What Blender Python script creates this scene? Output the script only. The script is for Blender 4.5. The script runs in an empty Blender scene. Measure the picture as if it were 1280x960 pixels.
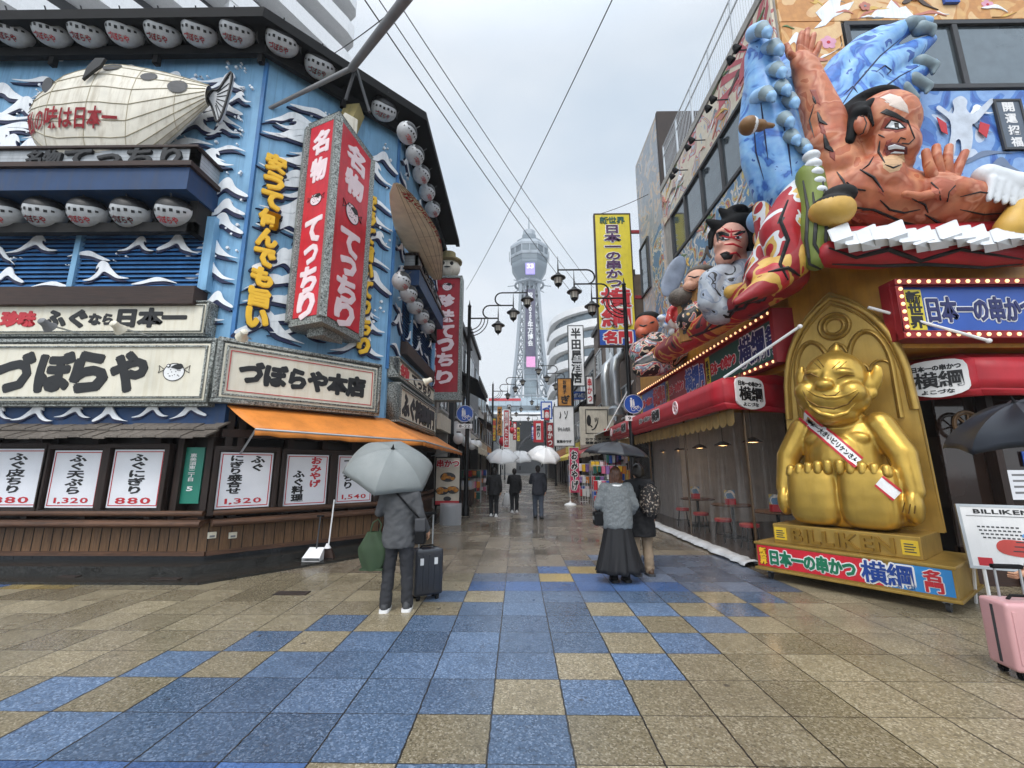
import bpy, bmesh, math, random
from math import sin, cos, pi, radians, sqrt, atan
from mathutils import Vector, Matrix, Euler, noise
from mathutils.geometry import tessellate_polygon
random.seed(7)
S = bpy.context.scene
COL = S.collection

# ------------------------------------------------------------------ camera
FPX, PITCH, YAW = 545.0, atan(105/545), radians(0.74)
CAM = Vector((0, 0, 1.6))
cd = bpy.data.cameras.new('camera'); cam = bpy.data.objects.new('camera', cd); COL.objects.link(cam)
cam.location = CAM; cam.rotation_euler = (pi/2 + PITCH, 0, YAW)
cd.sensor_width = 36; cd.lens = 36*FPX/1280; cd.clip_start = .05; cd.clip_end = 3000
S.camera = cam

# ------------------------------------------------------------------ sky, sun, exposure (overcast, rain)
SUN_EL, SUN_AZ = radians(52), radians(200)
W = bpy.data.worlds.new('World'); S.world = W; W.use_nodes = True
nt = W.node_tree; nt.nodes.clear()
o_ = nt.nodes.new('ShaderNodeOutputWorld'); bg = nt.nodes.new('ShaderNodeBackground'); bg.inputs[1].default_value = .1
sky = nt.nodes.new('ShaderNodeTexSky'); sky.sky_type = 'NISHITA'; sky.sun_disc = False
sky.sun_elevation = SUN_EL; sky.sun_rotation = SUN_AZ; sky.air_density = 1.5; sky.dust_density = 5
tc = nt.nodes.new('ShaderNodeTexCoord'); mp = nt.nodes.new('ShaderNodeMapping'); mp.inputs['Scale'].default_value = (1, 1, 2.4)
nz = nt.nodes.new('ShaderNodeTexNoise'); nz.inputs['Scale'].default_value = 1.7; nz.inputs['Detail'].default_value = 5; nz.inputs['Roughness'].default_value = .5
rp = nt.nodes.new('ShaderNodeValToRGB')
rp.color_ramp.elements[0].position = .36; rp.color_ramp.elements[0].color = (6.1, 7.1, 8.2, 1)
rp.color_ramp.elements[1].position = .62; rp.color_ramp.elements[1].color = (8.3, 8.8, 9.4, 1)
mx = nt.nodes.new('ShaderNodeMix'); mx.data_type = 'RGBA'; mx.inputs[0].default_value = .88
L = nt.links.new
L(tc.outputs['Generated'], mp.inputs[0]); L(mp.outputs[0], nz.inputs['Vector']); L(nz.outputs['Fac'], rp.inputs[0])
L(sky.outputs[0], mx.inputs[6]); L(rp.outputs[0], mx.inputs[7]); 
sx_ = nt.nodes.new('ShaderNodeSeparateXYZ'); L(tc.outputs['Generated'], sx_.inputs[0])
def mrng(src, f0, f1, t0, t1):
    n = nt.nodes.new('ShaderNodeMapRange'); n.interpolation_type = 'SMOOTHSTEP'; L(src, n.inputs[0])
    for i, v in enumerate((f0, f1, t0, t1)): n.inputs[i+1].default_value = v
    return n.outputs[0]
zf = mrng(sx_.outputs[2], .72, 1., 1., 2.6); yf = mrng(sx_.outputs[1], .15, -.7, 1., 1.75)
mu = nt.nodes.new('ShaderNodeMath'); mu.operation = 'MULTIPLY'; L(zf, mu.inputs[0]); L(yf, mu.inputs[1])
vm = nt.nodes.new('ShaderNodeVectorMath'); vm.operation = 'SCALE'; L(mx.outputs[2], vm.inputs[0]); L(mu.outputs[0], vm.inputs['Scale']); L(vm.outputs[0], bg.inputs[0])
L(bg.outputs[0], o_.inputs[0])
sl = bpy.data.lights.new('sun', 'SUN'); sl.energy = 1.3; sl.angle = radians(16); sl.color = (1, .97, .93)
so = bpy.data.objects.new('sun', sl); COL.objects.link(so)
so.rotation_euler = (pi/2 - SUN_EL, 0, pi - SUN_AZ)   # light comes from behind the camera
S.view_settings.view_transform = 'Standard'; S.view_settings.look = 'None'; S.view_settings.gamma = 1
S.view_settings.exposure = 0.16
S.view_settings.use_curve_mapping = False
S.cycles.max_bounces = 6; S.cycles.diffuse_bounces = 3; S.cycles.glossy_bounces = 3; S.cycles.transparent_max_bounces = 12
S.cycles.use_denoising = True

# ------------------------------------------------------------------ materials
MATS = {}
def lin(h):
    h = h.lstrip('#'); c = [int(h[i:i+2], 16)/255 for i in (0, 2, 4)]
    return tuple(x/12.92 if x <= .04045 else ((x+.055)/1.055)**2.4 for x in c)
def mat(name, col, rough=.55, metal=0., var=.12, scale=4., bump=0., bscale=60., streak=0., dirt=(.06, .05, .04), emit=None, estr=1., spec=.5, coat=0., lines=None, vscale=(1, 1, 1)):
    if name in MATS: return MATS[name]
    if isinstance(col, str): col = lin(col)
    m = bpy.data.materials.new(name); m.use_nodes = True; MATS[name] = m
    t = m.node_tree; b = t.nodes['Principled BSDF']; N = t.nodes.new; K = t.links.new
    b.inputs['Roughness'].default_value = rough; b.inputs['Metallic'].default_value = metal
    b.inputs['Specular IOR Level'].default_value = spec
    if coat: b.inputs['Coat Weight'].default_value = coat; b.inputs['Coat Roughness'].default_value = .08
    c = (*col[:3], 1); b.inputs['Base Color'].default_value = c
    tc = N('ShaderNodeTexCoord'); out = None
    vec = tc.outputs['Object']
    if var:
        mpn = N('ShaderNodeMapping'); mpn.inputs['Scale'].default_value = vscale; K(vec, mpn.inputs[0])
        n = N('ShaderNodeTexNoise'); n.inputs['Scale'].default_value = scale; n.inputs['Detail'].default_value = 5; K(mpn.outputs[0], n.inputs['Vector'])
        r = N('ShaderNodeValToRGB')
        r.color_ramp.elements[0].position = .3; r.color_ramp.elements[1].position = .7
        r.color_ramp.elements[0].color = (*[max(0, x*(1-var)) for x in c[:3]], 1); r.color_ramp.elements[1].color = (*[min(1, x*(1+var)) for x in c[:3]], 1)
        K(n.outputs['Fac'], r.inputs[0]); out = r.outputs[0]
    if lines:   # (axis, pitch, width, darkness): fine grooves painted or cut along one axis
        ax, pit, wd, dk = lines
        sp = N('ShaderNodeSeparateXYZ'); K(vec, sp.inputs[0])
        a = N('ShaderNodeMath'); a.operation = 'DIVIDE'; a.inputs[1].default_value = pit; K(sp.outputs[ax], a.inputs[0])
        f = N('ShaderNodeMath'); f.operation = 'FRACT'; K(a.outputs[0], f.inputs[0])
        l = N('ShaderNodeMath'); l.operation = 'LESS_THAN'; l.inputs[1].default_value = wd; K(f.outputs[0], l.inputs[0])
        g = N('ShaderNodeMath'); g.operation = 'MULTIPLY'; g.inputs[1].default_value = dk; K(l.outputs[0], g.inputs[0])
        x = N('ShaderNodeMix'); x.data_type = 'RGBA'; K(g.outputs[0], x.inputs[0])
        if out is not None: K(out, x.inputs[6])
        else: x.inputs[6].default_value = c
        x.inputs[7].default_value = (*[v*.25 for v in c[:3]], 1); out = x.outputs[2]
    if streak:
        ms = N('ShaderNodeMapping'); ms.inputs['Scale'].default_value = (7, 7, .55); K(vec, ms.inputs[0])
        n2 = N('ShaderNodeTexNoise'); n2.inputs['Scale'].default_value = 1.6; n2.inputs['Detail'].default_value = 6; n2.inputs['Roughness'].default_value = .65; K(ms.outputs[0], n2.inputs['Vector'])
        r2 = N('ShaderNodeMapRange'); r2.inputs[1].default_value = .48; r2.inputs[2].default_value = .75; r2.inputs[4].default_value = streak; K(n2.outputs['Fac'], r2.inputs[0])
        x = N('ShaderNodeMix'); x.data_type = 'RGBA'; K(r2.outputs[0], x.inputs[0])
        if out is not None: K(out, x.inputs[6])
        else: x.inputs[6].default_value = c
        x.inputs[7].default_value = (*dirt, 1); out = x.outputs[2]
    if out is not None: K(out, b.inputs['Base Color'])
    if bump:
        n3 = N('ShaderNodeTexNoise'); n3.inputs['Scale'].default_value = bscale; n3.inputs['Detail'].default_value = 4; K(vec, n3.inputs['Vector'])
        bp = N('ShaderNodeBump'); bp.inputs['Strength'].default_value = min(1, bump); bp.inputs['Distance'].default_value = .02; K(n3.outputs['Fac'], bp.inputs['Height']); K(bp.outputs[0], b.inputs['Normal'])
    if emit:
        b.inputs['Emission Color'].default_value = (*(lin(emit) if isinstance(emit, str) else emit), 1); b.inputs['Emission Strength'].default_value = estr
    return m
def wood(name, col, dark=.45, scale=3., rough=.6, axis=2):
    if name in MATS: return MATS[name]
    if isinstance(col, str): col = lin(col)
    m = bpy.data.materials.new(name); m.use_nodes = True; MATS[name] = m
    t = m.node_tree; b = t.nodes['Principled BSDF']; N = t.nodes.new; K = t.links.new
    tc = N('ShaderNodeTexCoord'); mpn = N('ShaderNodeMapping'); sc = [14, 14, 14]; sc[axis] = 1.1; mpn.inputs['Scale'].default_value = sc
    n = N('ShaderNodeTexNoise'); n.inputs['Scale'].default_value = scale; n.inputs['Detail'].default_value = 7; n.inputs['Roughness'].default_value = .62; n.inputs['Distortion'].default_value = .6
    r = N('ShaderNodeValToRGB'); r.color_ramp.elements[0].position = .3; r.color_ramp.elements[1].position = .72
    r.color_ramp.elements[0].color = (*[x*dark for x in col], 1); r.color_ramp.elements[1].color = (*[x*1.15 for x in col], 1)
    n2 = N('ShaderNodeTexNoise'); n2.inputs['Scale'].default_value = 1.3
    x = N('ShaderNodeMix'); x.data_type = 'RGBA'; x.blend_type = 'MULTIPLY'; x.inputs[0].default_value = .6
    r2 = N('ShaderNodeValToRGB'); r2.color_ramp.elements[0].position = .35; r2.color_ramp.elements[0].color = (.5, .47, .45, 1); r2.color_ramp.elements[1].position = .65
    K(tc.outputs['Object'], mpn.inputs[0]); K(mpn.outputs[0], n.inputs['Vector']); K(n.outputs['Fac'], r.inputs[0]); K(tc.outputs['Object'], n2.inputs['Vector']); K(n2.outputs['Fac'], r2.inputs[0])
    K(r.outputs[0], x.inputs[6]); K(r2.outputs[0], x.inputs[7]); K(x.outputs[2], b.inputs['Base Color'])
    bp = N('ShaderNodeBump'); bp.inputs['Strength'].default_value = .35; bp.inputs['Distance'].default_value = .01; K(n.outputs['Fac'], bp.inputs['Height']); K(bp.outputs[0], b.inputs['Normal'])
    b.inputs['Roughness'].default_value = rough
    return m
def glassy(name, col, alpha, rough=.1, streak=False):
    if name in MATS: return MATS[name]
    m = bpy.data.materials.new(name); m.use_nodes = True; MATS[name] = m
    t = m.node_tree; b = t.nodes['Principled BSDF']; N = t.nodes.new; K = t.links.new
    b.inputs['Base Color'].default_value = (*col, 1); b.inputs['Roughness'].default_value = rough
    tr = N('ShaderNodeBsdfTransparent'); x = N('ShaderNodeMixShader'); x.inputs[0].default_value = alpha
    K(tr.outputs[0], x.inputs[1]); K(b.outputs[0], x.inputs[2]); K(x.outputs[0], t.nodes['Material Output'].inputs[0])
    if streak:
        tc = N('ShaderNodeTexCoord'); mpn = N('ShaderNodeMapping'); mpn.inputs['Scale'].default_value = (9, 9, .35)
        n = N('ShaderNodeTexNoise'); n.inputs['Scale'].default_value = 2; n.inputs['Detail'].default_value = 5
        mr = N('ShaderNodeMapRange'); mr.inputs[1].default_value = .42; mr.inputs[2].default_value = .78; mr.inputs[3].default_value = alpha*.45; mr.inputs[4].default_value = min(1, alpha*3.2)
        K(tc.outputs['Object'], mpn.inputs[0]); K(mpn.outputs[0], n.inputs['Vector']); K(n.outputs['Fac'], mr.inputs[0]); K(mr.outputs[0], x.inputs[0])
    return m

def hairmat(name, col):
    m = mat(name, col, .38, var=.75, scale=5, vscale=(22, 22, 1.5), bump=.3, bscale=30); return m
# ------------------------------------------------------------------ object helpers
def tag(o, label=None, cat=None, group=None, kind=None):
    if label: o['label'] = label
    if cat: o['category'] = cat
    if group: o['group'] = group
    if kind: o['kind'] = kind
    return o
def thing(name, label, cat, loc=(0, 0, 0), rz=0., group=None):
    o = bpy.data.objects.new(name, None); COL.objects.link(o); o.empty_display_size = .1
    o.location = loc; o.rotation_euler = (0, 0, rz)
    return tag(o, label, cat, group)
def dup(root, loc=None, rz=None, label=None, parent=None, scale=None):
    c = root.copy(); COL.objects.link(c)
    if parent is not None: c.parent = parent
    if loc is not None: c.location = loc
    if rz is not None: c.rotation_euler = (0, 0, rz)
    if scale is not None: c.scale = (scale,)*3
    if label: c['label'] = label
    for ch in list(root.children): dup(ch, parent=c)
    return c
class MB:
    def __init__(s): s.v = []; s.f = []; s.m = []; s.X = None
    def add(s, vs, fs, m=0):
        o = len(s.v)
        if s.X is not None: vs = [s.X @ Vector(v) for v in vs]
        s.v += [tuple(v) for v in vs]; s.f += [tuple(i+o for i in f) for f in fs]; s.m += [m]*len(fs); return s
    def box(s, x0, x1, y0, y1, z0, z1, m=0):
        v = [(x, y, z) for x in (x0, x1) for y in (y0, y1) for z in (z0, z1)]
        return s.add(v, [(0, 1, 3, 2), (4, 6, 7, 5), (0, 4, 5, 1), (2, 3, 7, 6), (0, 2, 6, 4), (1, 5, 7, 3)], m)
    def beam(s, p, q, w, d, m=0, up=(0, 0, 1)):
        p, q = Vector(p), Vector(q); t = (q-p).normalized(); u = Vector(up)
        if abs(t.dot(u)) > .98: u = Vector((0, 1, 0))
        a = t.cross(u).normalized()*w/2; b = t.cross(a).normalized()*d/2
        v = [e+sa*a+sb*b for e in (p, q) for sa, sb in ((-1, -1), (1, -1), (1, 1), (-1, 1))]
        return s.add(v, [(3, 2, 1, 0), (4, 5, 6, 7)]+[(i, (i+1) % 4, (i+1) % 4+4, i+4) for i in range(4)], m)
    def cyl(s, p, q, r, r2=None, n=12, m=0):
        return s.tube([p, q], [r, r if r2 is None else r2], n, m)
    def tube(s, pts, r, n=8, m=0, cap=True):
        pts = [Vector(p) for p in pts]; k = len(pts)
        rs = r if isinstance(r, (list, tuple)) else [r]*k
        vs = []; a = None
        for i, p in enumerate(pts):
            t = (pts[min(i+1, k-1)]-pts[max(i-1, 0)]).normalized()
            if a is None:
                u = Vector((0, 0, 1)) if abs(t.z) < .9 else Vector((1, 0, 0)); a = t.cross(u).normalized()
            else:
                a = (a - t*a.dot(t)); a = a.normalized() if a.length > 1e-6 else t.orthogonal().normalized()
            b = t.cross(a)
            vs += [p+rs[i]*(cos(2*pi*j/n)*a+sin(2*pi*j/n)*b) for j in range(n)]
        fs = [(i*n+j, i*n+(j+1) % n, (i+1)*n+(j+1) % n, (i+1)*n+j) for i in range(k-1) for j in range(n)]
        if cap: fs += [tuple(range(n))[::-1], tuple(range((k-1)*n, k*n))]
        return s.add(vs, fs, m)
    def lathe(s, prof, c=(0, 0, 0), n=24, m=0, X=None):
        c = Vector(c); vs = []
        for r, z in prof:
            for j in range(n):
                p = Vector((r*cos(2*pi*j/n), r*sin(2*pi*j/n), z)); vs.append(c+(X @ p if X else p))
        k = len(prof); fs = [(i*n+j, i*n+(j+1) % n, (i+1)*n+(j+1) % n, (i+1)*n+j) for i in range(k-1) for j in range(n)]
        fs += [tuple(range(n))[::-1], tuple(range((k-1)*n, k*n))]
        return s.add(vs, fs, m)
    def ell(s, c, r, n=16, k=10, m=0, R=None):
        c = Vector(c); r = (r,)*3 if not isinstance(r, (tuple, list)) else r
        vs = []; 
        for i in range(1, k):
            a = pi*i/k
            for j in range(n):
                b = 2*pi*j/n; p = Vector((r[0]*sin(a)*cos(b), r[1]*sin(a)*sin(b), r[2]*cos(a))); vs.append(c+(R @ p if R else p))
        for zz in (1, -1):
            p = Vector((0, 0, r[2]*zz)); vs.append(c+(R @ p if R else p))
        T, B = (k-1)*n, (k-1)*n+1
        fs = [(i*n+j, (i+1)*n+j, (i+1)*n+(j+1) % n, i*n+(j+1) % n) for i in range(k-2) for j in range(n)]
        fs += [(T, j, (j+1) % n) for j in range(n)] + [(B, (k-2)*n+(j+1) % n, (k-2)*n+j) for j in range(n)]
        return s.add(vs, fs, m)
    def cap(s, p, q, r1, r2=None, n=12, m=0):      # capsule with tapering radius
        r2 = r1 if r2 is None else r2; p, q = Vector(p), Vector(q); t = (q-p)
        if t.length < 1e-5: return s.ell(p, r1, n, 8, m)
        t.normalize(); pts = []; rs = []
        for i in range(5):
            a = pi/2*(1-i/4) if i else pi/2*.97
            pts.append(p-t*r1*sin(a)); rs.append(max(r1*cos(a), r1*.04))
        for i in range(5):
            a = pi/2*i/4 if i < 4 else pi/2*.97
            pts.append(q+t*r2*sin(a)); rs.append(max(r2*cos(a), r2*.04))
        return s.tube(pts, rs, n, m)
    def loft(s, rings, n=24, m=0):     # rings of (cx, cy, z, rx, ry)
        vs = [(cx+rx*cos(2*pi*j/n), cy+ry*sin(2*pi*j/n), z) for cx, cy, z, rx, ry in rings for j in range(n)]; k = len(rings)
        return s.add(vs, [(i*n+j, i*n+(j+1) % n, (i+1)*n+(j+1) % n, (i+1)*n+j) for i in range(k-1) for j in range(n)]+[tuple(range(n))[::-1], tuple(range((k-1)*n, k*n))], m)
    def poly(s, pts, y0, y1, m=0, side=None):      # outline in (x, z), from y0 (front) to y1 (back)
        tri = tessellate_polygon([[Vector((x, z, 0)) for x, z in pts]]); n = len(pts)
        vs = [(x, y0, z) for x, z in pts]+[(x, y1, z) for x, z in pts]
        s.add(vs, [tuple(t) for t in tri]+[tuple(i+n for i in t[::-1]) for t in tri], m)
        o = len(s.v)-2*n
        s.f += [(o+i, o+(i+1) % n, o+n+(i+1) % n, o+n+i) for i in range(n)]; s.m += [m if side is None else side]*n
        return s
    def prism(s, pts, z0, z1, m=0):                # footprint in (x, y)
        tri = tessellate_polygon([[Vector((x, y, 0)) for x, y in pts]]); n = len(pts)
        vs = [(x, y, z0) for x, y in pts]+[(x, y, z1) for x, y in pts]
        return s.add(vs, [tuple(t) for t in tri]+[tuple(i+n for i in t[::-1]) for t in tri]+[(i, (i+1) % n, n+(i+1) % n, n+i) for i in range(n)], m)
    def grid(s, fn, nu, nv, m=0):
        vs = [fn(i/nu, j/nv) for j in range(nv+1) for i in range(nu+1)]
        return s.add(vs, [(j*(nu+1)+i, j*(nu+1)+i+1, (j+1)*(nu+1)+i+1, (j+1)*(nu+1)+i) for j in range(nv) for i in range(nu)], m)
    def build(s, name, mats, parent=None, smooth=0, bevel=0, seg=2, recalc=True):
        me = bpy.data.meshes.new(name); me.from_pydata(s.v, [], s.f)
        mats = mats if isinstance(mats, (list, tuple)) else [mats]
        for k in mats: me.materials.append(k)
        me.polygons.foreach_set('material_index', s.m)
        if recalc or bevel:
            b = bmesh.new(); b.from_mesh(me)
            if bevel:
                bmesh.ops.remove_doubles(b, verts=b.verts, dist=1e-6)
                bmesh.ops.bevel(b, geom=[e for e in b.edges if e.is_manifold and e.calc_face_angle(0) > .6], offset=bevel, segments=seg, affect='EDGES', profile=.6, clamp_overlap=True)
            bmesh.ops.recalc_face_normals(b, faces=b.faces); b.to_mesh(me); b.free()
        if smooth:
            me.polygons.foreach_set('use_smooth', [True]*len(me.polygons)); me.set_sharp_from_angle(angle=radians(smooth))
        o = bpy.data.objects.new(name, me); COL.objects.link(o)
        if parent is not None: o.parent = parent
        return o
def blob(mb, name, mats, parent=None, voxel=.03, it=4, fac=.5, pick=None, extra=None, fold=0.):
    """melt overlapping volumes into one continuous skin; pick(co, normal) chooses a material slot per face"""
    me = bpy.data.meshes.new('tmp'); me.from_pydata(mb.v, [], mb.f)
    b = bmesh.new(); b.from_mesh(me); bmesh.ops.recalc_face_normals(b, faces=b.faces); b.to_mesh(me); b.free()
    t = bpy.data.objects.new('tmp', me); COL.objects.link(t)
    r = t.modifiers.new('r', 'REMESH'); r.mode = 'VOXEL'; r.voxel_size = voxel
    if it: q = t.modifiers.new('s', 'SMOOTH'); q.factor = fac; q.iterations = it
    dg = bpy.context.evaluated_depsgraph_get(); dg.update()
    m2 = bpy.data.meshes.new_from_object(t.evaluated_get(dg)); bpy.data.objects.remove(t); bpy.data.meshes.remove(me)
    m2.name = name; m2.materials.clear()
    for k in (mats if isinstance(mats, (list, tuple)) else [mats]): m2.materials.append(k)
    if fold:
        for v, nn in [(v, v.normal.copy()) for v in m2.vertices]:
            q = v.co; k = noise.noise((q.x*7+q.z*5, q.y*7-q.z*3, q.z*9))+.6*noise.noise((q.x*16-q.z*14, q.y*16, q.z*20+5)); k = 1-abs(k)*2.2
            v.co = q+nn*fold*k
    n = len(m2.polygons)
    if extra is not None:      # small pieces rooted in the skin (fingers, toes): same mesh
        b = bmesh.new(); b.from_mesh(m2); tm = bpy.data.meshes.new('x'); tm.from_pydata(extra.v, [], extra.f)
        tm.polygons.foreach_set('material_index', extra.m); b.from_mesh(tm); b.to_mesh(m2); b.free(); bpy.data.meshes.remove(tm)
    m2.polygons.foreach_set('use_smooth', [True]*len(m2.polygons))
    if pick:
        for p in m2.polygons:
            if p.index < n: p.material_index = pick(p.center, p.normal)
    o = bpy.data.objects.new(name, m2); COL.objects.link(o)
    if parent is not None: o.parent = parent
    return o
# pixel of the photograph -> ray, so that things can be measured onto real planes
_f = Vector((-sin(YAW)*cos(PITCH), cos(YAW)*cos(PITCH), sin(PITCH))); _r = Vector((cos(YAW), sin(YAW), 0)); _u = _r.cross(_f)
def ray(px, py): return _f + _r*((px-640)/FPX) + _u*((480-py)/FPX)
def P(px, py, Y):                     # point at forward distance Y
    d = ray(px, py); return CAM + d*(Y/d.y)
def PR(px, py, Y, rp):                # point and the size of rp pixels there
    d = ray(px, py); t = Y/d.y; return CAM+d*t, rp*t/FPX
def G(px, py):
    d = ray(px, py); return CAM + d*(-CAM.z/d.z)
class Fr:                             # a vertical plane: u to the viewer's right, y into the wall, v up
    def __init__(s, O, rz): s.O = Vector((O[0], O[1], 0)); s.rz = rz; s.U = Vector((cos(rz), sin(rz), 0)); s.N = Vector((sin(rz), -cos(rz), 0))
    def w(s, u, y, v): return s.O + s.U*u - s.N*y + Vector((0, 0, v))
    def uv(s, px, py, off=0.):
        d = ray(px, py); t = (s.O+s.N*off-CAM).dot(s.N)/d.dot(s.N); p = CAM+d*t
        return (p-s.O).dot(s.U), p.z
    def rect(s, x0, y0, x1, y1, off=0.):
        a = s.uv(x0, y0, off); b = s.uv(x1, y1, off)
        return min(a[0], b[0]), max(a[0], b[0]), min(a[1], b[1]), max(a[1], b[1])
    def mx(s): return Matrix.Translation(s.O) @ Matrix.Rotation(s.rz, 4, 'Z')
from mathutils.bvhtree import BVHTree
class Skin:                           # find points on a modelled surface along sight lines, to lay lines and patches of paint on it
    def __init__(s, *objs):
        vs = []; fs = []
        for o in objs:
            M = o.matrix_basis if o.parent is None else (Matrix.LocRotScale(o.parent.location, o.parent.rotation_euler, o.parent.scale) @ o.matrix_basis)
            k = len(vs); vs += [M @ v.co for v in o.data.vertices]; fs += [tuple(i+k for i in p.vertices) for p in o.data.polygons]
        s.t = BVHTree.FromPolygons(vs, fs); s.inv = None
    def at(s, px, py, lift=.0):
        d = ray(px, py).normalized(); h = s.t.ray_cast(CAM, d)
        if h[0] is None: h = s.t.find_nearest(CAM+d*9); 
        n = h[1] if h[1].dot(d) < 0 else -h[1]
        return h[0]+n*lift
    def line(s, mb, pts, r, m=0, lift=.004, n=5, close=False, sub=3):
        q = []
        for (a, b), (c, d) in zip(pts, pts[1:]+([pts[0]] if close else [])):
            for k in range(sub): q.append(s.at(a+(c-a)*k/sub, b+(d-b)*k/sub, lift))
        if not close: q.append(s.at(*pts[-1], lift))
        q = [p for i, p in enumerate(q) if i == 0 or (p-q[i-1]).length > 1e-4]
        rr = r if not isinstance(r, tuple) else [r[0]+(r[1]-r[0])*sin(pi*i/(len(q)-1)) for i in range(len(q))]
        mb.tube(q, rr, n, m)
    def patch(s, mb, pts, m=0, lift=.006):
        pts = [(a+(c-a)*k/2, b+(d-b)*k/2) for (a, b), (c, d) in zip(pts, pts[1:]+pts[:1]) for k in range(2)]
        n = len(pts); cx = sum(p[0] for p in pts)/n; cy = sum(p[1] for p in pts)/n
        vs = [s.at(cx, cy, lift)]; R = 4
        for k in range(1, R+1): vs += [s.at(cx+(x-cx)*k/R, cy+(y-cy)*k/R, lift*(1 if k < R else .4)) for x, y in pts]
        fs = [(0, 1+i, 1+(i+1) % n) for i in range(n)]+[(1+k*n+i, 1+k*n+(i+1) % n, 1+(k+1)*n+(i+1) % n, 1+(k+1)*n+i) for k in range(R-1) for i in range(n)]
        mb.add(vs, fs, m)
def at0(o, T):                        # part built in world coordinates under an unrotated or rotated thing
    o.parent = T; o.matrix_basis = Matrix.LocRotScale(T.location, T.rotation_euler, T.scale).inverted() @ o.matrix_basis; return o
# ------------------------------------------------------------------ lettering (real outlines of the characters, cut in relief)
_G = {}
def glyph(ch, bold):
    k = (ch, round(bold, 3))
    if k not in _G:
        c = bpy.data.curves.new('g', 'FONT'); c.body = ch; c.size = 1; c.offset = bold; c.resolution_u = 2; c.extrude = .5
        o = bpy.data.objects.new('g', c); me = bpy.data.meshes.new_from_object(o)
        _G[k] = ([v.co.copy() for v in me.vertices], [tuple(p.vertices) for p in me.polygons])
        bpy.data.objects.remove(o); bpy.data.curves.remove(c); bpy.data.meshes.remove(me)
    return _G[k]
def text_mb(body, w, h, bold=.03, vertical=False, t=.012, mb=None, cx=0., cz=0., y=0., m=0, fn=None, pitch=None, skew=0., ref=None):
    """letters fitted into w x h around (cx, cz); front face at y - t"""
    mb = mb or MB(); lay = []
    def layout(bd):
        out = []; pen = 0.
        for ch in body:
            if ch == ' ': pen += .4; continue
            vs, fs = glyph(ch, bd)
            if not vs: continue
            if vertical: mxx = (min(v.x for v in vs)+max(v.x for v in vs))/2; out.append((vs, fs, -(mxx if ord(ch) < 256 else .5), -pen)); pen += pitch or (1.0 if ord(ch) > 255 else .85)
            else:
                x0 = min(v.x for v in vs); x1 = max(v.x for v in vs)
                full = ord(ch) > 255
                out.append((vs, fs, pen if full else pen - x0 + .05, 0)); pen += (pitch or .98) if full else (x1-x0+.1)
        return out
    b0 = min(bold, .018); base = layout(b0)
    xs = [v.x+dx for vs, fs, dx, dz in base for v in vs]; zs = [v.y+dz for vs, fs, dx, dz in base for v in vs]
    if not xs: return mb
    x0, x1, z0, z1 = min(xs), max(xs), min(zs), max(zs)
    sx = w/(x1-x0) if w else h/(z1-z0); sz = h/(z1-z0) if h else sx
    ex = bold-b0; sh = [(0, 0)]
    if ex > .004: sh += [(ex*cos(k*pi/4+.2), ex*sin(k*pi/4+.2)) for k in range(8)]
    if ex > .06: sh += [(ex*.5*cos(k*pi/3), ex*.5*sin(k*pi/3)) for k in range(6)]
    for k, (ox, oz) in enumerate(sh):
        tt = t*(1-.02*k)
        for vs, fs, dx, dz in base:
            pts = []
            for v in vs:
                X = (v.x+dx-(x0+x1)/2)*sx + ox*min(sx, sz); Z = (v.y+dz-(z0+z1)/2)*sz + oz*min(sx, sz)
                p = (cx+X, y-(v.z+.5)*tt, cz+Z+skew*X)
                pts.append(fn(p) if fn else p)
            mb.add(pts, fs, m)
    return mb
def txt(T, body, cx, cz, w, h, m, y=0., bold=.03, vertical=False, t=.012, outline=None, ob=.05, name='lettering', pitch=None, skew=0.):
    if outline is not None:
        text_mb(body, w, h, bold+ob, vertical, t*.5, cx=cx, cz=cz, y=y, pitch=pitch, skew=skew, ref=bold).build('lettering_outline', outline, T, recalc=False)
        y -= t*.5+.002
    return text_mb(body, w, h, bold, vertical, t, cx=cx, cz=cz, y=y, pitch=pitch, skew=skew).build(name, m, T, recalc=False)
def frame_mb(w, z0, z1, d, f, mb=None, m=0, y0=0.):
    mb = mb or MB(); x = w/2
    mb.box(-x, x, y0-d, y0, z1-f, z1, m); mb.box(-x, x, y0-d, y0, z0, z0+f, m)
    mb.box(-x, -x+f, y0-d, y0, z0+f, z1-f, m); mb.box(x-f, x, y0-d, y0, z0+f, z1-f, m); return mb
def board(F, r, label, cat, name='signboard', d=.12, f=.05, panel=None, fm=None, off=0., group=None, bevel=.006, body=None):
    """a framed board on plane F; r = (u0, u1, v0, v1); returns the thing, its width and height (origin: bottom centre, on the wall)"""
    u0, u1, v0, v1 = r; w, h = u1-u0, v1-v0
    T = thing(name, label, cat, F.w((u0+u1)/2, -off, v0), F.rz, group)
    MB().box(-w/2+f*.6, w/2-f*.6, -d+.02, 0, f*.6, h-f*.6).build('panel', panel, T)
    if f:
        m_ = frame_mb(w, 0, h, d, f*.42); k = f*.42+.004
        i_ = frame_mb(w-2*k, k, h-k, d-.035, f*.34); m_.add(i_.v, i_.f); k2 = k+f*.34+.004
        i_ = frame_mb(w-2*k2, k2, h-k2, d-.012, f-k2, y0=-.02); m_.add(i_.v, i_.f)
        m_.build('frame', fm, T, bevel=bevel, smooth=35)
    return T, w, h
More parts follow.
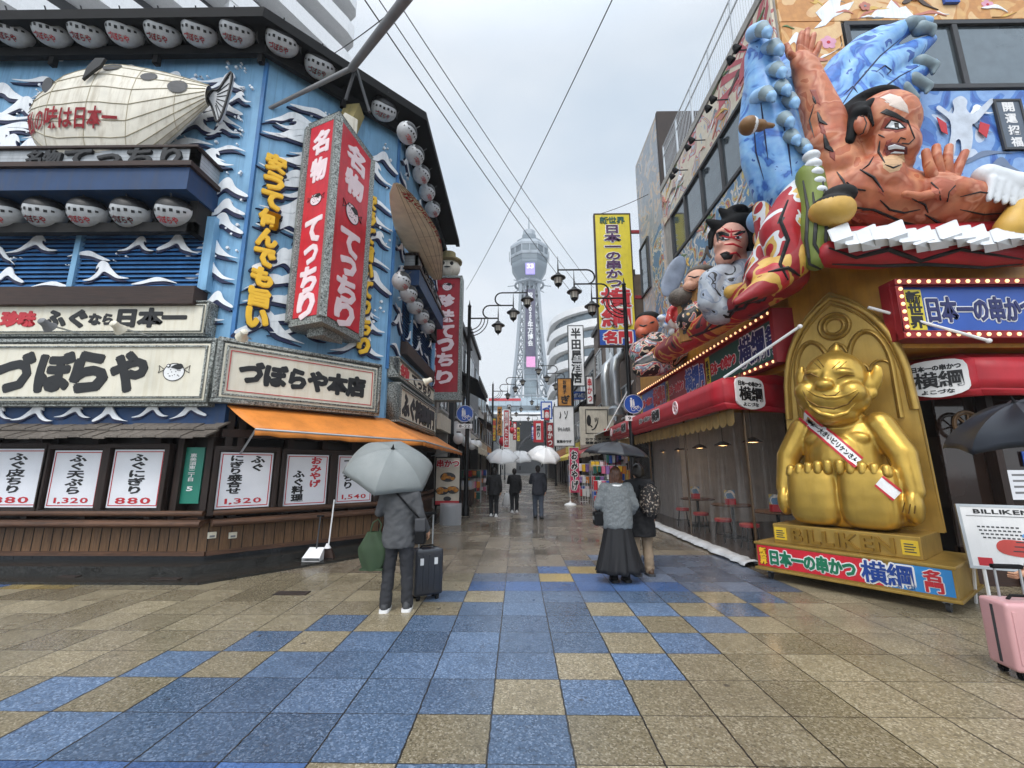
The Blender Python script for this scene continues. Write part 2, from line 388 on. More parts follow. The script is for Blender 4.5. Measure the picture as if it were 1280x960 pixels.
# ------------------------------------------------------------------ palette
m_blue = mat('painted_blue_wall', '#7aa9cb', .6, var=.18, scale=1.5, streak=.45, dirt=lin('#2c5a8c'), lines=(0, .45, .03, .2))
m_blue2 = mat("shutter_blue", "#3a72a8", .55, var=.2, streak=.4, dirt=lin('#12294a'))
m_navy = mat('navy_paint', '#161f45', .6)
m_dkblue = mat('dark_blue_board', '#173a63', .6, streak=.4)
m_wavew = mat('wave_white', '#eef1f4', .55, var=.08, streak=.35, dirt=lin('#8d98a5'))
m_black = mat('black_paint', '#0c0c0e', .75, var=.3, spec=.25)
m_dullblack = mat('dull_black', '#100e0d', .8, var=.4)  # plain dull black; on the balcony panel it puts shade into the colour
m_brown = wood('dark_brown_wood', '#3d261b', axis=0)
m_brownv = wood('dark_brown_wood_post', '#2f1d14', axis=2)
m_plank = wood('wall_planks', '#7f5d3d', axis=2, dark=.4)
m_greywood = wood('weathered_shingle', '#7d746a', axis=1, dark=.35)
m_log = wood('log_sill', '#6b4a35', axis=0, dark=.35)
m_cream = mat('sign_cream', '#ded8c6', .4, var=.06, streak=.35, dirt=lin('#b09a63'))
m_white = mat('sign_white', '#e6e6e6', .4, var=.04, streak=.15, dirt=lin('#9a9a98'))
m_paper = mat('poster_paper', '#e4e6ec', .5, var=.04)
m_ink = mat('ink_black', '#101012', .5, var=0)
m_red = mat('sign_red', '#cc2132', .38, var=.12, streak=.3, dirt=lin('#7a1018'))
m_redtxt = mat('red_lettering', '#bd2430', .5, var=.05)
m_pink = mat('faded_white_letter', '#f0dadd', .5, var=.05)
m_yel = mat('yellow_letter', '#f0bf2c', .5, var=.08)
m_yelpanel = mat('yellow_panel', '#d8c52f', .4, var=.06, streak=.2, dirt=lin('#9a8a20'))
m_steel = mat('steel_grey', '#8b9094', .4, metal=.6, var=.15)
m_alu = mat('aluminium', '#b9bdc0', .35, metal=.7, var=.1)
m_conc = mat('concrete', '#a5a29c', .8, var=.15, streak=.35, bump=.2)
m_lamp = mat('lamp_black_iron', '#0e0f11', .42, metal=.3, var=.2)
m_asph = mat('dark_wet_stone', '#262522', .2, var=.35, scale=6, bump=.4, bscale=25)
m_btile = mat('black_glazed_tile', '#191b1f', .2, var=.3, scale=3)
m_gold = mat('gold_paint', '#bf9c49', .33, metal=.7, var=.16, scale=3, bump=.15, bscale=7, streak=.25, dirt=lin('#7a5a18'))
m_fishc = mat('lantern_cream', '#d9d3c4', .5, var=.1, streak=.6, dirt=lin('#8d7a58'))
m_fishw = mat('lantern_white', '#b4b6b8', .4, var=.12, scale=9)
m_fishb = mat('fish_back_blue', '#a3b4dc', .45, var=.1)
m_skinr = mat('float_skin', '#d18a72', .5, var=.16, scale=3)
m_grey = mat('plain_grey', '#77787a', .6, var=.1)
m_dgrey = mat('dark_grey', '#3a3b3e', .6, var=.15)
m_orange = mat('orange_canvas', '#d98537', .6, var=.15, scale=2.5, streak=.25, dirt=lin('#8a4213'))
m_purple = mat('purple_letter', '#4a2152', .5, var=.05)
m_green = mat('green_panel', '#17544a', .45, var=.1)
m_bluesign = mat('blue_sign', '#1d4fa8', .4, var=.06)
m_bulb = mat('warm_bulb', '#ffd9a0', .3, var=0, emit='#ffcf95', estr=1.3)
m_glassd = mat('dark_glass', '#6a747a', .07, metal=.6, var=.12, spec=1)
m_ornate = mat('ornate_frame', '#8a8e8a', .42, metal=.35, var=.95, scale=38, bump=1, bscale=55)
# ================================================================== GROUND
T_ = .492; X0 = -.176; F0 = 3.241
def tilemat(name, c1, rough=(.08, .33), speck=.75, spk2=.35):
    m = bpy.data.materials.new(name); m.use_nodes = True
    t = m.node_tree; b = t.nodes['Principled BSDF']; N = t.nodes.new; K = t.links.new
    tc = N('ShaderNodeTexCoord'); v = tc.outputs['Object']
    def math_(op, a, bb=None):
        n = N('ShaderNodeMath'); n.operation = op
        for i, q in enumerate((a, bb)):
            if q is None: continue
            if isinstance(q, (int, float)): n.inputs[i].default_value = q
            else: K(q, n.inputs[i])
        return n.outputs[0]
    def mix(f, a, bb, mode='MIX'):
        n = N('ShaderNodeMix'); n.data_type = 'RGBA'; n.blend_type = mode
        for i, q in ((0, f), (6, a), (7, bb)):
            if isinstance(q, (int, float)): n.inputs[i].default_value = q
            elif isinstance(q, tuple): n.inputs[i].default_value = q
            else: K(q, n.inputs[i])
        return n.outputs[2]
    def noise_(sc, det=3, rgh=.5, vec=None):
        n = N('ShaderNodeTexNoise'); n.inputs['Scale'].default_value = sc; n.inputs['Detail'].default_value = det; n.inputs['Roughness'].default_value = rgh; K(vec or v, n.inputs['Vector']); return n.outputs['Fac']
    def mr(x, a, bb, c, d):
        n = N('ShaderNodeMapRange'); K(x, n.inputs[0]); n.inputs[1].default_value = a; n.inputs[2].default_value = bb; n.inputs[3].default_value = c; n.inputs[4].default_value = d; return n.outputs[0]
    sp = N('ShaderNodeSeparateXYZ'); K(v, sp.inputs[0])
    ux = math_('DIVIDE', math_('SUBTRACT', sp.outputs[0], X0), T_); uy = math_('DIVIDE', math_('SUBTRACT', sp.outputs[1], F0), T_)
    cb = N('ShaderNodeCombineXYZ'); K(math_('FLOOR', ux), cb.inputs[0]); K(math_('FLOOR', uy), cb.inputs[1])
    wn = N('ShaderNodeTexWhiteNoise'); K(cb.outputs[0], wn.inputs['Vector'])
    c = (*c1, 1)
    # aggregate: pale and dark chips
    vo = N('ShaderNodeTexVoronoi'); vo.inputs['Scale'].default_value = 88; K(v, vo.inputs['Vector'])
    s2 = N('ShaderNodeSeparateColor'); K(vo.outputs['Color'], s2.inputs[0])
    f = mr(s2.outputs[0], .55, 1., 0, speck); g = mr(s2.outputs[1], .5, 1., 0, .75)
    col = mix(f, c, tuple([min(1, x*1.5+.16) for x in c1]+[1])); col = mix(g, col, tuple([x*.38 for x in c1]+[1]))
    tv = mr(wn.outputs[0], 0, 1, .66, 1.16)
    cc = N('ShaderNodeCombineColor'); [K(tv, cc.inputs[i]) for i in range(3)]
    col = mix(1., col, cc.outputs[0], 'MULTIPLY')
    big = noise_(.9, 6, .62)
    col = mix(mr(big, .52, .72, 0, .5), col, tuple([x*.42 for x in c1]+[1]))                 # damp stains
    st = noise_(7, 5, .65); col = mix(mr(st, .6, .72, 0, .5), col, (.03, .025, .02, 1)); v3 = N('ShaderNodeTexVoronoi'); v3.inputs['Scale'].default_value = 1.7; K(v, v3.inputs['Vector']); col = mix(mr(v3.outputs['Distance'], .035, .05, .75, 0), col, (.045, .04, .036, 1)); col = mix(mr(noise_(2.3, 6, .7), .54, .7, 0, .42), col, tuple([x*.45 for x in c1]+[1]))     # gum and dirt
    jn = mr(noise_(14, 3), .3, .7, -.006, .008); gx = math_('FRACT', math_('ADD', ux, jn)); gy = math_('FRACT', math_('ADD', uy, jn)); w = .012
    e = math_('MAXIMUM', math_('GREATER_THAN', math_('ABSOLUTE', math_('SUBTRACT', gx, .5)), .5-w), math_('GREATER_THAN', math_('ABSOLUTE', math_('SUBTRACT', gy, .5)), .5-w*.62))
    col = mix(e, col, (.018, .016, .014, 1))
    far = mr(sp.outputs[1], 3.5, 9, .25, 1)
    wet = math_('MULTIPLY', mr(noise_(.55, 5, .6), .42, .62, 0, 1), far)
    col = mix(math_('MULTIPLY', wet, .5), col, tuple([x*.3 for x in c1]+[1])); K(col, b.inputs['Base Color'])
    r_ = mr(wet, 0, 1, rough[1], rough[0]); rr = math_('ADD', r_, mr(wn.outputs[0], 0, 1, -.06, .08)); K(rr, b.inputs['Roughness'])
    b.inputs['Specular IOR Level'].default_value = .5
    bp = N('ShaderNodeBump'); bp.inputs['Strength'].default_value = .25; bp.inputs['Distance'].default_value = .006
    hh = math_('SUBTRACT', s2.outputs[0], math_('MULTIPLY', e, 1.5)); K(hh, bp.inputs['Height']); K(bp.outputs[0], b.inputs['Normal'])
    return m
g_tan = tilemat('granite_tan', lin('#8e8268')); g_blue = tilemat('granite_blue', lin('#566c88'))
g_vb = tilemat('granite_bright_blue', lin('#4a699a'), speck=.3); g_yel = tilemat('granite_yellow', lin('#a08a55'), speck=.3)
g_str = tilemat('granite_street', lin('#786c5a'), rough=(.07, .28))
g_gb = tilemat('granite_grey_blue', lin('#5c687c'), rough=(.12, .4))
rows = {  # row -> list of (from column, to column, colour)
 -1: [(-30, -3, 'v'), (-2, -2, 't'), (-1, 0, 'b')], 0: [(-7, -7, 't'), (-30, -8, 'b'), (-6, -2, 'b'), (0, 0, 'b')],
 1: [(-7, -7, 'b'), (-5, -1, 'b'), (1, 1, 'b')], 2: [(-6, -6, 'b'), (-4, 0, 'b'), (2, 2, 'b')],
 3: [(-5, -5, 'b'), (-3, 1, 'b'), (3, 3, 'b')], 4: [(-4, -4, 'b'), (-2, 2, 'b'), (4, 4, 'b')] and [(-4, -4, 'b'), (-2, 2, 'b'), (4, 4, 'b')],
 5: [(-1, 1, 'b'), (3, 3, 'b'), (5, 5, 'b')], 6: [(-2, -2, 'b'), (0, 4, 'b'), (6, 6, 'b'), (-30, -16, 'v')],
 7: [(-1, 4, 'v'), (5, 7, 'g'), (-14, -13, 'y'), (-30, -15, 'v')], 8: [(-1, 0, 'g'), (1, 1, 'y'), (2, 3, 'v'), (4, 7, 'g')],
 9: [(1, 1, 'v'), (2, 2, 'y'), (3, 7, 'g')], 10: [(2, 2, 'g'), (4, 7, 'g')], 11: [(3, 7, 'g')]}
mb = MB(); slots = {'t': 0, 'b': 1, 'v': 2, 'y': 3, 's': 4, 'g': 5}
for r in range(-12, 190):
    for c in range(-26, 20):
        k = 't' if r < 9 else 's'
        for a, z, q in rows.get(r, ()):
            if a <= c <= z: k = q
        if r > 20 and not -8 < c < 12: continue
        x = X0+c*T_; y = F0+(r-1)*T_
        mb.add([(x, y, 0), (x+T_, y, 0), (x+T_, y+T_, 0), (x, y+T_, 0)], [(0, 1, 2, 3)], slots[k])
tag(mb.build('pavement', [g_tan, g_blue, g_vb, g_yel, g_str, g_gb], recalc=False), kind='structure')
tag(MB().add([(-88, -68, -.02), (88, -68, -.02), (88, 258, -.02), (-88, 258, -.02)], [(0, 1, 2, 3)]).build('ground', mat('ground_asphalt', (.06, .06, .06), .5, var=.3, bump=.3)), kind='structure')

# the damp air: one even volume round everything
hz = MB().box(-90, 90, -70, 260, -1.2, 118).build('haze', [bpy.data.materials.new('haze_air')]); tag(hz, kind='stuff')
hm = hz.data.materials[0]; hm.use_nodes = True; hm.node_tree.nodes.clear(); ho = hm.node_tree.nodes.new('ShaderNodeOutputMaterial'); hv = hm.node_tree.nodes.new('ShaderNodeVolumePrincipled')
hv.inputs['Color'].default_value = (.9, .93, .97, 1); hv.inputs['Density'].default_value = .0009; hm.node_tree.links.new(hv.outputs[0], ho.inputs['Volume'])
# ================================================================== LEFT BUILDING: fugu restaurant
A = (-5.09, 7.43); B = (-2.95, 9.55); END = 15.3
FL = Fr(A, 0); FC = Fr(A, math.atan2(B[1]-A[1], B[0]-A[0])); FS = Fr(B, pi/2); LC = sqrt((B[0]-A[0])**2+(B[1]-A[1])**2); LS = END-B[1]
BL = thing('restaurant_building', 'blue wave covered corner restaurant with black eaves and rows of fish lanterns', 'building', (A[0], A[1], 0))
def inb(o, F=None):              # hang a mesh built in plane coordinates on the building
    o.parent = BL; o.matrix_parent_inverse = Matrix.Identity(4)
    o.matrix_basis = Matrix.Translation((-A[0], -A[1], 0)) @ (F.mx() if F else Matrix.Identity(4)); return o
# dark gutter and step round the shop foot
mb = MB(); mb.prism([(-16, 6.42), (-4.45, 6.42), (-2.35, 8.9), (-2.35, 15.2), (-2.9, 15.2), (-2.9, 9.6), (-5, 7.5), (-16, 7.5)], -.01, .035)
tag(mb.build('gutter', m_asph), kind='structure')
mb = MB(); mb.prism([(-16, 6.93), (-4.95, 6.93), (-2.65, 9.25), (-2.65, 15.2), (-2.9, 15.2), (-2.9, 9.6), (-5, 7.5), (-16, 7.5)], -.01, .13)
tag(mb.build('kerb', m_asph, bevel=.015), kind='structure')
foot = [(-16, A[1]), A, B, (B[0], END), (-16, END)]
def inset(d): return [(-16, A[1]+d), (A[0]+d*.4, A[1]+d), (B[0]-d, B[1]+d*.4), (B[0]-d, END), (-16, END)]
mb = MB(); mb.prism(foot, 2.55, 9.92); inb(mb.build('wall', m_blue))
mb = MB(); mb.prism(inset(.25), 0.03, 2.56); inb(mb.build('shop_wall', m_dullblack))
mb = MB(); mb.prism(inset(.9), 9.9, 10.7); inb(mb.build('attic_wall', m_white))
def offs(d, xl=-16): # outline pushed outwards by d
    t = math.tan(FC.rz/2)
    return [(xl, A[1]-d), (A[0]+d*t, A[1]-d), (B[0]+d, B[1]-d*math.tan((pi/2-FC.rz)/2)), (B[0]+d, END+.15)]
def ring(mb, d0, d1, z0, z1, m=0):
    a = offs(d0); b = offs(d1); mb.prism(a+b[::-1], z0, z1, m)
mb = MB(); ring(mb, .72, -.2, 10.04, 10.2); ring(mb, .74, .6, 9.96, 10.05); inb(mb.build('roof_eave', m_black, bevel=.01))
mb = MB(); mb.prism([(p[0], p[1]) for p in offs(-.15)]+[(-16, END)], 10.2, 10.5); inb(mb.build('roof', m_black))
mb = MB(); ring(mb, .26, .14, 9.68, 9.88); inb(mb.build('eave_rail', m_black, bevel=.01))
for F, us in ((FL, (-8, -6.3, -4.2, -2.1, 0)), (FC, (1.5, 3.0)), (FS, (1.4, 2.8, 4.2, 5.6))):
    for u in us: inb(MB().box(u-.05, u+.05, -.24, -.14, 9.5, 10.06).build('eave_strut', m_black), F)

# ------------------------------------------------ waves cut out of board
def bez(p, n=6):
    out = []
    for i in range(len(p)):
        a, b, c, d = (Vector(p[(i+k-1) % len(p)]) for k in range(4))
        if p[i][2] if len(p[i]) > 2 else 0: out.append(tuple(Vector(p[i][:2]))); continue
        for j in range(n):
            t = j/n; q = .5*((2*b)+(c-a)*t+(2*a-5*b+4*c-d)*t*t+(3*b-a-3*c+d)*t**3); out.append((q.x, q.y))
    return out
WV = [
 [(0, 0), (.18, .07), (.36, .23), (.5, .44), (.6, .5), (.68, .44), (.78, .26), (1.02, .08), (1.0, .02), (.82, .09), (.7, .17), (.6, .24), (.52, .2), (.44, .1), (.3, .05)],
 [(0, .02), (.22, .1), (.4, .3), (.47, .42), (.58, .48), (.66, .42), (.7, .3), (.64, .34), (.66, .24), (.8, .1), (.95, .06), (.8, .04), (.66, .1), (.54, .22), (.42, .16), (.24, .04)],
 [(0, 0), (.3, .12), (.5, .2), (.7, .16), (.98, .02), (.74, .08), (.56, .08), (.4, .06), (.2, 0)],
 [(0, .18), (.3, .16), (.52, .24), (.66, .2), (.8, .02), (1, -.2), (.9, -.12), (.76, -.04), (.62, .1), (.42, .1), (.2, .12)],
]
WVS = [bez(w, 4) for w in WV]
def waves(F, zones, name, y=-.03, seed=1, sc=1., step=(.9, .42), t=.035):
    rnd = random.Random(seed); mb = MB(); 
    for (u0, u1, v0, v1) in zones:
        nr = max(1, int((v1-v0)/(step[1]*sc)));
        for j in range(nr):
            nc = max(1, round((u1-u0)/(step[0]*sc)))
            for i in range(nc):
                w = rnd.uniform(.85, 1.35)*sc; h = w*rnd.uniform(.75, 1.05); fl = rnd.random() < .25
                cu = u0+(i+.5+.5*(j % 2)-.25)*(u1-u0)/nc+rnd.uniform(-.12, .12)*sc-w/2; cv = v0+(j+.12)*(v1-v0)/nr+rnd.uniform(-.08, .08)*sc
                if cu < u0-.02: cu = u0
                if cu+w > u1: w = max(.3, u1-cu); h = min(h, w)
                q = WVS[rnd.choice((0, 0, 1, 1, 2, 3))]
                a = rnd.uniform(-.1, .1); pts = []
                for x, z in q:
                    x = 1-x if fl else x; X = x*w; Z = z*h*.95
                    pts.append((cu+X*cos(a)-Z*sin(a), cv+X*sin(a)+Z*cos(a)))
                if max(p[1] for p in pts) > v1+.05: continue
                dy = rnd.uniform(0, .012)
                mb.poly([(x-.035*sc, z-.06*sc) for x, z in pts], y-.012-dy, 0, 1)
                mb.poly(pts, y-t-dy, y-.014-dy, 0)
                if rnd.random() < .6:
                    for k in range(rnd.randint(2, 5)):
                        px, pz = cu+w*rnd.uniform(.55, .95), cv+h*rnd.uniform(.5, .75); rr = rnd.uniform(.012, .03)*sc
                        mb.cyl((px, y-.02, pz), (px, 0, pz), rr, n=8)
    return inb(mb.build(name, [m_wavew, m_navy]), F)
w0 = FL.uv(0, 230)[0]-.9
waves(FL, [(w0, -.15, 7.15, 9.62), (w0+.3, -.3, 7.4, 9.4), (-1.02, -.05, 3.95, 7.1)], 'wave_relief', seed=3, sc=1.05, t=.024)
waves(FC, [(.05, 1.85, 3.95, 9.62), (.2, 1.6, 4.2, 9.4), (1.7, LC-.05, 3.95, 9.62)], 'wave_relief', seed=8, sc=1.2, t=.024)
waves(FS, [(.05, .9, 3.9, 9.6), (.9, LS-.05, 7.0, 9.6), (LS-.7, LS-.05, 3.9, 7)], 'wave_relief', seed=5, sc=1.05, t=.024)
# corner battens
mb = MB()
for F, u in ((FL, -.0), (FC, LC)): mb.X = F.mx(); mb.box(u-.035, u+.035, -.03, .03, 3.8, 9.7); mb.X = None
inb(mb.build('corner_batten', m_blue2))

# ------------------------------------------------ balcony with canopy board on the front and on the street side
def balcony(F, u0, u1, v_s0, v_s1, v_can, v_rail, v_sh0, v_sh1, v_led, seed, letters, lw, pj=1.):
    w = u1-u0
    mb = MB(); mb.X = F.mx()
    mb.box(u0, u1, -.62*pj, -.5*pj, v_s0, v_s1); mb.box(u1-.12, u1, -.62*pj, 0, v_s0, v_s1); mb.box(u0, u0+.12, -.62*pj, 0, v_s0, v_s1)
    mb.X = None; o = inb(mb.build('canopy_board', mat('grey_slat_board', '#a9aeb2', .6, streak=.5, dirt=lin('#5b5f62'), lines=(2, .075, .12, .6)))); 
    mb = MB(); mb.X = F.mx(); mb.box(u0-.06, u1+.06, -.68*pj, 0, v_s1, v_s1+.05); mb.box(u0-.1, u1+.1, -.82*pj, 0, v_s0-.1, v_s0-.004); mb.X = None
    inb(mb.build('canopy_edge', m_brown, bevel=.008))
    mb = MB(); mb.X = F.mx(); mb.box(u0-.04, u1+.04, -.76*pj, 0, v_can, v_s0-.104); mb.X = None; inb(mb.build('canopy_fascia', m_dkblue))
    mb = MB(); mb.X = F.mx(); mb.box(u0, u1, -.03, .0, v_sh1, v_can); mb.X = None; inb(mb.build('recess_shade_panel', m_dullblack))  # flat black panel on the wall, the recess's shade put into its colour
    mb = MB(); mb.X = F.mx(); mb.box(u0, u1, -.42*pj, -.3*pj, v_rail-.09, v_rail+.09); mb.box(u1-.14, u1, -.42*pj, -.02, v_rail-.09, v_can)
    for k in range(5): uu = u0+(k+.3)*w/5; mb.box(uu-.03, uu+.03, -.4*pj, -.33*pj, v_rail, v_can)
    mb.X = None; inb(mb.build('balcony_rail', m_dullblack))
    mb = MB(); mb.X = F.mx(); n = int((v_sh1-v_sh0)/.082)
    for k in range(n):
        z = v_sh0+k*(v_sh1-v_sh0)/n
        mb.add([(u0, -.1, z), (u1, -.1, z), (u1, -.045, z+.075), (u0, -.045, z+.075), (u0, -.085, z), (u1, -.085, z), (u1, -.03, z+.075), (u0, -.03, z+.075)], [(0, 1, 2, 3), (7, 6, 5, 4), (0, 4, 5, 1), (3, 2, 6, 7), (0, 3, 7, 4), (1, 5, 6, 2)])
    mb.X = None; inb(mb.build('shutter', m_blue2))
    mb = MB(); mb.X = F.mx(); mb.box(u0, u1, -.028, -.002, v_sh0, v_sh1); mb.X = None; inb(mb.build('shutter_backing', m_navy))
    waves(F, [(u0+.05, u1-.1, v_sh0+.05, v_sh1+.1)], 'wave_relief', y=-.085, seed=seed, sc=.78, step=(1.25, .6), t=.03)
    inb(MB().box(u1, u1+.16, -.16, -.002, v_sh0-.02, v_sh1+.3).build('shutter_post', m_blue), F)
    n = max(1, int(w/2.2))
    for k in range(1, n+1): uu = u1-k*w/(n+.2); inb(MB().box(uu-.05, uu+.05, -.14, -.05, v_sh0, v_sh1).build('shutter_post', m_blue), F)
    mb = MB(); mb.X = F.mx(); mb.box(u0, u1+.1, -.34*pj, -.002, v_led, v_sh0-.02); mb.X = None; inb(mb.build('ledge', m_brown, bevel=.01))
    mb = MB()
    for body, cu, ww, hh in letters: text_mb(body, ww, hh, .05, t=.05, cx=cu, cz=(v_s0+v_s1)/2, y=-.62*pj-.002, mb=mb)
    inb(mb.build('lettering', m_ink, recalc=False), F)
q = lambda x, y, off=0., F=FL: F.uv(x, y, off)
vs1 = q(268, 189, .56)[1]; vs0 = q(262, 212, .56)[1]; vcan = q(250, 236, .76)[1]
uR = q(258, 300, .1)[0]
balcony(FL, -8.2, uR, vs0, vs1, vcan, q(150, 286, .36)[1], q(150, 363, .1)[1], q(150, 292, .1)[1], q(150, 380, .34)[1], 11,
        [('名物', q(58, 204, .6)[0], .62, .3), ('てっちり', q(156, 203, .6)[0], 2.1, .36)], 2)
a0 = FS.uv(480, 300, .4)[0]; 
balcony(FS, 1.0, LS-1.2, vs0-.1, vs1-.15, vcan-.1, q(150, 286, .36)[1], q(150, 363, .1)[1], q(150, 292, .1)[1], q(150, 380, .34)[1], 12, [('てっちり', 2.6, 2.1, .34)], 2, pj=.55)

# ------------------------------------------------ fish lanterns
def lantern():
    T = thing('fish_lantern', 'x', 'lantern', group='fish lanterns along the eaves')
    rx, ry, rz = .3, .26, .27
    mb = MB(); n, k = 20, 14; vs = []
    def surf(a, b, s=1.): # a: from nose to tail, b: round
        x = -rx*cos(a); r = sin(a)**.85*(1 - .12*(x/rx)); return (x*s, -ry*s*r*cos(b), rz*s*r*sin(b)*(1.02 if sin(b) > 0 else 1))
    mb.grid(lambda u, v: surf(.04+u*(pi-.08), v*2*pi), k, 24); mb.build('body', m_fishw, T, smooth=60)
    mb = MB(); mb.grid(lambda u, v: surf(.25+u*(pi-.55), pi/2+(v-.5)*2*(.45+.42*sin(u*pi)), 1.012), 12, 10); mb.build('back_patch', m_ink, T, smooth=60, recalc=False)
    mb = MB()
    for i in range(7):
        a = .42+i*.33
        for j in (0, 1):
            b0 = .4+(-.03 if i % 2 else .03)
            bb = b0 if j == 0 else pi-b0
            mb.add([surf(a-.085, bb-.1, 1.014), surf(a+.085, bb-.1, 1.014), surf(a+.085, bb+.1, 1.014), surf(a-.085, bb+.1, 1.014)], [(0, 1, 2, 3)])
    mb.build('spots', m_ink, T, recalc=False)
    def wrap(p):
        x, z = p[0], p[2]; xx = max(-.97, min(.97, x/rx)); r = (1-xx*xx)**.42*(1-.12*xx)
        sb = max(-.95, min(.95, z/(rz*r))); return (x, -ry*r*sqrt(1-sb*sb)*1.015-.002, z)
    text_mb('づぼらや', .34, .13, .03, t=.001, cx=-.05, cz=-.06, fn=wrap).build('lettering', mat('lantern_red', '#c9303a', .5), T, recalc=False)
    mb = MB(); mb.cyl((0, 0, rz*.95), (0, 0, rz+.14), .012, n=6); mb.add([(rx*.93, 0, 0), (rx*1.2, 0, .12), (rx*1.14, 0, 0), (rx*1.2, 0, -.1), (rx*.93, .012, 0), (rx*1.2, .012, .12), (rx*1.14, .012, 0), (rx*1.2, .012, -.1)], [(0, 1, 2, 3), (7, 6, 5, 4)])
    mb.build('tail_hook', m_dgrey, T)
    for o in T.children: o.data.transform(Matrix.Rotation(.0, 4, 'X'))
    return T
LAN = lantern(); first = [1]
def hang(F, px, py, off, label, rzo=0., scale=1.):
    u, v = F.uv(px, py, off); w = F.w(u, -off, v)
    if first: first.clear(); o = LAN; o.location = w; o.rotation_euler = (0, 0, F.rz+rzo); o['label'] = label
    else: o = dup(LAN, w, F.rz+rzo, label)
    o.scale = (scale,)*3; el = math.atan2(v-CAM.z, (w-CAM).to_2d().length); o.rotation_euler = (el*.95+.32, 0, F.rz+rzo)
ORD = ['first', 'second', 'third', 'fourth', 'fifth', 'sixth', 'seventh', 'eighth']
for i, x in enumerate((18, 66, 110, 157, 204, 250, 297)): hang(FL, x, 40, .42, f'white fish lantern under the top front eave, {ORD[i]} from the left edge', .35)
for i, (x, y) in enumerate(((353, 52), (400, 82))): hang(FC, x, y, .42, ('white fish lantern on the slanted corner eave, next to the front row', 'white fish lantern on the slanted corner eave, left of the grey pole')[i], -.25)
for i, (x, y) in enumerate(((480, 137), (509, 167), (519, 195), (527, 219), (534, 241), (541, 262))):
    F = FC if i == 0 else FS
    hang(F, x, y, .42, f'white fish lantern under the street side roof edge, {ORD[i]} going away from the red sign', -.2 if i == 0 else 0, .95 if i == 0 else .84)
for i, x in enumerate((6, 58, 112, 165, 220)): hang(FL, x, 267, .42, f'white fish lantern in the dark balcony recess, {ORD[i]} from the left edge', .2)
for i, (x, y) in enumerate(((505, 352), (514, 368), (522, 383), (530, 396), (538, 409))): hang(FS, x-3, y, .34, f'white fish lantern in the street side balcony, {ORD[i]} going up the street', .0, .78)

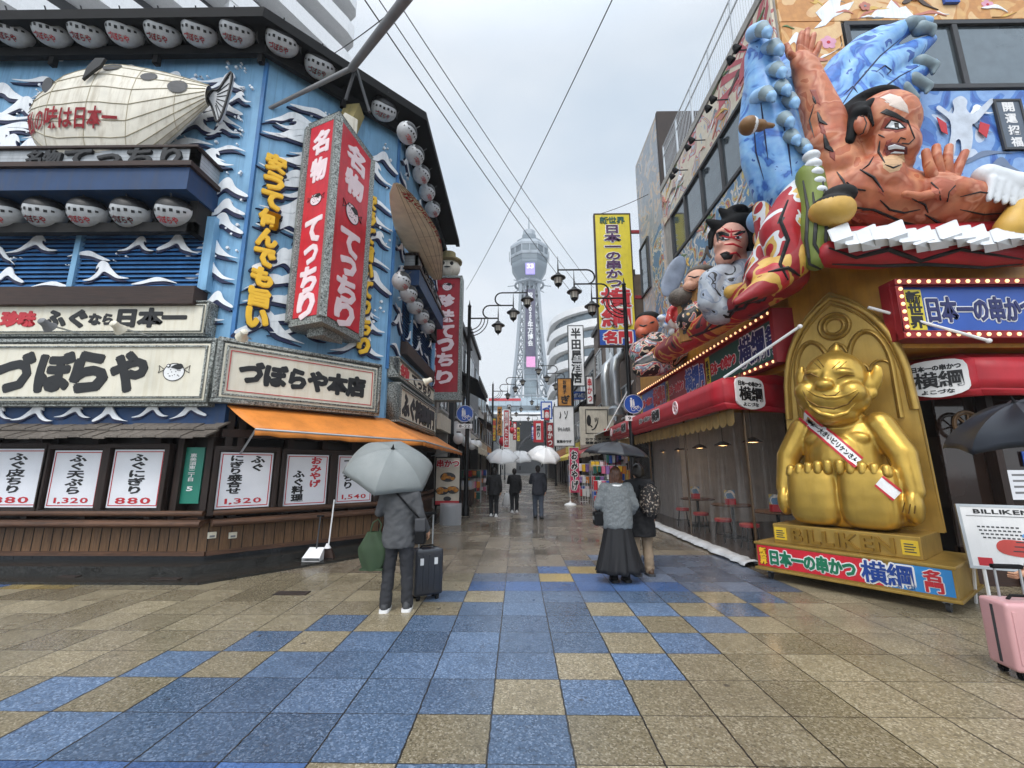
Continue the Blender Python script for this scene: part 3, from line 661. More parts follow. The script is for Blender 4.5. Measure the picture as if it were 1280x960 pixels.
# ------------------------------------------------ two giant paper pufferfish
def puffer(F, r, label, flip=False, body='私の味は日本一', off=.02, tail=True, dep=.75, blunt=1., paper=None):
    u0, u1, v0, v1 = r; w = u1-u0; h = v1-v0
    T = thing('pufferfish_lantern', label, 'fish lantern', F.w((u0+u1)/2, -off, v0), F.rz)
    s = -1 if flip else 1
    def prof(t):    # t 0 head .. 1 tail : centre height, half height
        up = h*(.6+.4*sin(min(1, t/.45)*pi/2)**.75) if t < .45 else h*(1.0-.2*((t-.45)/.55)**1.5)
        lo = h*(.5-.5*min(1, t/(.26*blunt))**.55) if t < .26*blunt else h*(.62*max(0, (t-.62)/.38)**1.1)
        return up, lo
    def surf(t, b, e=0.):
        up, lo = prof(t); c = (up+lo)/2; hr = (up-lo)/2
        rr = min(1, t/(.22*blunt))**.5*(1-.75*max(0, (t-.5)/.5)**1.4)
        y = -(dep*.5+dep*.5*rr*cos(b)); sc_ = 1+e/max(.12, hr); return (s*(t-.5)*w, y-e*cos(b), c+hr*sin(b)*sc_)
    nb = 9
    mb = MB(); NT, NB = 14, 20
    mb.grid(lambda a, b: surf(.004+a*.994, (b-.5)*2*pi), NT, NB)
    fi = len(mb.f); mb.m = [1 if NB//4*3 <= (i//NT) <= NB//4*3+1 else 0 for i in range(fi)]
    mb.build('body', [paper or m_fishc, m_fishb], T, smooth=12, recalc=False)
    mb = MB()
    for j in range(5, 16): mb.tube([surf(.01+i/14*.985, (j/NB-.5)*2*pi, .004) for i in range(15)], .007, 5)
    for i in (3, 6, 9, 12): mb.tube([surf(i/14, (j/NB-.5)*2*pi, .003) for j in range(5, 16)], .005, 5)
    mb.build('ribs', mat('lantern_rib', '#a59a7e', .6), T)
    def tz(x, z, e=.012):
        t = max(.02, min(.98, s*x/w+.5)); up, lo = prof(t); c = (up+lo)/2; sb = max(-.98, min(.98, (z-c)/((up-lo)/2)))
        p = surf(t, math.asin(sb), e); return (x, p[1], z)
    # eye, gill and back marks
    ex, ez = -s*w*.34, h*.7
    MB().poly([(ex+w*.035*cos(a)*.8, ez+h*.07*sin(a)) for a in [k*pi/8 for k in range(16)]], tz(ex, ez)[1]-.03, tz(ex, ez)[1]+.1).build('eye', m_dgrey, T)
    for (cx, cz, a, b) in ((-.02, .9, .05, .055), (.2, .8, .042, .05), (.36, .72, .05, .07), (-.14, .93, .05, .03)):
        cx *= s*w; cz *= h
        pts = [tz(cx+a*w*cos(k*pi/8), cz+b*h*sin(k*pi/8), .015) for k in range(16)]; MB().add(pts, [tuple(range(16))]).build('back_mark', m_dgrey, T, recalc=False)
    mb = MB(); fx, fz = -s*w*.1, h*.8
    out = [(0, .02), (.06, .1), (.15, .1), (.12, .03), (.05, -.03), (-.02, -.1)]
    y = tz(fx, fz)[1]
    mb.poly([(fx+s*a*w*.6, fz+b*h) for a, b in out], y-.1, y-.05); mb.build('side_fin', m_ink, T)
    if tail:
        mb = MB(); cx, cz = s*w*.5, h*.72
        out = bez([(-.04, .0), (.0, .07), (.06, .08), (.15, .24), (.18, .21), (.17, .04), (.13, -.18), (.09, -.24), (.04, -.14), (0, -.07), (-.02, -.04)], 3)
        mb.poly([(cx+s*a*w*.55, cz+b*h) for a, b in out], -.3, -.24, 0)
        mb.build('tail_fin', m_fishw, T)
        mb = MB()
        ed = [Vector((cx+s*a*w*.55, -.31, cz+b*h)) for a, b in out]; mb.tube(ed+[ed[0]], .022, 5)
        for k in range(8): b = -.22+k*.06; mb.tube([(cx+s*.05*w*.55, -.305, cz+b*.35*h), (cx+s*(.17-.012*abs(k-5))*w*.55, -.305, cz+b*h)], .009, 4)
        mb.build('tail_rays', m_ink, T)
    def wr(p): q_ = tz(p[0], p[2], .02); return q_
    b0 = text_mb(body, w*.55, h*.19, .028, t=.001, cx=-w*.17, cz=h*.36)
    # fine triangles so that the letters follow the curved paper
    me = bpy.data.meshes.new('t'); me.from_pydata(b0.v, [], b0.f); b = bmesh.new(); b.from_mesh(me)
    bmesh.ops.triangulate(b, faces=b.faces)
    for _ in range(3): 
        es = [e for e in b.edges if e.calc_length() > .08]
        if es: bmesh.ops.subdivide_edges(b, edges=es, cuts=1)
    bmesh.ops.triangulate(b, faces=b.faces); b.to_mesh(me); b.free()
    m2 = MB(); m2.add([wr(tuple(v.co)) for v in me.vertices], [tuple(p.vertices) for p in me.polygons]); m2.build('lettering', m_redtxt, T, recalc=False)
    return T
puffer(FL, FL.rect(52, 84, 246, 212, .42), 'giant cream paper pufferfish on the blue front wall above the balcony board')
puffer(FS, FS.rect(493, 232, 546, 348, .5), 'giant cream paper pufferfish seen end on, on the street side wall', flip=False, tail=True, dep=1.0, blunt=1.7, paper=mat('lantern_cream_lightened', '#e6dcc2', .5, var=.12))  # streak-free cream, lightened in colour to offset the shade on this wall

# ------------------------------------------------ signboards
def fish_logo(T, cx, cz, s, y, fill=m_white, ink=m_ink, name='fish_emblem'):
    mb = MB(); c = [(cx+s*.5*cos(a), cz+s*.42*sin(a)-.02*s) for a in [k*pi/12 for k in range(24)]]
    mb.tube([(x, y-.006, z) for x, z in c+[c[0]]], s*.018, 4, 1)
    mb.poly(c, y-.004, y, 0)
    mb.poly(bez([(cx-.15*s, cz+.2*s), (cx, cz+.32*s), (cx+.3*s, cz+.38*s), (cx+.42*s, cz+.2*s), (cx+.2*s, cz+.1*s), (cx, cz+.16*s)], 3), y-.012, y-.005, 1)
    for sx, rot in ((-1, 0), (1, 0)):
        pts = [(cx+sx*.46*s, cz+.1*s), (cx+sx*.74*s, cz+.3*s), (cx+sx*.7*s, cz+.08*s), (cx+sx*.74*s, cz-.06*s)]
        mb.tube([(x, y-.006, z) for x, z in pts+[pts[0]]], s*.016, 4, 1)
    e = [(cx-.28*s+s*.09*cos(a), cz+.28*s+s*.09*sin(a)) for a in [k*pi/6 for k in range(12)]]; mb.poly(e, y-.014, y-.006, 1)
    e = [(cx-.28*s+s*.05*cos(a), cz+.28*s+s*.05*sin(a)) for a in [k*pi/6 for k in range(12)]]; mb.poly(e, y-.018, y-.014, 0)
    rnd = random.Random(4)
    for k in range(14):
        x, z = cx+rnd.uniform(-.3, .35)*s, cz+rnd.uniform(-.25, .12)*s; mb.cyl((x, y-.008, z), (x, y, z), s*.022, n=6, m=1)
    mb.build(name, [fill, ink], T)
OF = .34
u1 = FL.uv(262, 470, OF)[0]; v0 = FL.uv(130, 507, OF)[1]; v1 = FL.uv(130, 422, OF)[1]
T, w, h = board(FL, (-8.3, u1, v0, v1), 'long cream shop sign with four black characters and a pufferfish drawing, front left', 'sign', d=.3, f=.16, panel=m_cream, fm=m_ornate)
cx = lambda x, y=465: FL.uv(x, y, OF)[0]-(-8.3+u1)/2
for ch, x, ww in (('づ', 14, 46), ('ぼ', 64, 48), ('ら', 108, 42), ('や', 157, 44)):
    txt(T, ch, cx(x), h*.5, .58, h*.56, m_ink, y=-.28, bold=.075)
fish_logo(T, cx(214), h*.5, .36, -.282)
v0 = FL.uv(130, 419, .3)[1]; v1 = FL.uv(130, 375, .3)[1]; u1 = FL.uv(256, 400, .3)[0]
T, w, h = board(FL, (-8.0, u1, v0, v1), 'narrow cream sign with red and black characters just under the blue louvres', 'sign', d=.26, f=.09, panel=m_cream, fm=m_ornate)
cx = lambda x, y=400: FL.uv(x, y, .3)[0]-(-8.0+u1)/2
txt(T, '珍味', cx(18), h*.5, .6, .27, m_redtxt, y=-.24, bold=.07)
txt(T, 'ふぐ', cx(76), h*.5, .78, .31, m_ink, y=-.24, bold=.07); txt(T, 'なら', cx(122), h*.48, .42, .2, m_ink, y=-.24, bold=.06); txt(T, '日本一', cx(186), h*.52, 1.2, .33, m_ink, y=-.24, bold=.07)
# corner sign
OF = .34
uL = FC.uv(266, 470, OF)[0]; uR_ = FC.uv(477, 490, OF)[0]
v0 = 2.68; v1 = 3.8
T, w, h = board(FC, (uL+.03, uR_, v0, v1), 'cream shop sign with six black characters on the slanted corner above the orange awning', 'sign', d=.3, f=.16, panel=m_cream, fm=m_ornate)
txt(T, 'づぼらや本店', 0, h*.5, w*.76, h*.36, m_ink, y=-.28, bold=.075)
mb = MB(); frame_mb(w*.87, h*.185, h*.815, .012, .012, mb, y0=-.283); mb.build('border_line', m_redtxt, T)
# street side signs
T, w, h = board(FS, (.12, 4.6, 2.62, 3.52), 'cream sign with large black characters on the street side wall', 'sign', d=.3, f=.12, panel=m_cream, fm=m_ornate)
txt(T, 'ふぐ料理専門', 0, h*.5, w*.86, h*.6, m_ink, y=-.28, bold=.075)
T, w, h = board(FS, (.05, 4.4, 3.62, 4.1), 'narrow cream sign with red and black lettering above the street side sign', 'sign', d=.26, f=.08, panel=m_cream, fm=m_ornate)
txt(T, '名物', -w*.36, h*.5, w*.18, h*.55, m_redtxt, y=-.24, bold=.07); txt(T, 'てっちり', w*.08, h*.5, w*.55, h*.55, m_ink, y=-.24, bold=.06)

# red two-faced wedge sign
al, ar = FC.uv(374, 290, .3)[0], FC.uv(459, 285, .3)[0]
D = 1.05; ap = FC.uv(413.5, 270, D)[0]; zt = FC.uv(425, 140, D)[1]; zb = FC.uv(401, 402, D)[1]
T = thing('corner_sign', 'tall red wedge shaped sign with white brush characters on the corner, grey speckled frame', 'sign', FC.w((al+ar)/2, 0, zb), FC.rz)
c0 = (al+ar)/2; H = zt-zb; PL, PA, PR_ = Vector((al-c0, -.3, 0)), Vector((ap-c0, -D, 0)), Vector((ar-c0, -.3, 0))
mb = MB(); tri = [(PL.x, PL.y), (PA.x, PA.y), (PR_.x, PR_.y)]; back = [(PL.x, PL.y), (PR_.x, PR_.y), (PR_.x*.8, -.02), (PL.x*.8, -.02)]
def shrink(pts, k): c = Vector((sum(p[0] for p in pts)/3, sum(p[1] for p in pts)/3)); return [tuple(c+(Vector(p)-c)*k) for p in pts]
mb.prism(shrink(tri, .93), .12, H-.12); mb.build('core', m_red, T)
mb = MB(); mb.prism(shrink(tri, 1.04), H-.14, H); mb.prism(shrink(tri, 1.04), 0, .14); mb.prism(shrink(tri, .5), -.16, 0); mb.prism(back, 0, H*.98)
for p, r in ((PL, .07), (PA, .07), (PR_, .07)): mb.box(p.x-r, p.x+r, p.y-r+.03, p.y+r+.03, .1, H-.1)
mb.build('frame', m_ornate, T, bevel=.008)
mb = MB(); mb.beam((-.05, -.45, H), (.25, -.2, H+1.0), .34, .3); mb.build('bracket', mat('ochre_bracket', '#8f8254', .6, streak=.5), T)
mb = MB(); mb.box(-.02, .3, -.3, -.05, H+.25, H+.75); mb.build('beacon_box', mat('beacon_yellow', '#a8924a', .5, streak=.5), T, bevel=.03); MB().box(-.14, .16, -.66, -.36, H+.02, H+.42).build('cream_box', m_fishc, T, bevel=.03)
for p, q_, nm in ((PL, PA, 0), (PA, PR_, 1)):
    d = (q_-p); ln = d.length; X = Matrix.Translation((p+q_)/2) @ Matrix.Rotation(math.atan2(d.y, d.x), 4, 'Z')
    k = .93
    mb = MB(); mb.box(-ln/2+.085, ln/2-.085, -.004-.02, .05, .15, H-.15); o = mb.build('red_panel', m_red, T); o.matrix_basis = X
    mb = MB()
    ww = ln*.5
    for ch, fz in (('名', .87), ('物', .73), ('て', .43), ('っ', .315), ('ち', .2), ('り', .085)):
        text_mb(ch, ww*(.82 if ch == 'っ' else 1), H*(.085 if ch == 'っ' else .115), .06, t=.012, cx=0, cz=H*fz, y=-.024, mb=mb, skew=.08)
    o = mb.build('lettering', m_pink, T, recalc=False); o.matrix_basis = X
    e = thing('tmp', None, None); fish_logo(e, 0, H*.58, ln*.36, -.026, m_pink, m_ink)
    o = e.children[0]; o.parent = T; o.matrix_basis = X; bpy.data.objects.remove(e)
# yellow vertical slogans in relief
for (chars, F, x0, y0, x1, y1, hw, lab) in (('安うて何んでも旨い', FC, 345, 205, 321, 398, 13, 'yellow raised characters running down the blue corner wall left of the red sign'), ('安うて旨いてっちり', FC, 463, 252, 454, 432, 7, 'smaller yellow raised characters running down the wall right of the red sign')):
    ua, va = F.uv(x0, y0, .1); ub, vb = F.uv(x1, y1, .1); n = len(chars)
    T = thing('wall_lettering', lab, 'lettering', F.w((ua+ub)/2, -.06, vb-.2), F.rz)
    hh = (va-vb)/(n-1); ww = (F.uv(x0+hw, y0, .1)[0]-F.uv(x0-hw, y0, .1)[0])
    mb, m2 = MB(), MB()
    for i, ch in enumerate(chars):
        z = va-i*hh-(vb-.2); k = .72 if ch == 'っ' else .86
        text_mb(ch, ww*k*1.1, hh*k, .075, t=.05, cx=(ua-ub)/2*(1-2*i/(n-1)), cz=z, mb=mb, y=-.03)
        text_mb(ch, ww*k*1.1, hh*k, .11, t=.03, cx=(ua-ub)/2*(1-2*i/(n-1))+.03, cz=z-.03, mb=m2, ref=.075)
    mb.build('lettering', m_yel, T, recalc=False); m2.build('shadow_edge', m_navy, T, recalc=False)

# ------------------------------------------------ ground floor: wave board, shingles, posts, sills, posters
vA, vB = FL.uv(120, 507, .1)[1], FL.uv(120, 531, .1)[1]
mb = MB(); mb.box(-9, .12, -.12, .25, vB, 2.7); inb(mb.build('wave_board', m_dkblue), FL)
waves(FL, [(-5.2, 0, vB+.02, vA+.1)], 'wave_relief', y=-.12, seed=21, sc=.62, step=(1.1, .5))
mb = MB(); rnd = random.Random(2); vC = FL.uv(120, 548, .5)[1]
for k in range(44):
    u = -8.6+k*.2; z = rnd.uniform(-.015, .015)
    for j in range(2):
        a = .06+.26*j; b = a+.3; za = vB-.02-.1*j*1.2+.03*(1-j); zb_ = za-.12
        mb.add([(u, -a, za+z), (u+.19, -a, za+z), (u+.19, -b, zb_+z), (u, -b, zb_+z), (u, -a, za+z+.03), (u+.19, -a, za+z+.03), (u+.19, -b, zb_+z+.03), (u, -b, zb_+z+.03)], [(3, 2, 1, 0), (4, 5, 6, 7), (0, 1, 5, 4), (1, 2, 6, 5), (2, 3, 7, 6), (3, 0, 4, 7)])
inb(mb.build('shingle_roof', m_greywood), FL)
vs_ = FL.uv(120, 650, .2)[1]; vp = FL.uv(120, 690, 0)[1]
for F, a, b in ((FL, -9, 0.02), (FC, 0.0, LC), (FS, 0, LS)):
    mb = MB(); mb.box(a, b, -.02, .24, vp, vs_-.05)
    inb(mb.build('wainscot', m_plank), F)
    mb = MB(); n = int((b-a)/.16)
    for k in range(n+1): mb.box(a+k*(b-a)/n-.006, a+k*(b-a)/n+.006, -.024, -.018, vp, vs_-.06)
    inb(mb.build('plank_joints', m_dullblack), F)
    mb = MB(); mb.box(a, b, -.06, .24, vp-.05, vp+.015); inb(mb.build('base_rail', m_log), F)
    mb = MB(); mb.box(a, b, -.035, .24, .1, vp-.05)
    inb(mb.build('plinth', m_btile), F)
    mb = MB()
    for k in range(int((b-a)/.155)): mb.box(a+k*.155+.004, a+k*.155+.15, -.042, -.034, .14, vp-.06)
    inb(mb.build('plinth_tiles', m_btile, bevel=.003), F)
    mb = MB(); mb.box(a, b, -.24, .2, vs_-.06, vs_+.0); mb.tube([(a, -.22, vs_-.06), ((a+b)/2, -.225, vs_-.065), (b, -.22, vs_-.06)], .055, 10); mb.tube([(a, -.19, vs_+.1), (b, -.19, vs_+.1)], .045, 10)
    inb(mb.build('sill', m_log, smooth=50), F)
for F, us in ((FL, (-6.6, -4.9, -4.02, -3.02, -2.05, -.98, -.58, -.08)), (FC, (.12, .3, 1.12, 1.75, 2.35, LC-.05)), (FS, (.5, 1.8, 3.4, 5.6))):
    for u in us: inb(MB().box(u-.055, u+.055, -.1, .2, vs_, 2.6).build('post', m_brownv, bevel=.008), F)
mb = MB()
for F, a, b in ((FL, -9, 0), (FC, 0, LC), (FS, 0, LS)): mb.X = F.mx(); mb.box(a, b, -.12, .25, 2.12, 2.26); mb.box(a, b, .05, .12, 1.9, 1.94); mb.X = None
inb(mb.build('lintel', m_brown, bevel=.008))
mb = MB()
for F, a, b in ((FL, -9, 0), (FC, 0, LC), (FS, 0, LS)): mb.X = F.mx(); mb.box(a, b, .16, .2, vs_, 2.4); mb.X = None
inb(mb.build('window_backing', mat('dark_interior', '#1f1611', .4, var=.5, scale=2)))
def poster(F, x0, y0, x1, y1, name_lab, cols, price, off=.16, red=None):
    r = F.rect(x0, y0, x1, y1, off); u0, u1, v0, v1 = r; w, h = u1-u0, v1-v0
    T = thing('menu_poster', name_lab, 'poster', F.w((u0+u1)/2, -off+.04, v0), F.rz, 'menu posters on the restaurant front')
    MB().box(-w/2-.09, w/2+.09, 0, .06, -.1, h+.09).build('backboard', m_brownv, T)
    frame_mb(w+.2, -.1, h+.1, .09, .075).build('wooden_frame', m_brownv, T, bevel=.01)
    mb = MB(); mb.box(-w/2, w/2, -.022, .0, 0, h); mb.build('sheet', m_paper, T)
    frame_mb(w*.94, h*.03, h*.97, .002, .014, y0=-.0235).build('border_line', m_redtxt, T)
    n = len(cols); 
    for i, (s_, top, hh, mm) in enumerate(cols):
        cxx = ((n-1)/2-i)*w*.4; L_ = len(s_)
        txt(T, s_, cxx, h*(top-hh/2), w*(.27 if n > 1 else .35), h*hh, mm, y=-.024, bold=.05, vertical=True, t=.003)
    if price: txt(T, price, 0, h*.12, w*.68, h*.11, m_redtxt, y=-.024, bold=.02, t=.003, name='price')
    return T
poster(FL, -8, 561, 43, 634, 'white menu poster priced 880 at the left edge of the front', [('ふぐ皮ちり', .92, .68, m_ink)], '880')
poster(FL, 68, 563, 117, 635, 'white menu poster priced 1,320 between two 880 posters', [('ふぐ天ぷら', .92, .68, m_ink)], '1,320')
poster(FL, 143, 562, 196, 635, 'white menu poster priced 880 next to the green address plate', [('ふぐにぎり', .92, .68, m_ink)], '880')
poster(FC, 277, 565, 336, 633, 'white menu poster priced 1,320 under the orange awning', [('ふぐ', .94, .28, m_ink), ('にぎり盛合せ', .94, .68, m_ink)], '1,320')
poster(FC, 360, 568, 407, 630, 'white poster with red and black characters and no price under the awning', [('おみやげ', .95, .6, m_redtxt), ('ふぐ料理', .68, .6, m_ink)], None)
poster(FC, 424, 569, 464, 627, 'white menu poster priced 1,540 partly behind the grey umbrella', [('ふぐ鍋', .9, .5, m_ink), ('てっちり', .9, .6, m_ink)], '1,540')
r = FL.rect(227, 559, 243, 630, .11)
T, w, h = board(FL, r, 'narrow green address plate between dark posts', 'plate', name='address_plate', d=.05, f=0, panel=mat('plate_green', '#1f7d6a', .4))
txt(T, '恵美須東二丁目', 0, h*.64, w*.34, h*.5, m_white, y=-.034, bold=.02, vertical=True, t=.002); txt(T, '5', 0, h*.26, w*.3, h*.08, m_white, y=-.034, t=.002)
# wall sockets under the awning
for i, x in enumerate((265, 291)):
    u, v = FC.uv(x, 669, .05); T = thing('wall_socket', ('small pale socket box low on the wooden wall, left one of two', 'small pale socket box low on the wooden wall, right one of two')[i], 'socket', FC.w(u, -.02, v-.05), FC.rz)
    MB().box(-.06, .06, -.05, 0, 0, .1).build('box', m_cream, T, bevel=.01); MB().box(-.035, .035, -.056, -.051, .02, .05).build('cover', m_grey, T)

# orange awning round the corner (part of the building)
def W2(F, u, o, v): return F.w(u, -o, v)
mit = 1.0*math.tan((pi/2-FC.rz)/2)
top = [W2(FC, .0, .1, 2.68), W2(FC, LC-.03, .12, 2.66), W2(FS, LS+.3, .1, 2.66)]
bot = [W2(FC, .28, .98, 2.22), W2(FC, LC+.98*math.tan((pi/2-FC.rz)/2), .98, 2.16), W2(FS, LS+.45, .95, 2.16)]
mb = MB()
def strip(a0, a1, b0, b1, n, sag=.02):
    def fn(i, j):
        p = a0.lerp(a1, i).lerp(b0.lerp(b1, i), j); return p+Vector((0, 0, -sag*sin(pi*j)+.012*sin(i*n*2.1)*j))
    mb.grid(fn, n, 6)
    def fv(i, j):
        p = b0.lerp(b1, i); return p+Vector((0, 0, .012*sin(i*n*2.1)-.11*j)) + (b0-a0).normalized()*0.004*sin(i*n*5)*j
    mb.grid(fv, n, 2)
strip(top[0], top[1], bot[0], bot[1], 16); strip(top[1], top[2], bot[1], bot[2], 24)
o = inb(mb.build('awning', m_orange, smooth=40, recalc=False)); s_ = o.modifiers.new('thick', 'SOLIDIFY'); s_.thickness = .008
for F, u in ((FC, .3), (FC, LC-.2), (FS, LS-.3)): inb(MB().tube([W2(F, u, .0, 1.78 if F is FC else 2.0), W2(F, u, .93, 2.2)], .018, 6).build('awning_arm', m_alu))
mb = MB(); mb.tube([b+Vector((0, 0, -.01)) for b in bot], .02, 6); inb(mb.build('awning_bar', m_alu))

# grey flag pole leaning out over the square
T = thing('flagpole', 'long grey pole leaning out from the corner roof over the square', 'pole', P(442, 84, 7.4))
b_ = P(442, 84, 7.4); a_ = P(332, 138, 7.55); c_ = P(520, -18, 5.2)
mb = MB(); mb.tube([a_-b_, Vector((0, 0, 0))], [.035, .05], 10); mb.tube([Vector((-.04, 0, -.03)), c_-b_], [.075, .085], 12); mb.build('pole', m_grey, T, smooth=40)
mb = MB(); mb.tube([Vector((0, .05, -.05)), P(432, 125, 7.5)-b_], .03, 6); mb.tube([Vector((.05, .05, -.02)), P(462, 140, 7.5)-b_], .03, 6); mb.build('bracket', m_dgrey, T)
# spotlights on arms in front of the signs
def spot(F, x, y, off, x2, y2, label, c=m_grey):
    u, v = F.uv(x, y, off); T = thing('sign_spotlight', label, 'spotlight', F.w(u, -off, v), F.rz, 'spotlights on arms over the restaurant signs')
    u2, v2 = F.uv(x2, y2, .3); 
    MB().tube([(0, 0, 0), (u2-u, off-.3, v2-v)], .014, 6).build('arm', m_alu, T)
    mb = MB(); mb.lathe([(.03, -.1), (.055, -.08), (.06, .0), (.1, .09), (.092, .09), (.05, .0)], n=14, X=Matrix.Rotation(-2.0, 3, 'X')); mb.build('lamp_head', c, T, smooth=40)
spot(FL, 57, 405, .85, 103, 418, 'grey spotlight on an arm over the first sign characters'); spot(FL, 146, 408, .85, 186, 420, 'pale spotlight on an arm over the middle of the narrow sign', m_cream)
spot(FC, 304, 418, .85, 314, 424, 'white spotlight on the corner sign, left end', m_cream); spot(FS, 535, 476, .9, 505, 474, 'white spotlight on a long arm in front of the street side sign', m_cream)

# tall projecting sign beyond the restaurant
Fp = Fr((-2.9, 15.0), 0)
r = Fp.rect(541, 346, 575, 497)
T = thing('projecting_sign', 'tall dark red sign with white characters and a fish in a hat on top', 'sign', Fp.w((r[0]+r[1])/2, 0, r[2]))
w, h = r[1]-r[0], r[3]-r[2]
MB().box(-w/2+.06, w/2-.06, -.04, .34, .12, h-.08).build('red_panel', mat('deep_red', '#a81f2e', .4, streak=.3, dirt=lin('#4d0c12')), T)
mb = MB(); frame_mb(w, .1, h, .1, .08, mb); frame_mb(w, .1, h, -.4, .08, mb); mb.box(-w/2-.04, w/2+.04, -.14, .44, -.1, .12); mb.build('frame', m_ornate, T)
MB().box(w/2-.06, w/2-.01, 0, .32, .12, h-.08).build('white_side', m_white, T)
mb = MB()
for ch, fz in (('珍', .79), ('味', .66), ('て', .53), ('っ', .42), ('ち', .3), ('り', .16)): text_mb(ch, w*.5, h*.1, .06, t=.015, cz=h*fz, y=-.042, mb=mb)
mb.build('lettering', m_pink, T, recalc=False); fish_logo(T, 0, h*.91, .36, -.045, m_pink)
mb = MB(); mb.ell((0, .15, h+.38), (.44, .36, .36), 16, 10); mb.build('fish_head', m_fishc, T, smooth=60)
mb = MB(); mb.lathe([(.5, h+.62), (.5, h+.68), (.26, h+.72), (.25, h+1.0), (.02, h+1.03)], (0, .15, 0), 16); mb.build('hat', mat('straw_hat', '#8f8258', .7, streak=.4), T, smooth=30)
mb = MB()
for sx in (-1, 1): mb.ell((sx*.16, -.18, h+.45), (.07, .03, .08), 10, 6); 
mb.ell((0, -.21, h+.3), (.12, .03, .03), 10, 6); mb.build('face_marks', m_ink, T)
# ================================================================== RIGHT BUILDING: skewer restaurant
m_yelwall = mat('ochre_fascia', '#b98426', .5, var=.15, streak=.3, dirt=lin('#6e4a14'))
m_awnred = mat('red_awning', '#b3202e', .5, var=.1, streak=.2, dirt=lin('#6a0f18'))
m_redwall = mat('red_wall', '#8f1d24', .5, var=.12)
m_orangewood = mat('ochre_wood', '#b57c34', .5, var=.2)
def mural(name, c, scale=1.2, rough=.45, dist=1.6, det=1.5, inter='CONSTANT'):
    if name in MATS: return MATS[name]
    m = bpy.data.materials.new(name); m.use_nodes = True; t = m.node_tree; b = t.nodes['Principled BSDF']; N = t.nodes.new; K = t.links.new
    tc = N('ShaderNodeTexCoord'); n = N('ShaderNodeTexNoise'); n.inputs['Scale'].default_value = scale; n.inputs['Detail'].default_value = det; n.inputs['Distortion'].default_value = dist
    r = N('ShaderNodeValToRGB'); MATS[name] = m; r.color_ramp.interpolation = inter; k = len(c)
    for i, h in enumerate(c):
        e = r.color_ramp.elements[i] if i < 2 else r.color_ramp.elements.new(.5)
        e.position = .28+.44*i/k if i else 0; e.color = (*lin(h), 1)
    n2 = N('ShaderNodeTexNoise'); n2.inputs['Scale'].default_value = 9; n2.inputs['Detail'].default_value = 5
    x = N('ShaderNodeMix'); x.data_type = 'RGBA'; x.blend_type = 'OVERLAY'; x.inputs[0].default_value = .35
    K(tc.outputs['Object'], n.inputs['Vector']); K(n.outputs['Fac'], r.inputs[0]); K(tc.outputs['Object'], n2.inputs['Vector']); K(r.outputs[0], x.inputs[6]); K(n2.outputs['Fac'], x.inputs[7]); K(x.outputs[2], b.inputs['Base Color']); b.inputs['Roughness'].default_value = rough; return m
m_mur1 = mural('mural_grey_swirl', ['#8f979f', '#b9bcc0', '#c9b7a2', '#a3a9b0', '#b88f8c', '#98a2ac', '#c4c6c8'])
m_mur2 = mural('mural_ochre', ['#c98f4e', '#d3a468', '#c58a4c', '#dcb684', '#c9985c', '#d6a565'], .8)
m_mur3 = mural('mural_blue_wave', ['#2b4f9a', '#3a62ad', '#4d7cc0', '#7fa3d4', '#35589f', '#c5d2e4', '#2d4f98'], 1.3)
m_mur4 = mural('mural_colour', ['#5d86a8', '#b35a4e', '#c9b25f', '#8b9aa6', '#d6d0c6', '#5d86a8', '#c47868', '#98a8b4', '#d8c884', '#6a7c90'], 1.7)
m_mur5 = mural('mural_pale', ['#9aa6b4', '#c9a06a', '#b8c0c8', '#b86a6c', '#d8cdb8', '#8fa0b8', '#d0b05c', '#a8b4bc', '#c88a86'], 1.5)
RO = (5.0, 7.0)
BR = thing('corner_building', 'large corner building with painted murals and long dark window bands on its upper floors', 'building', (RO[0], RO[1], 0))
def inr(o, F=None):
    o.parent = BR; o.matrix_basis = Matrix.Translation((-RO[0], -RO[1], 0)) @ (F.mx() if F else Matrix.Identity(4)); return o
FR = Fr((5.0, 13.6), -pi/2); FF = Fr((5.0, 7.0), 0)
inr(MB().prism([(5.02, 7.02), (18, 7.02), (18, 13.6), (5.02, 13.6)], 4.6, 10.95).build('upper_wall', m_conc))
inr(MB().prism([(4.95, 6.95), (18, 6.95), (18, 13.62), (4.95, 13.62)], 10.95, 11.15).build('parapet', m_conc))
inr(MB().prism([(4.75, 16.6), (4.75, 7.3), (5.55, 6.15), (18, 6.15), (18, 16.6)], 3.3, 5.05).build('fascia', m_yelwall))
inr(MB().prism([(8.3, 16.6), (8.3, 7.3), (8.3, 6.9), (18, 6.9), (18, 16.6)], .0, 3.3).build('shop_core', m_dullblack))
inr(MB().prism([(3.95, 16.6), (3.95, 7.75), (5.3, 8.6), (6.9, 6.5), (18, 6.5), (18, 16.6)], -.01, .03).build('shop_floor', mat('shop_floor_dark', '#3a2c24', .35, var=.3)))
inr(MB().box(4.2, 18, 16.5, 16.7, 0, 3.4).build('end_wall', m_dullblack))
mb = MB(); mb.box(8.22, 8.3, 7, 16.5, .9, 2.2); mb.box(8.2, 8.3, 7, 16.5, .86, .94); inr(mb.build('back_wall_panel', wood('back_panel_wood', '#2c1a11', axis=2)))
mb = MB()
for k in range(7): inr(MB().box(8.18, 8.22, 7.6+k*1.3, 8.2+k*1.3, 1.3, 2.1).build('wall_menu', mat('wall_menu_paper', '#6d5a40', .6, var=.3, scale=14)))
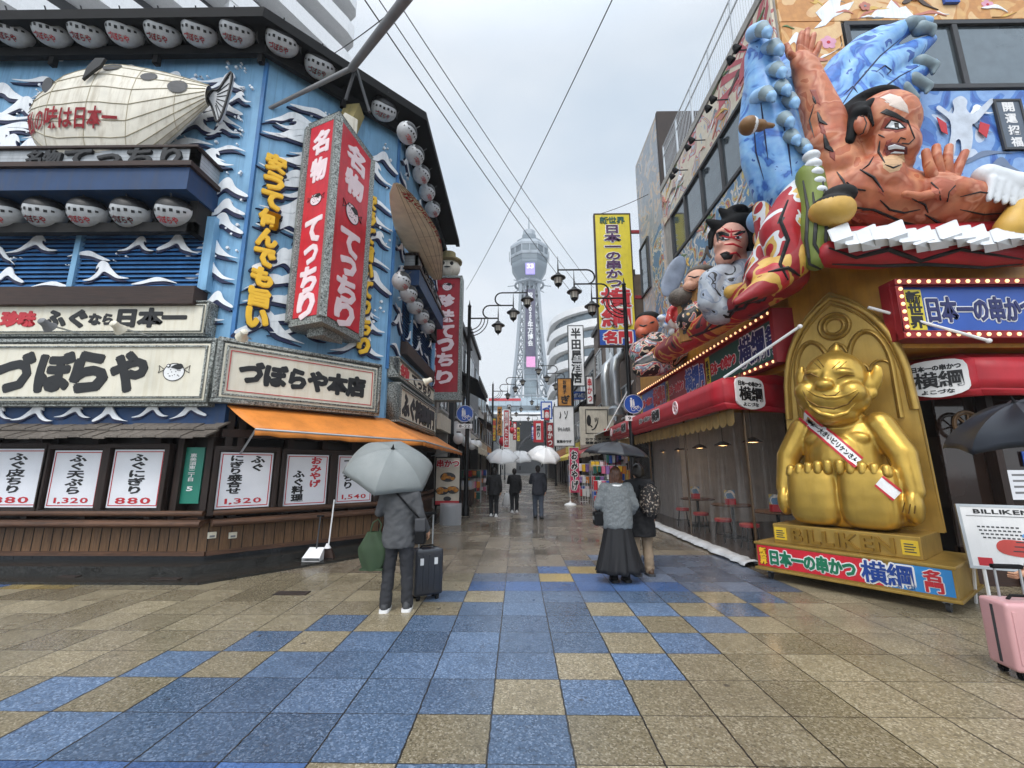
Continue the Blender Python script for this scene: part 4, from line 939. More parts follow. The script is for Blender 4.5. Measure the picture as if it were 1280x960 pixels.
# windows
def windows(F, u0, u1, v0, v1, n, mf=m_dgrey, mg=m_glassd, rows=1):
    o = inr(MB().box(u0, u1, -.0, .12, v0, v1).build('window_pane', mg), F)
    mb = frame_mb(u1-u0, v0, v1, .06, .09); 
    for i in range(1, n): x = -(u1-u0)/2+(u1-u0)*i/n; mb.box(x-.05, x+.05, -.055, 0, v0+.09, v1-.09)
    for v in mb.v[:]: pass
    mb.v = [(x+(u0+u1)/2, y, z) for x, y, z in mb.v]
    inr(mb.build('window_frame', mf, bevel=.01), F)
windows(FR, .7, 6.45, 8.08, 9.62, 5)
windows(FF, 1.25, 9.5, 8.46, 9.98, 4)
inr(MB().box(.05, 6.55, -.03, .04, 9.66, 10.9).build('mural_panel', m_mur5), FR)
inr(MB().box(.05, 6.55, -.03, .04, 5.05, 8.04).build('mural_panel', m_mur4), FR)
inr(MB().box(.05, 9.5, -.03, .04, 10.02, 10.9).build('mural_panel', m_mur2), FF)
inr(MB().box(.05, 1.2, -.03, .04, 8.0, 10.0).build('mural_panel', m_mur2), FF)
inr(MB().box(.05, 9.5, -.03, .04, 5.05, 8.42).build('mural_panel', m_mur3), FF)
def wv(F, zones, y, seed, sc, name='mural_waves', par=inr):
    rnd = random.Random(seed); mb = MB()
    for (u0, u1, v0, v1, n) in zones:
        for k in range(n):
            w = rnd.uniform(.5, 1.1)*sc; a = rnd.uniform(-.3, .3); q = WVS[rnd.choice((0, 1, 2, 3))]; cu = rnd.uniform(u0, u1-w*.8); cv = rnd.uniform(v0, v1-.35*w)
            yy = y-.0015*k
            mb.poly([(cu+x*w*cos(a)-z*w*sin(a), cv+x*w*sin(a)+z*w*.8*cos(a)) for x, z in q], yy, yy+.001, k % 2)
    return par(mb.build(name, [m_wavew, mat('mural_line_grey', '#6d7f9c', .5)]), F)
wv(FF, [(2.3, 9, 5.4, 8.2, 26)], -.033, 4, 1.)
# rising sun with rays on the side mural
mb = MB(); c = (5.75, 10.0)
for k in range(9):
    a0, a1 = k*pi/9+.02, (k+.55)*pi/9
    mb.poly([(c[0]+.55*cos(a0), c[1]+.55*sin(a0)), (c[0]+1.5*cos(a0), min(10.88, c[1]+1.5*sin(a0))), (c[0]+1.5*cos(a1), min(10.88, c[1]+1.5*sin(a1))), (c[0]+.55*cos(a1), c[1]+.55*sin(a1))], -.036, -.03, 0)
mb.v = [(min(6.5, x), y, z) for x, y, z in mb.v]
mb.poly([(c[0]+.5*cos(a), c[1]+.5*sin(a)) for a in [k*pi/12 for k in range(13)]], -.045, -.03, 0)
inr(mb.build('painted_sun', mat('mural_pink_red', '#b8525c', .5)), FR)
# crane, castle and blossoms painted on the ochre mural; blossoms
def blossom(mb, x, z, r, y, m=0):
    for k in range(5):
        a = pi/2+k*2*pi/5; mb.poly([(x+r*(.55*cos(a)+.42*cos(b)), z+r*(.55*sin(a)+.42*sin(b))) for b in [j*pi/5 for j in range(10)]], y-.001*k, y+.004, m)
    mb.poly([(x+r*.22*cos(b), z+r*.22*sin(b)) for b in [j*pi/4 for j in range(8)]], y-.007, y, 1)
mb = MB(); 
for (x, y, r) in ((1034, 55, .16), (1142, 133, .1), (1232, 8, .12)): u, v = FF.uv(x, y); blossom(mb, u, v, r, -.034)
inr(mb.build('painted_blossoms', [mat('blossom_pink', '#d79bb0', .5), m_redtxt]), FF)
mb = MB()
for pts in ([(1018, 18), (1035, 2), (1050, -2), (1048, 10), (1066, 4), (1060, 14), (1040, 24), (1030, 34), (1016, 38), (1026, 28)], [(1085, 24), (1095, 12), (1105, 14), (1112, 2), (1122, 12), (1130, 10), (1140, 22), (1150, 26)]):
    mb.poly([FF.uv(x, y) for x, y in pts], -.037, -.03, 0)
inr(mb.build('painted_crane_and_castle', m_wavew), FF)
mb = MB(); rnd = random.Random(31); cols_ = [mat('mural_pine_green', '#5d7a4a', .5), mat('mural_castle_grey', '#7d868c', .5), mat('mural_dark_line', '#4a3a30', .5), m_wavew, mat('mural_rose', '#c27a6a', .5), mat('mural_gold', '#d8b25c', .5)]
def daub(mb, zones, n, lo, hi):
    for k in range(n):
        u0, u1, v0, v1 = rnd.choice(zones); w = rnd.uniform(lo, hi); a = rnd.uniform(-.5, .5); q = WVS[rnd.choice((0, 1, 2, 3))]; cu, cv = rnd.uniform(u0, u1-.1), rnd.uniform(v0, v1-.1); fx_ = rnd.choice((1, -1)); sq = rnd.uniform(.8, 1.4)
        pts = [(min(u1, max(u0, cu+fx_*x*w*cos(a)-z*w*sq*sin(a))), min(v1, max(v0, cv+x*w*sin(a)+z*w*sq*cos(a)))) for x, z in q]
        if len(set(pts)) < len(pts): continue
        mb.poly(pts, -.0335-.0003*k, -.03, rnd.choice((0, 1, 2, 3, 3, 4, 5)))
daub(mb, ((.1, 9.4, 10.05, 10.88), (.1, 9.4, 10.05, 10.88), (.08, 1.15, 8.05, 9.95)), 50, .25, .7)
for k in range(9): blossom(mb, rnd.uniform(1.5, 9), rnd.uniform(10.2, 10.75), rnd.uniform(.07, .13), -.05, 4)
inr(mb.build('painted_landscape', cols_), FF)
mb = MB(); daub(mb, ((.1, 6.5, 9.7, 10.88), (.1, 6.5, 5.1, 8.0), (.1, 6.5, 5.1, 8.0)), 80, .3, .9)
inr(mb.build('painted_figures', cols_), FR)
T = thing('scroll_sign', 'small blue scroll shaped sign painted with white characters high on the ochre mural', 'sign', FF.w(FF.uv(1186, 10)[0], -.06, 10.35))
MB().box(-.14, .14, -.03, .02, 0, .62).build('panel', m_bluesign, T); txt(T, '天', 0, .42, .18, .18, m_white, y=-.03, t=.004); txt(T, '幕', 0, .18, .18, .18, m_white, y=-.03, t=.004)
T = thing('mural_plaque', 'dark framed upright plaque with pale characters on the blue wave mural', 'sign', FF.w(FF.uv(1258, 150)[0], -.04, 7.15))
MB().box(-.24, .24, -.03, .0, 0, 1.02).build('panel', mat('plaque_grey', '#55606e', .5), T); frame_mb(.5, 0, 1.04, .045, .04).build('frame', m_dgrey, T)
for k, ch in enumerate('開運招福'): txt(T, ch, 0, .88-k*.24, .2, .19, m_white, y=-.03, t=.004)
# swimmer drawn in outline on the wave mural
mb = MB()
for pts, m in (([(1186, 130), (1196, 124), (1204, 130), (1203, 140), (1212, 146), (1232, 128), (1236, 132), (1216, 156), (1210, 160), (1211, 176), (1206, 200), (1198, 204), (1196, 180), (1190, 180), (1188, 196), (1180, 192), (1184, 172), (1183, 156), (1176, 148), (1166, 140), (1170, 136), (1184, 146), (1188, 140)], 0),):
    mb.poly(bez([FF.uv(x, y) for x, y in pts], 3), -.075, -.068, 0)
for pts in ([(1166, 150), (1178, 158), (1180, 172), (1172, 168)], [(1220, 156), (1232, 160), (1228, 176), (1218, 168)]): mb.poly([FF.uv(x, y) for x, y in pts], -.075, -.068, 1)
inr(mb.build('painted_swimmer', [mat('mural_pale_figure', '#c3ccd8', .5, var=.15, scale=6), m_redtxt]), FF)
# roof railing and floodlights
mb = MB()
for k in range(6): u = .3+k*1.2; mb.box(u-.02, u+.02, .02, .06, 11.15, 12.5)
for v in (12.48, 12.1): mb.box(.3, 6.3, .025, .055, v, v+.035)
for k in range(60): u = .3+k*.1; mb.box(u-.004, u+.004, .035, .043, 11.15, 12.48)
inr(mb.build('roof_railing', m_alu), FR)
for i, (x, y, x2, y2) in enumerate(((917, 68, 925, 60), (888, 130, 897, 122), (862, 180, 871, 172), (842, 217, 850, 210), (812, 170, 818, 166))):
    if i == 4: continue
    u, v = FR.uv(x, y, .45)
    T = thing('floodlight', f'twin floodlight on the mural parapet, {ORD[i]} from the corner going up the street', 'floodlight', FR.w(u, -.0, v), FR.rz, 'floodlights along the mural parapet')
    MB().tube([(0, 0, .12), (0, -.4, .1), (0, -.45, .02)], .015, 6).build('arm', m_dgrey, T)
    for s in (-1, 1):
        MB().lathe([(.02, .1), (.05, .08), (.09, -.05), (.085, -.05), (.04, .03)], (s*.13, -.45, .0), 12, X=Matrix.Rotation(.6, 3, 'X')).build('lamp_head', m_black, T, smooth=40)

# second, taller building with a grey mural beyond
T2 = thing('mural_building', 'tall narrow building with a pale grey mural on its side wall beyond the corner building', 'building', (5, 13.6, 0))
def in2(o, F=None): o.parent = T2; o.matrix_basis = Matrix.Translation((-5, -13.6, 0)) @ (F.mx() if F else Matrix.Identity(4)); return o
F2 = Fr((5.0, 16.4), -pi/2)
in2(MB().box(5.0, 14, 13.66, 16.4, 0, 14.1).build('wall', mat('beige_render', '#b5aca4', .7, streak=.3)))
in2(MB().box(.05, 2.7, -.03, .02, 5.5, 13.9).build('mural_panel', m_mur1), F2)
in2(MB().box(4.98, 6.6, 13.5, 13.655, 11, 14.1).build('brown_column', m_brownv))
in2(MB().box(.1, 1.2, -.06, .0, 8.2, 10.2).build('window_pane', m_glassd), F2); mbx = frame_mb(1.12, 8.18, 10.22, .06, .06); mbx.v = [(x+.65, y-.04, z) for x, y, z in mbx.v]; in2(mbx.build('window_frame', m_dgrey), F2)
in2(MB().box(1.5, 2.6, -.05, .02, 5.6, 9.9).build('mural_panel', m_mur4), F2)

# red awning: sloping top, deep valance; corner turns behind the statue
pth = [(3.5, 16.6), (3.5, 7.35), (4.95, 8.05), (5.95, 6.5), (6.4, 6.02), (18, 6.02)]
top = [(4.75, 16.6), (4.75, 7.9), (5.3, 8.3), (6.1, 7.0), (6.6, 6.4), (18, 6.4)]
mb = MB()
for i in range(5):
    n = 16 if i in (0, 4) else 4
    a, b, c, d = pth[i], pth[i+1], top[i], top[i+1]
    def f1(s, t):
        x = c[0]+(d[0]-c[0])*s, c[1]+(d[1]-c[1])*s; y = a[0]+(b[0]-a[0])*s, a[1]+(b[1]-a[1])*s
        return (x[0]+(y[0]-x[0])*t, x[1]+(y[1]-x[1])*t, 3.28-.17*t)
    def f2(s, t):
        k = .008*sin(s*n*2.3)*t
        return (a[0]+(b[0]-a[0])*s-k, a[1]+(b[1]-a[1])*s-k, 3.11-.42*t)
    def f3(s, t):
        k = .07*t
        return (a[0]+(b[0]-a[0])*s+k, a[1]+(b[1]-a[1])*s+k*.5, 2.69-.1*t+.012*sin(s*n*3.1)*t)
    for f in (f1, f2, f3): mb.grid(f, n, 3)
o = inr(mb.build('awning', m_awnred, smooth=30, recalc=False)); md = o.modifiers.new('t', 'SOLIDIFY'); md.thickness = .01; md.offset = 0
# awning lettering (street side and the two plates by the statue)
def wheel(mb, u, v, r, y, m=0):
    ring = [(u+r*cos(k*pi/12), y, v+r*sin(k*pi/12)) for k in range(25)]; mb.tube(ring, r*.1, 5, m); mb.tube([(u+(x-u)*.82, y, v+(z-v)*.82) for x, _, z in ring], r*.05, 4, m)
    for k in range(3): a = k*pi/3+.3; mb.beam((u-r*.8*cos(a), y, v-r*.8*sin(a)), (u+r*.8*cos(a), y, v+r*.8*sin(a)), r*.12, .01, m, up=(0, 1, 0))
FA = Fr((3.5, 16.6), -pi/2)
m2 = MB(); mb = MB(); mw = MB()
for u0 in (1.2, 4.6):
    text_mb('日本一の串かつ', 1.1, .13, .03, t=.006, cx=u0, cz=2.9, y=-.012, mb=mb); text_mb('日本一の串かつ', 1.1, .13, .11, t=.003, cx=u0, cz=2.9, y=-.012, mb=m2)
    text_mb('横綱', .62, .27, .04, t=.006, cx=u0+.95, cz=2.9, y=-.012, mb=mb); text_mb('横綱', .62, .27, .12, t=.003, cx=u0+.95, cz=2.9, y=-.012, mb=m2)
for u in (.3, 3.0, 7.0): wheel(mw, u, 2.9, .14, -.02)
inr(mb.build('lettering', m_ink, recalc=False), FA); inr(m2.build('lettering_outline', m_white, recalc=False), FA); inr(mw.build('wheel_emblem', m_pink), FA)
def plate(p, q, s, w, h, lab):
    F = Fr(p, math.atan2(q[1]-p[1], q[0]-p[0])); T = thing('awning_sign', lab, 'sign', F.w(s, -.03, 2.62), F.rz)
    MB().poly(bez([(-w/2, .06), (-w/2-.03, h*.5), (-w/2, h), (0, h+.05), (w/2, h), (w/2+.03, h*.5), (w/2, .06), (0, -.02)], 3), -.02, .01).build('panel', m_white, T)
    txt(T, '日本一の串かつ', 0, h*.86, w*.9, h*.17, m_ink, y=-.02, bold=.05, t=.006); txt(T, '横綱', 0, h*.5, w*.9, h*.5, m_ink, y=-.02, bold=.026, t=.008, name='large_lettering'); txt(T, 'よこづな', -.02, h*.13, w*.6, h*.13, m_ink, y=-.02, bold=.04, t=.006)
plate((3.5, 7.35), (4.95, 8.05), .62, .66, .5, 'white sign reading two large black characters on the red awning left of the golden statue')
plate((5.95, 6.5), (6.4, 6.02), .26, .58, .48, 'white sign reading two large black characters on the red awning right of the golden statue')
# bulb-edged signs
def bulb_row(T, pts, r=.028):
    me = None
    for p in pts:
        if me is None: o = MB().ell((0, 0, 0), (r, r*.7, r), 8, 6).build('bulb', m_bulb, T, smooth=60); me = o.data
        else: o = bpy.data.objects.new('bulb', me); COL.objects.link(o); o.parent = T
        o.location = p
FB = Fr((4.6, 16.0), -pi/2)
T = thing('bulb_sign', 'long street side sign strip with bulbs along both edges and coloured panels of repeated lettering', 'sign', FB.w(4.35, 0, 3.42), FB.rz)
w, h = 8.7, .86
mb = MB(); mb.box(-w/2, w/2, -.06, .14, 0, h); mb.box(-w/2, w/2, -.16, .0, h-.03, h+.05); mb.box(-w/2, w/2, -.16, .0, -.05, .03); mb.box(w/2-.06, w/2+.04, -.18, .6, -.05, h+.06); mb.build('frame', m_redwall, T)
bulb_row(T, [(-w/2+.1+k*(w-.2)/44, -.175, z) for z in (h+.01, -.01) for k in range(45)])
for i, (a, b, pm, tm1, tm2) in enumerate(((-4.3, -1.55, m_bluesign, m_redtxt, m_redtxt), (-1.5, 1.3, m_redwall, m_redtxt, m_bluesign), (1.35, 4.25, m_green, m_redtxt, mat('navy_letter', '#1d2560', .5)))):
    MB().box(a, b, -.075, -.05, .08, h-.08).build('panel', pm, T)
    L_ = b-a
    MB().box(a+.03, a+.24, -.082, -.07, .1, h-.1).build('yellow_tag', m_yelpanel, T); txt(T, '新世界', a+.135, h/2, .15, h*.6, m_ink, y=-.082, bold=.05, vertical=True, t=.004)
    txt(T, '日本一の串かつ', a+.28+L_*.21, h*.5, L_*.4, h*.32, tm1, y=-.076, bold=.06, t=.008, outline=m_white, ob=.09)
    txt(T, '横綱', a+L_*.72, h*.52, L_*.32, h*.7, tm2, y=-.076, bold=.026, t=.008, outline=m_white, ob=.07)
    txt(T, '名門', b-.17, h*.5, .24, h*.6, tm2, y=-.076, bold=.06, vertical=True, t=.008, outline=m_white, ob=.08)
F6 = Fr((5.4, 6.0), 0)
T = thing('bulb_sign', 'blue sign framed with warm bulbs at the top right above the red awning', 'sign', F6.w(2.6, 0, 3.36), 0)
w, h = 5.3, .88
mb = MB(); mb.box(-w/2, w/2, -.04, .15, 0, h); fr = frame_mb(w, 0, h, .14, .1); mb.add(fr.v, fr.f); mb.build('frame', m_redwall, T, bevel=.01)
MB().box(-w/2+.1, w/2-.1, -.06, -.03, .1, h-.1).build('panel', m_bluesign, T)
bulb_row(T, [(-w/2+.05+k*(w-.1)/38, -.15, z) for z in (.05, h-.05) for k in range(39)]+[(sx*(w/2-.05), -.15, .05+(h-.1)*k/7) for sx in (-1, 1) for k in range(1, 7)])
MB().box(-w/2+.16, -w/2+.4, -.07, -.058, .14, h-.14).build('yellow_tag', m_yelpanel, T)
txt(T, '新世界', -w/2+.28, h/2, .2, h*.62, m_ink, y=-.07, bold=.05, vertical=True, t=.005)
txt(T, '日本一の串かつ', -w/2+1.2, h*.5, 1.5, h*.42, mat('navy_letter', '#1d2560', .5), y=-.062, bold=.045, t=.01, outline=m_white, ob=.08)
txt(T, '横綱', -w/2+2.45, h*.5, .95, h*.66, m_redtxt, y=-.062, bold=.03, t=.01, outline=m_white, ob=.07)
txt(T, '名門', -w/2+3.3, h*.5, .5, h*.5, m_redtxt, y=-.062, bold=.06, t=.01, outline=m_white, ob=.08)
# white support rods in front of the signs
for i, (a, b, lab) in enumerate(((P(905, 472, 7.2), P(1000, 408, 6.3), 'white rod rising from the red awning to the fascia left of the statue'), (P(1085, 384, 6.1), P(1236, 426, 5.75), 'white rod from the statue board down to the red awning on the right'))):
    T = thing('support_rod', lab, 'rod', a); mb = MB(); mb.tube([Vector((0, 0, 0)), b-a], .022, 8); mb.ell(b-a, .035, 8, 6); mb.build('rod', m_white, T)
# scalloped noren, clear plastic curtain, posts, tarpaulin at its foot
noren = mat('cream_noren', '#b79a62', .7, var=.25, streak=.2)
mb = MB()
for k in range(30):
    y0 = 16.4-k*.29; mb.poly([(0, 2.62), (.27, 2.62), (.27, 2.4), (.2, 2.34), (.07, 2.34), (0, 2.4)], -.006, .006); n = 12
    mb.v[-n:] = [(3.82+yy, y0-xx, zz) for xx, yy, zz in mb.v[-n:]]
inr(mb.build('noren', noren))
cur = glassy('clear_pvc', (.5, .5, .5), .08, .18, streak=True)
def curtain(p, q, n):
    p, q = Vector(p), Vector(q); d = (q-p); L_ = d.length; d.normalize(); nn = Vector((d.y, -d.x))
    def fn(s, t):
        k = .035*sin(s*L_*11+sin(s*L_*3.7)*1.4)*(.35+.65*t)+.02*sin(s*L_*29)*t; a = p+d*(s*L_)+nn*k
        return (a.x, a.y, 2.62-2.56*t)
    mb = MB(); mb.grid(fn, n, 8); return inr(mb.build('curtain', cur, smooth=60, recalc=False))
curtain((4.0, 16.4), (4.0, 7.85), 220); curtain((4.02, 7.8), (5.3, 8.6), 40)
for p in ((4.06, 7.85), (4.06, 10.7), (4.06, 13.6), (5.4, 8.65)): inr(MB().cyl((p[0], p[1], 0), (p[0], p[1], 3.3), .024, n=10).build('post', mat('brass_pipe', '#5e4830', .35, metal=.6)))
rnd = random.Random(5); mb = MB()
def ftp(s, t):
    y = 14.5-s*6.9; r = .12+.045*noise.noise((s*14, 0, 0))+.035*noise.noise((s*40, 3, 0)); a = pi*t
    return (3.86+.04*noise.noise((s*9, 5, 0))-r*1.3*cos(a)+.02*noise.noise((s*50, t*3, 1)), y, .03+max(0, r*.6*sin(a)+.02*noise.noise((s*60, t*4, 2))*sin(a)))
mb.grid(ftp, 160, 8); T = tag(mb.build('tarpaulin', mat('white_tarp', '#c6c8ca', .35, var=.15), smooth=80), 'rolled white plastic tarpaulin lying along the foot of the clear curtain', 'tarpaulin')
# front wing to the right of the statue: dark doorway and posters
inr(MB().box(6.9, 7.0, 6.45, 6.6, .0, 3.3).build('door_post', m_brownv)); inr(MB().box(8.2, 8.3, 6.45, 6.6, 0, 3.3).build('door_post', m_brownv)); inr(MB().box(9.8, 9.9, 6.45, 6.6, 0, 3.3).build('door_post', m_brownv))
inr(MB().box(6.3, 18, 6.62, 6.66, .0, 2.7).build('shop_window', mat('brown_dark_glass', '#2a1f1a', .08, var=.4, scale=2)))
inr(MB().box(6.3, 18, 6.5, 6.7, .0, .5).build('window_base', m_brown))
for (x, y, w, h, lab) in ((7.45, 1.15, .62, .42, 'pale notice sheet on the dark shop window behind the display board'), (7.62, 1.62, .4, .22, 'blue notice with white lines on the dark shop window')):
    T = thing('window_notice', lab, 'notice', (x, 6.6, y)); MB().box(-w/2, w/2, -.012, 0, 0, h).build('sheet', m_paper if h > .3 else m_bluesign, T)
    mb = MB(); [mb.box(-w*.4, w*(.4-.1*(k % 2)), -.015, -.012, h*(.2+.2*k), h*(.27+.2*k)) for k in range(4)]; mb.build('printed_lines', m_grey if h > .3 else m_white, T)
T = thing('wheel_crest', 'round wooden wheel crest hanging in the dark doorway under the red awning', 'crest', (6.62, 6.5, 2.02))
mb = MB(); wheel(mb, 0, .2, .2, 0); mb.build('wheel', wood('crest_wood', '#7c5c36'), T)
# lamps, tables, stools inside
for i, y in enumerate((9.6, 11.0, 12.4, 13.8, 15.2)):
    T = thing('pendant_lamp', f'glowing disc pendant lamp behind the clear curtain, {ORD[i]} from the statue', 'lamp', (5.1, y, 2.14), 0, 'pendant lamps inside the restaurant')
    MB().lathe([(.02, .12), (.06, .11), (.2, .03), (.21, .0), (.19, .0), (.05, .07)], n=18).build('shade', m_brown, T, smooth=40)
    MB().lathe([(.01, .035), (.13, .03), (.15, .012), (.01, .0)], n=16).build('glow', mat('lamp_glow', '#ffd8a0', .4, var=0, emit='#ffc884', estr=5), T, smooth=40); MB().cyl((0, 0, .12), (0, 0, 1.16), .006, n=5).build('cord', m_ink, T)
    pl = bpy.data.lights.new('pendant_light', 'POINT'); pl.energy = 3.5; pl.color = (1, .74, .45); pl.shadow_soft_size = .12
    po = bpy.data.objects.new('pendant_light', pl); COL.objects.link(po); po.location = (5.1, y, 2.02)
def stool(): 
    T = thing('stool', 'x', 'stool', group='red stools inside the restaurant')
    MB().lathe([(.01, .43), (.17, .43), (.185, .455), (.18, .49), (.15, .505), (.01, .505)], n=20).build('seat', mat('stool_red', '#a3262b', .4), T, smooth=40)
    for k in range(4): a = pi/4+k*pi/2; MB().tube([(.12*cos(a), .12*sin(a), .43), (.19*cos(a), .19*sin(a), .02)], .014, 6).build('leg', m_black, T)
    MB().tube([(.16*cos(k*pi/8), .16*sin(k*pi/8), .18) for k in range(17)], .009, 5).build('foot_ring', m_black, T); return T
ST = None
for i, (x, y, lab) in enumerate(((4.55, 9.0, 'red topped stool nearest the brown round table'), (4.45, 9.9, 'red topped stool beside the curtain, second from the statue'), (4.5, 11.2, 'red topped stool in the middle of the row behind the curtain'), (4.5, 12.4, 'red topped stool fourth along the row behind the curtain'), (5.6, 9.3, 'red topped stool on the far side of the nearest table'))):
    if ST is None: ST = stool(); ST.location = (x, y, .03); ST['label'] = lab
    else: dup(ST, (x, y, .03), i*.4, lab)
for i, (x, y, lab) in enumerate(((5.1, 8.95, 'round brown table nearest the statue behind the clear curtain'), (5.0, 10.6, 'round brown table second along behind the clear curtain'), (5.0, 12.6, 'round brown table farthest along behind the clear curtain'))):
    T = thing('table', lab, 'table', (x, y, .03), 0, 'round tables inside the restaurant')
    MB().lathe([(.01, .7), (.43, .7), (.45, .715), (.45, .735), (.43, .745), (.01, .745)], n=28).build('tabletop', wood('table_wood', '#6f4527'), T, smooth=30)
    MB().lathe([(.25, 0), (.25, .02), (.05, .05), (.035, .1), (.035, .66), (.1, .7)], n=16).build('pedestal', m_black, T, smooth=40)
    B2 = thing('menu_stand', f'small red and white menu card stand on the {("nearest", "second", "farthest")[i]} table', 'menu stand', (x-.1, y-.15, .776)); MB().box(-.1, .1, -.06, .06, 0, .13).build('box', m_redtxt, B2); MB().box(-.12, .12, .0, .015, .13, .32).build('card', m_mur4, B2)

# ================================================================== GOLDEN STATUE on a wheeled plinth
m_gold2 = mat('gold_board', '#a98a45', .42, metal=.55, var=.14, scale=4, streak=.3, dirt=lin('#73561c'), bump=.1, bscale=9)
m_goldd = mat('gold_shadow_line', '#6e511c', .5, metal=.5, var=.1)
FT = Fr((4.215, 6.08), math.atan2(-.8, .6))
T = thing('display_plinth', 'wheeled gold plinth with a red and blue lettered front carrying the golden statue', 'plinth', (4.215, 6.08, 0), FT.rz)
MB().box(-1.07, 1.07, 0, 1.2, .15, .5).build('base', m_gold2, T, bevel=.012); mb = MB(); mb.box(-1.1, 1.1, -.03, 1.23, .13, .165); mb.box(-1.09, 1.09, -.02, 1.22, .485, .52); mb.build('trim', m_gold2, T, bevel=.008)
MB().box(-1.05, .42, -.012, .0, .19, .475).build('red_panel', m_red, T); MB().poly([(.42, .19), (1.05, .19), (1.05, .475), (.5, .475)], -.013, .0).build('blue_panel', mat('sky_blue_panel', '#2f86c8', .4), T)
txt(T, '新世界', -.97, .33, .1, .23, m_yel, y=-.013, bold=.06, vertical=True, t=.004, outline=m_ink, ob=.08)
txt(T, '日本一の串かつ', -.36, .33, 1.02, .2, mat('sign_green', '#17704f', .4), y=-.013, bold=.06, t=.006, outline=m_white, ob=.09)
txt(T, '横綱', .46, .335, .5, .26, mat('sign_deep_blue', '#173f8f', .4), y=-.014, bold=.024, t=.006, outline=m_white, ob=.07)
txt(T, '名門', .88, .33, .16, .24, m_redtxt, y=-.014, bold=.05, vertical=True, t=.006, outline=m_white, ob=.08)
MB().box(-.86, .8, .13, 1.1, .52, .79).build('upper_block', m_gold2, T, bevel=.012)
txt(T, 'BILLIKEN', -.03, .655, 1.16, .18, mat('gold_letter', '#96742e', .35, metal=.6), y=.13, bold=.03, t=.035)
for s in (-.755, .695): MB().box(s-.08, s+.08, .118, .13, .57, .74).build('yellow_plate', mat('plate_yellow', '#d8b62e', .35), T); 
for s in (-.755, .695): mb = MB(); [mb.box(s-.055, s+.055-.02*(k % 2), .114, .118, .6+.03*k, .612+.03*k) for k in range(4)]; mb.build('printed_lines', m_dgrey, T)
for x in (-.95, .95):
    for y in (.12, 1.05):
        c_ = MB(); c_.box(x-.04, x+.04, y-.03, y+.03, .09, .15); c_.build('caster_bracket', m_steel, T); MB().cyl((x-.02, y, .055), (x+.02, y, .055), .055, n=16).build('caster_wheel', m_dgrey, T, smooth=40)
# arch board
TB = thing('arched_backboard', 'tall golden pointed arch board with carved tracery behind the statue', 'board', FT.w(0, .95, .79), FT.rz)
pr_ = [(0, 3.56), (.18, 3.44), (.35, 3.28), (.47, 3.13), (.58, 2.95), (.66, 2.78), (.72, 2.6), (.76, 2.4), (.79, 2.2), (.82, 1.6)]
arch = [(-.86, 0)] + [(.02-x*1.03, z) for x, z in pr_[::-1]] + [(.02+x, z) for x, z in pr_[1:]] + [(.86, 0)]
MB().poly(arch, 0, .1).build('board', m_gold2, TB, bevel=.015)
mb = MB(); c0 = Vector((0.02, 1.6)); rim = [tuple(c0+(Vector(p)-c0)*.955) for p in arch[1:-1]]; mb.tube([(x, -.005, z) for x, z in rim], .045, 8)
rim = [tuple(c0+(Vector(p)-c0)*.90) for p in arch[1:-1]]; mb.tube([(x, -.002, z) for x, z in rim], .02, 6)
for r in (.2, .13): mb.tube([(.02+r*cos(k*pi/12), -.005, 3.0+r*sin(k*pi/12)) for k in range(25)], .032, 6)
for s in (-1, 1):
    c = .02+s*.36
    for dx in (-.26, .26): mb.tube([(c+dx, -.005, 1.5), (c+dx, -.005, 2.2)]+[(c+dx*cos(a), -.005, 2.2+.62*sin(a)) for a in [k*pi/2/8 for k in range(1, 9)]], .04, 6)
    for dx in (-.13, .13): mb.tube([(c+dx+.12*cos(a)*(1), -.005, 2.22+.13*sin(a)) for a in [k*pi/10 for k in range(11)]], .024, 6)
    mb.tube([(.02, -.005, 2.72), (.02+s*.08, -.005, 2.66), (.02+s*.16, -.005, 2.45), (.02+s*.1, -.005, 2.2)], .03, 6)
mb.build('tracery', m_gold2, TB, smooth=60)
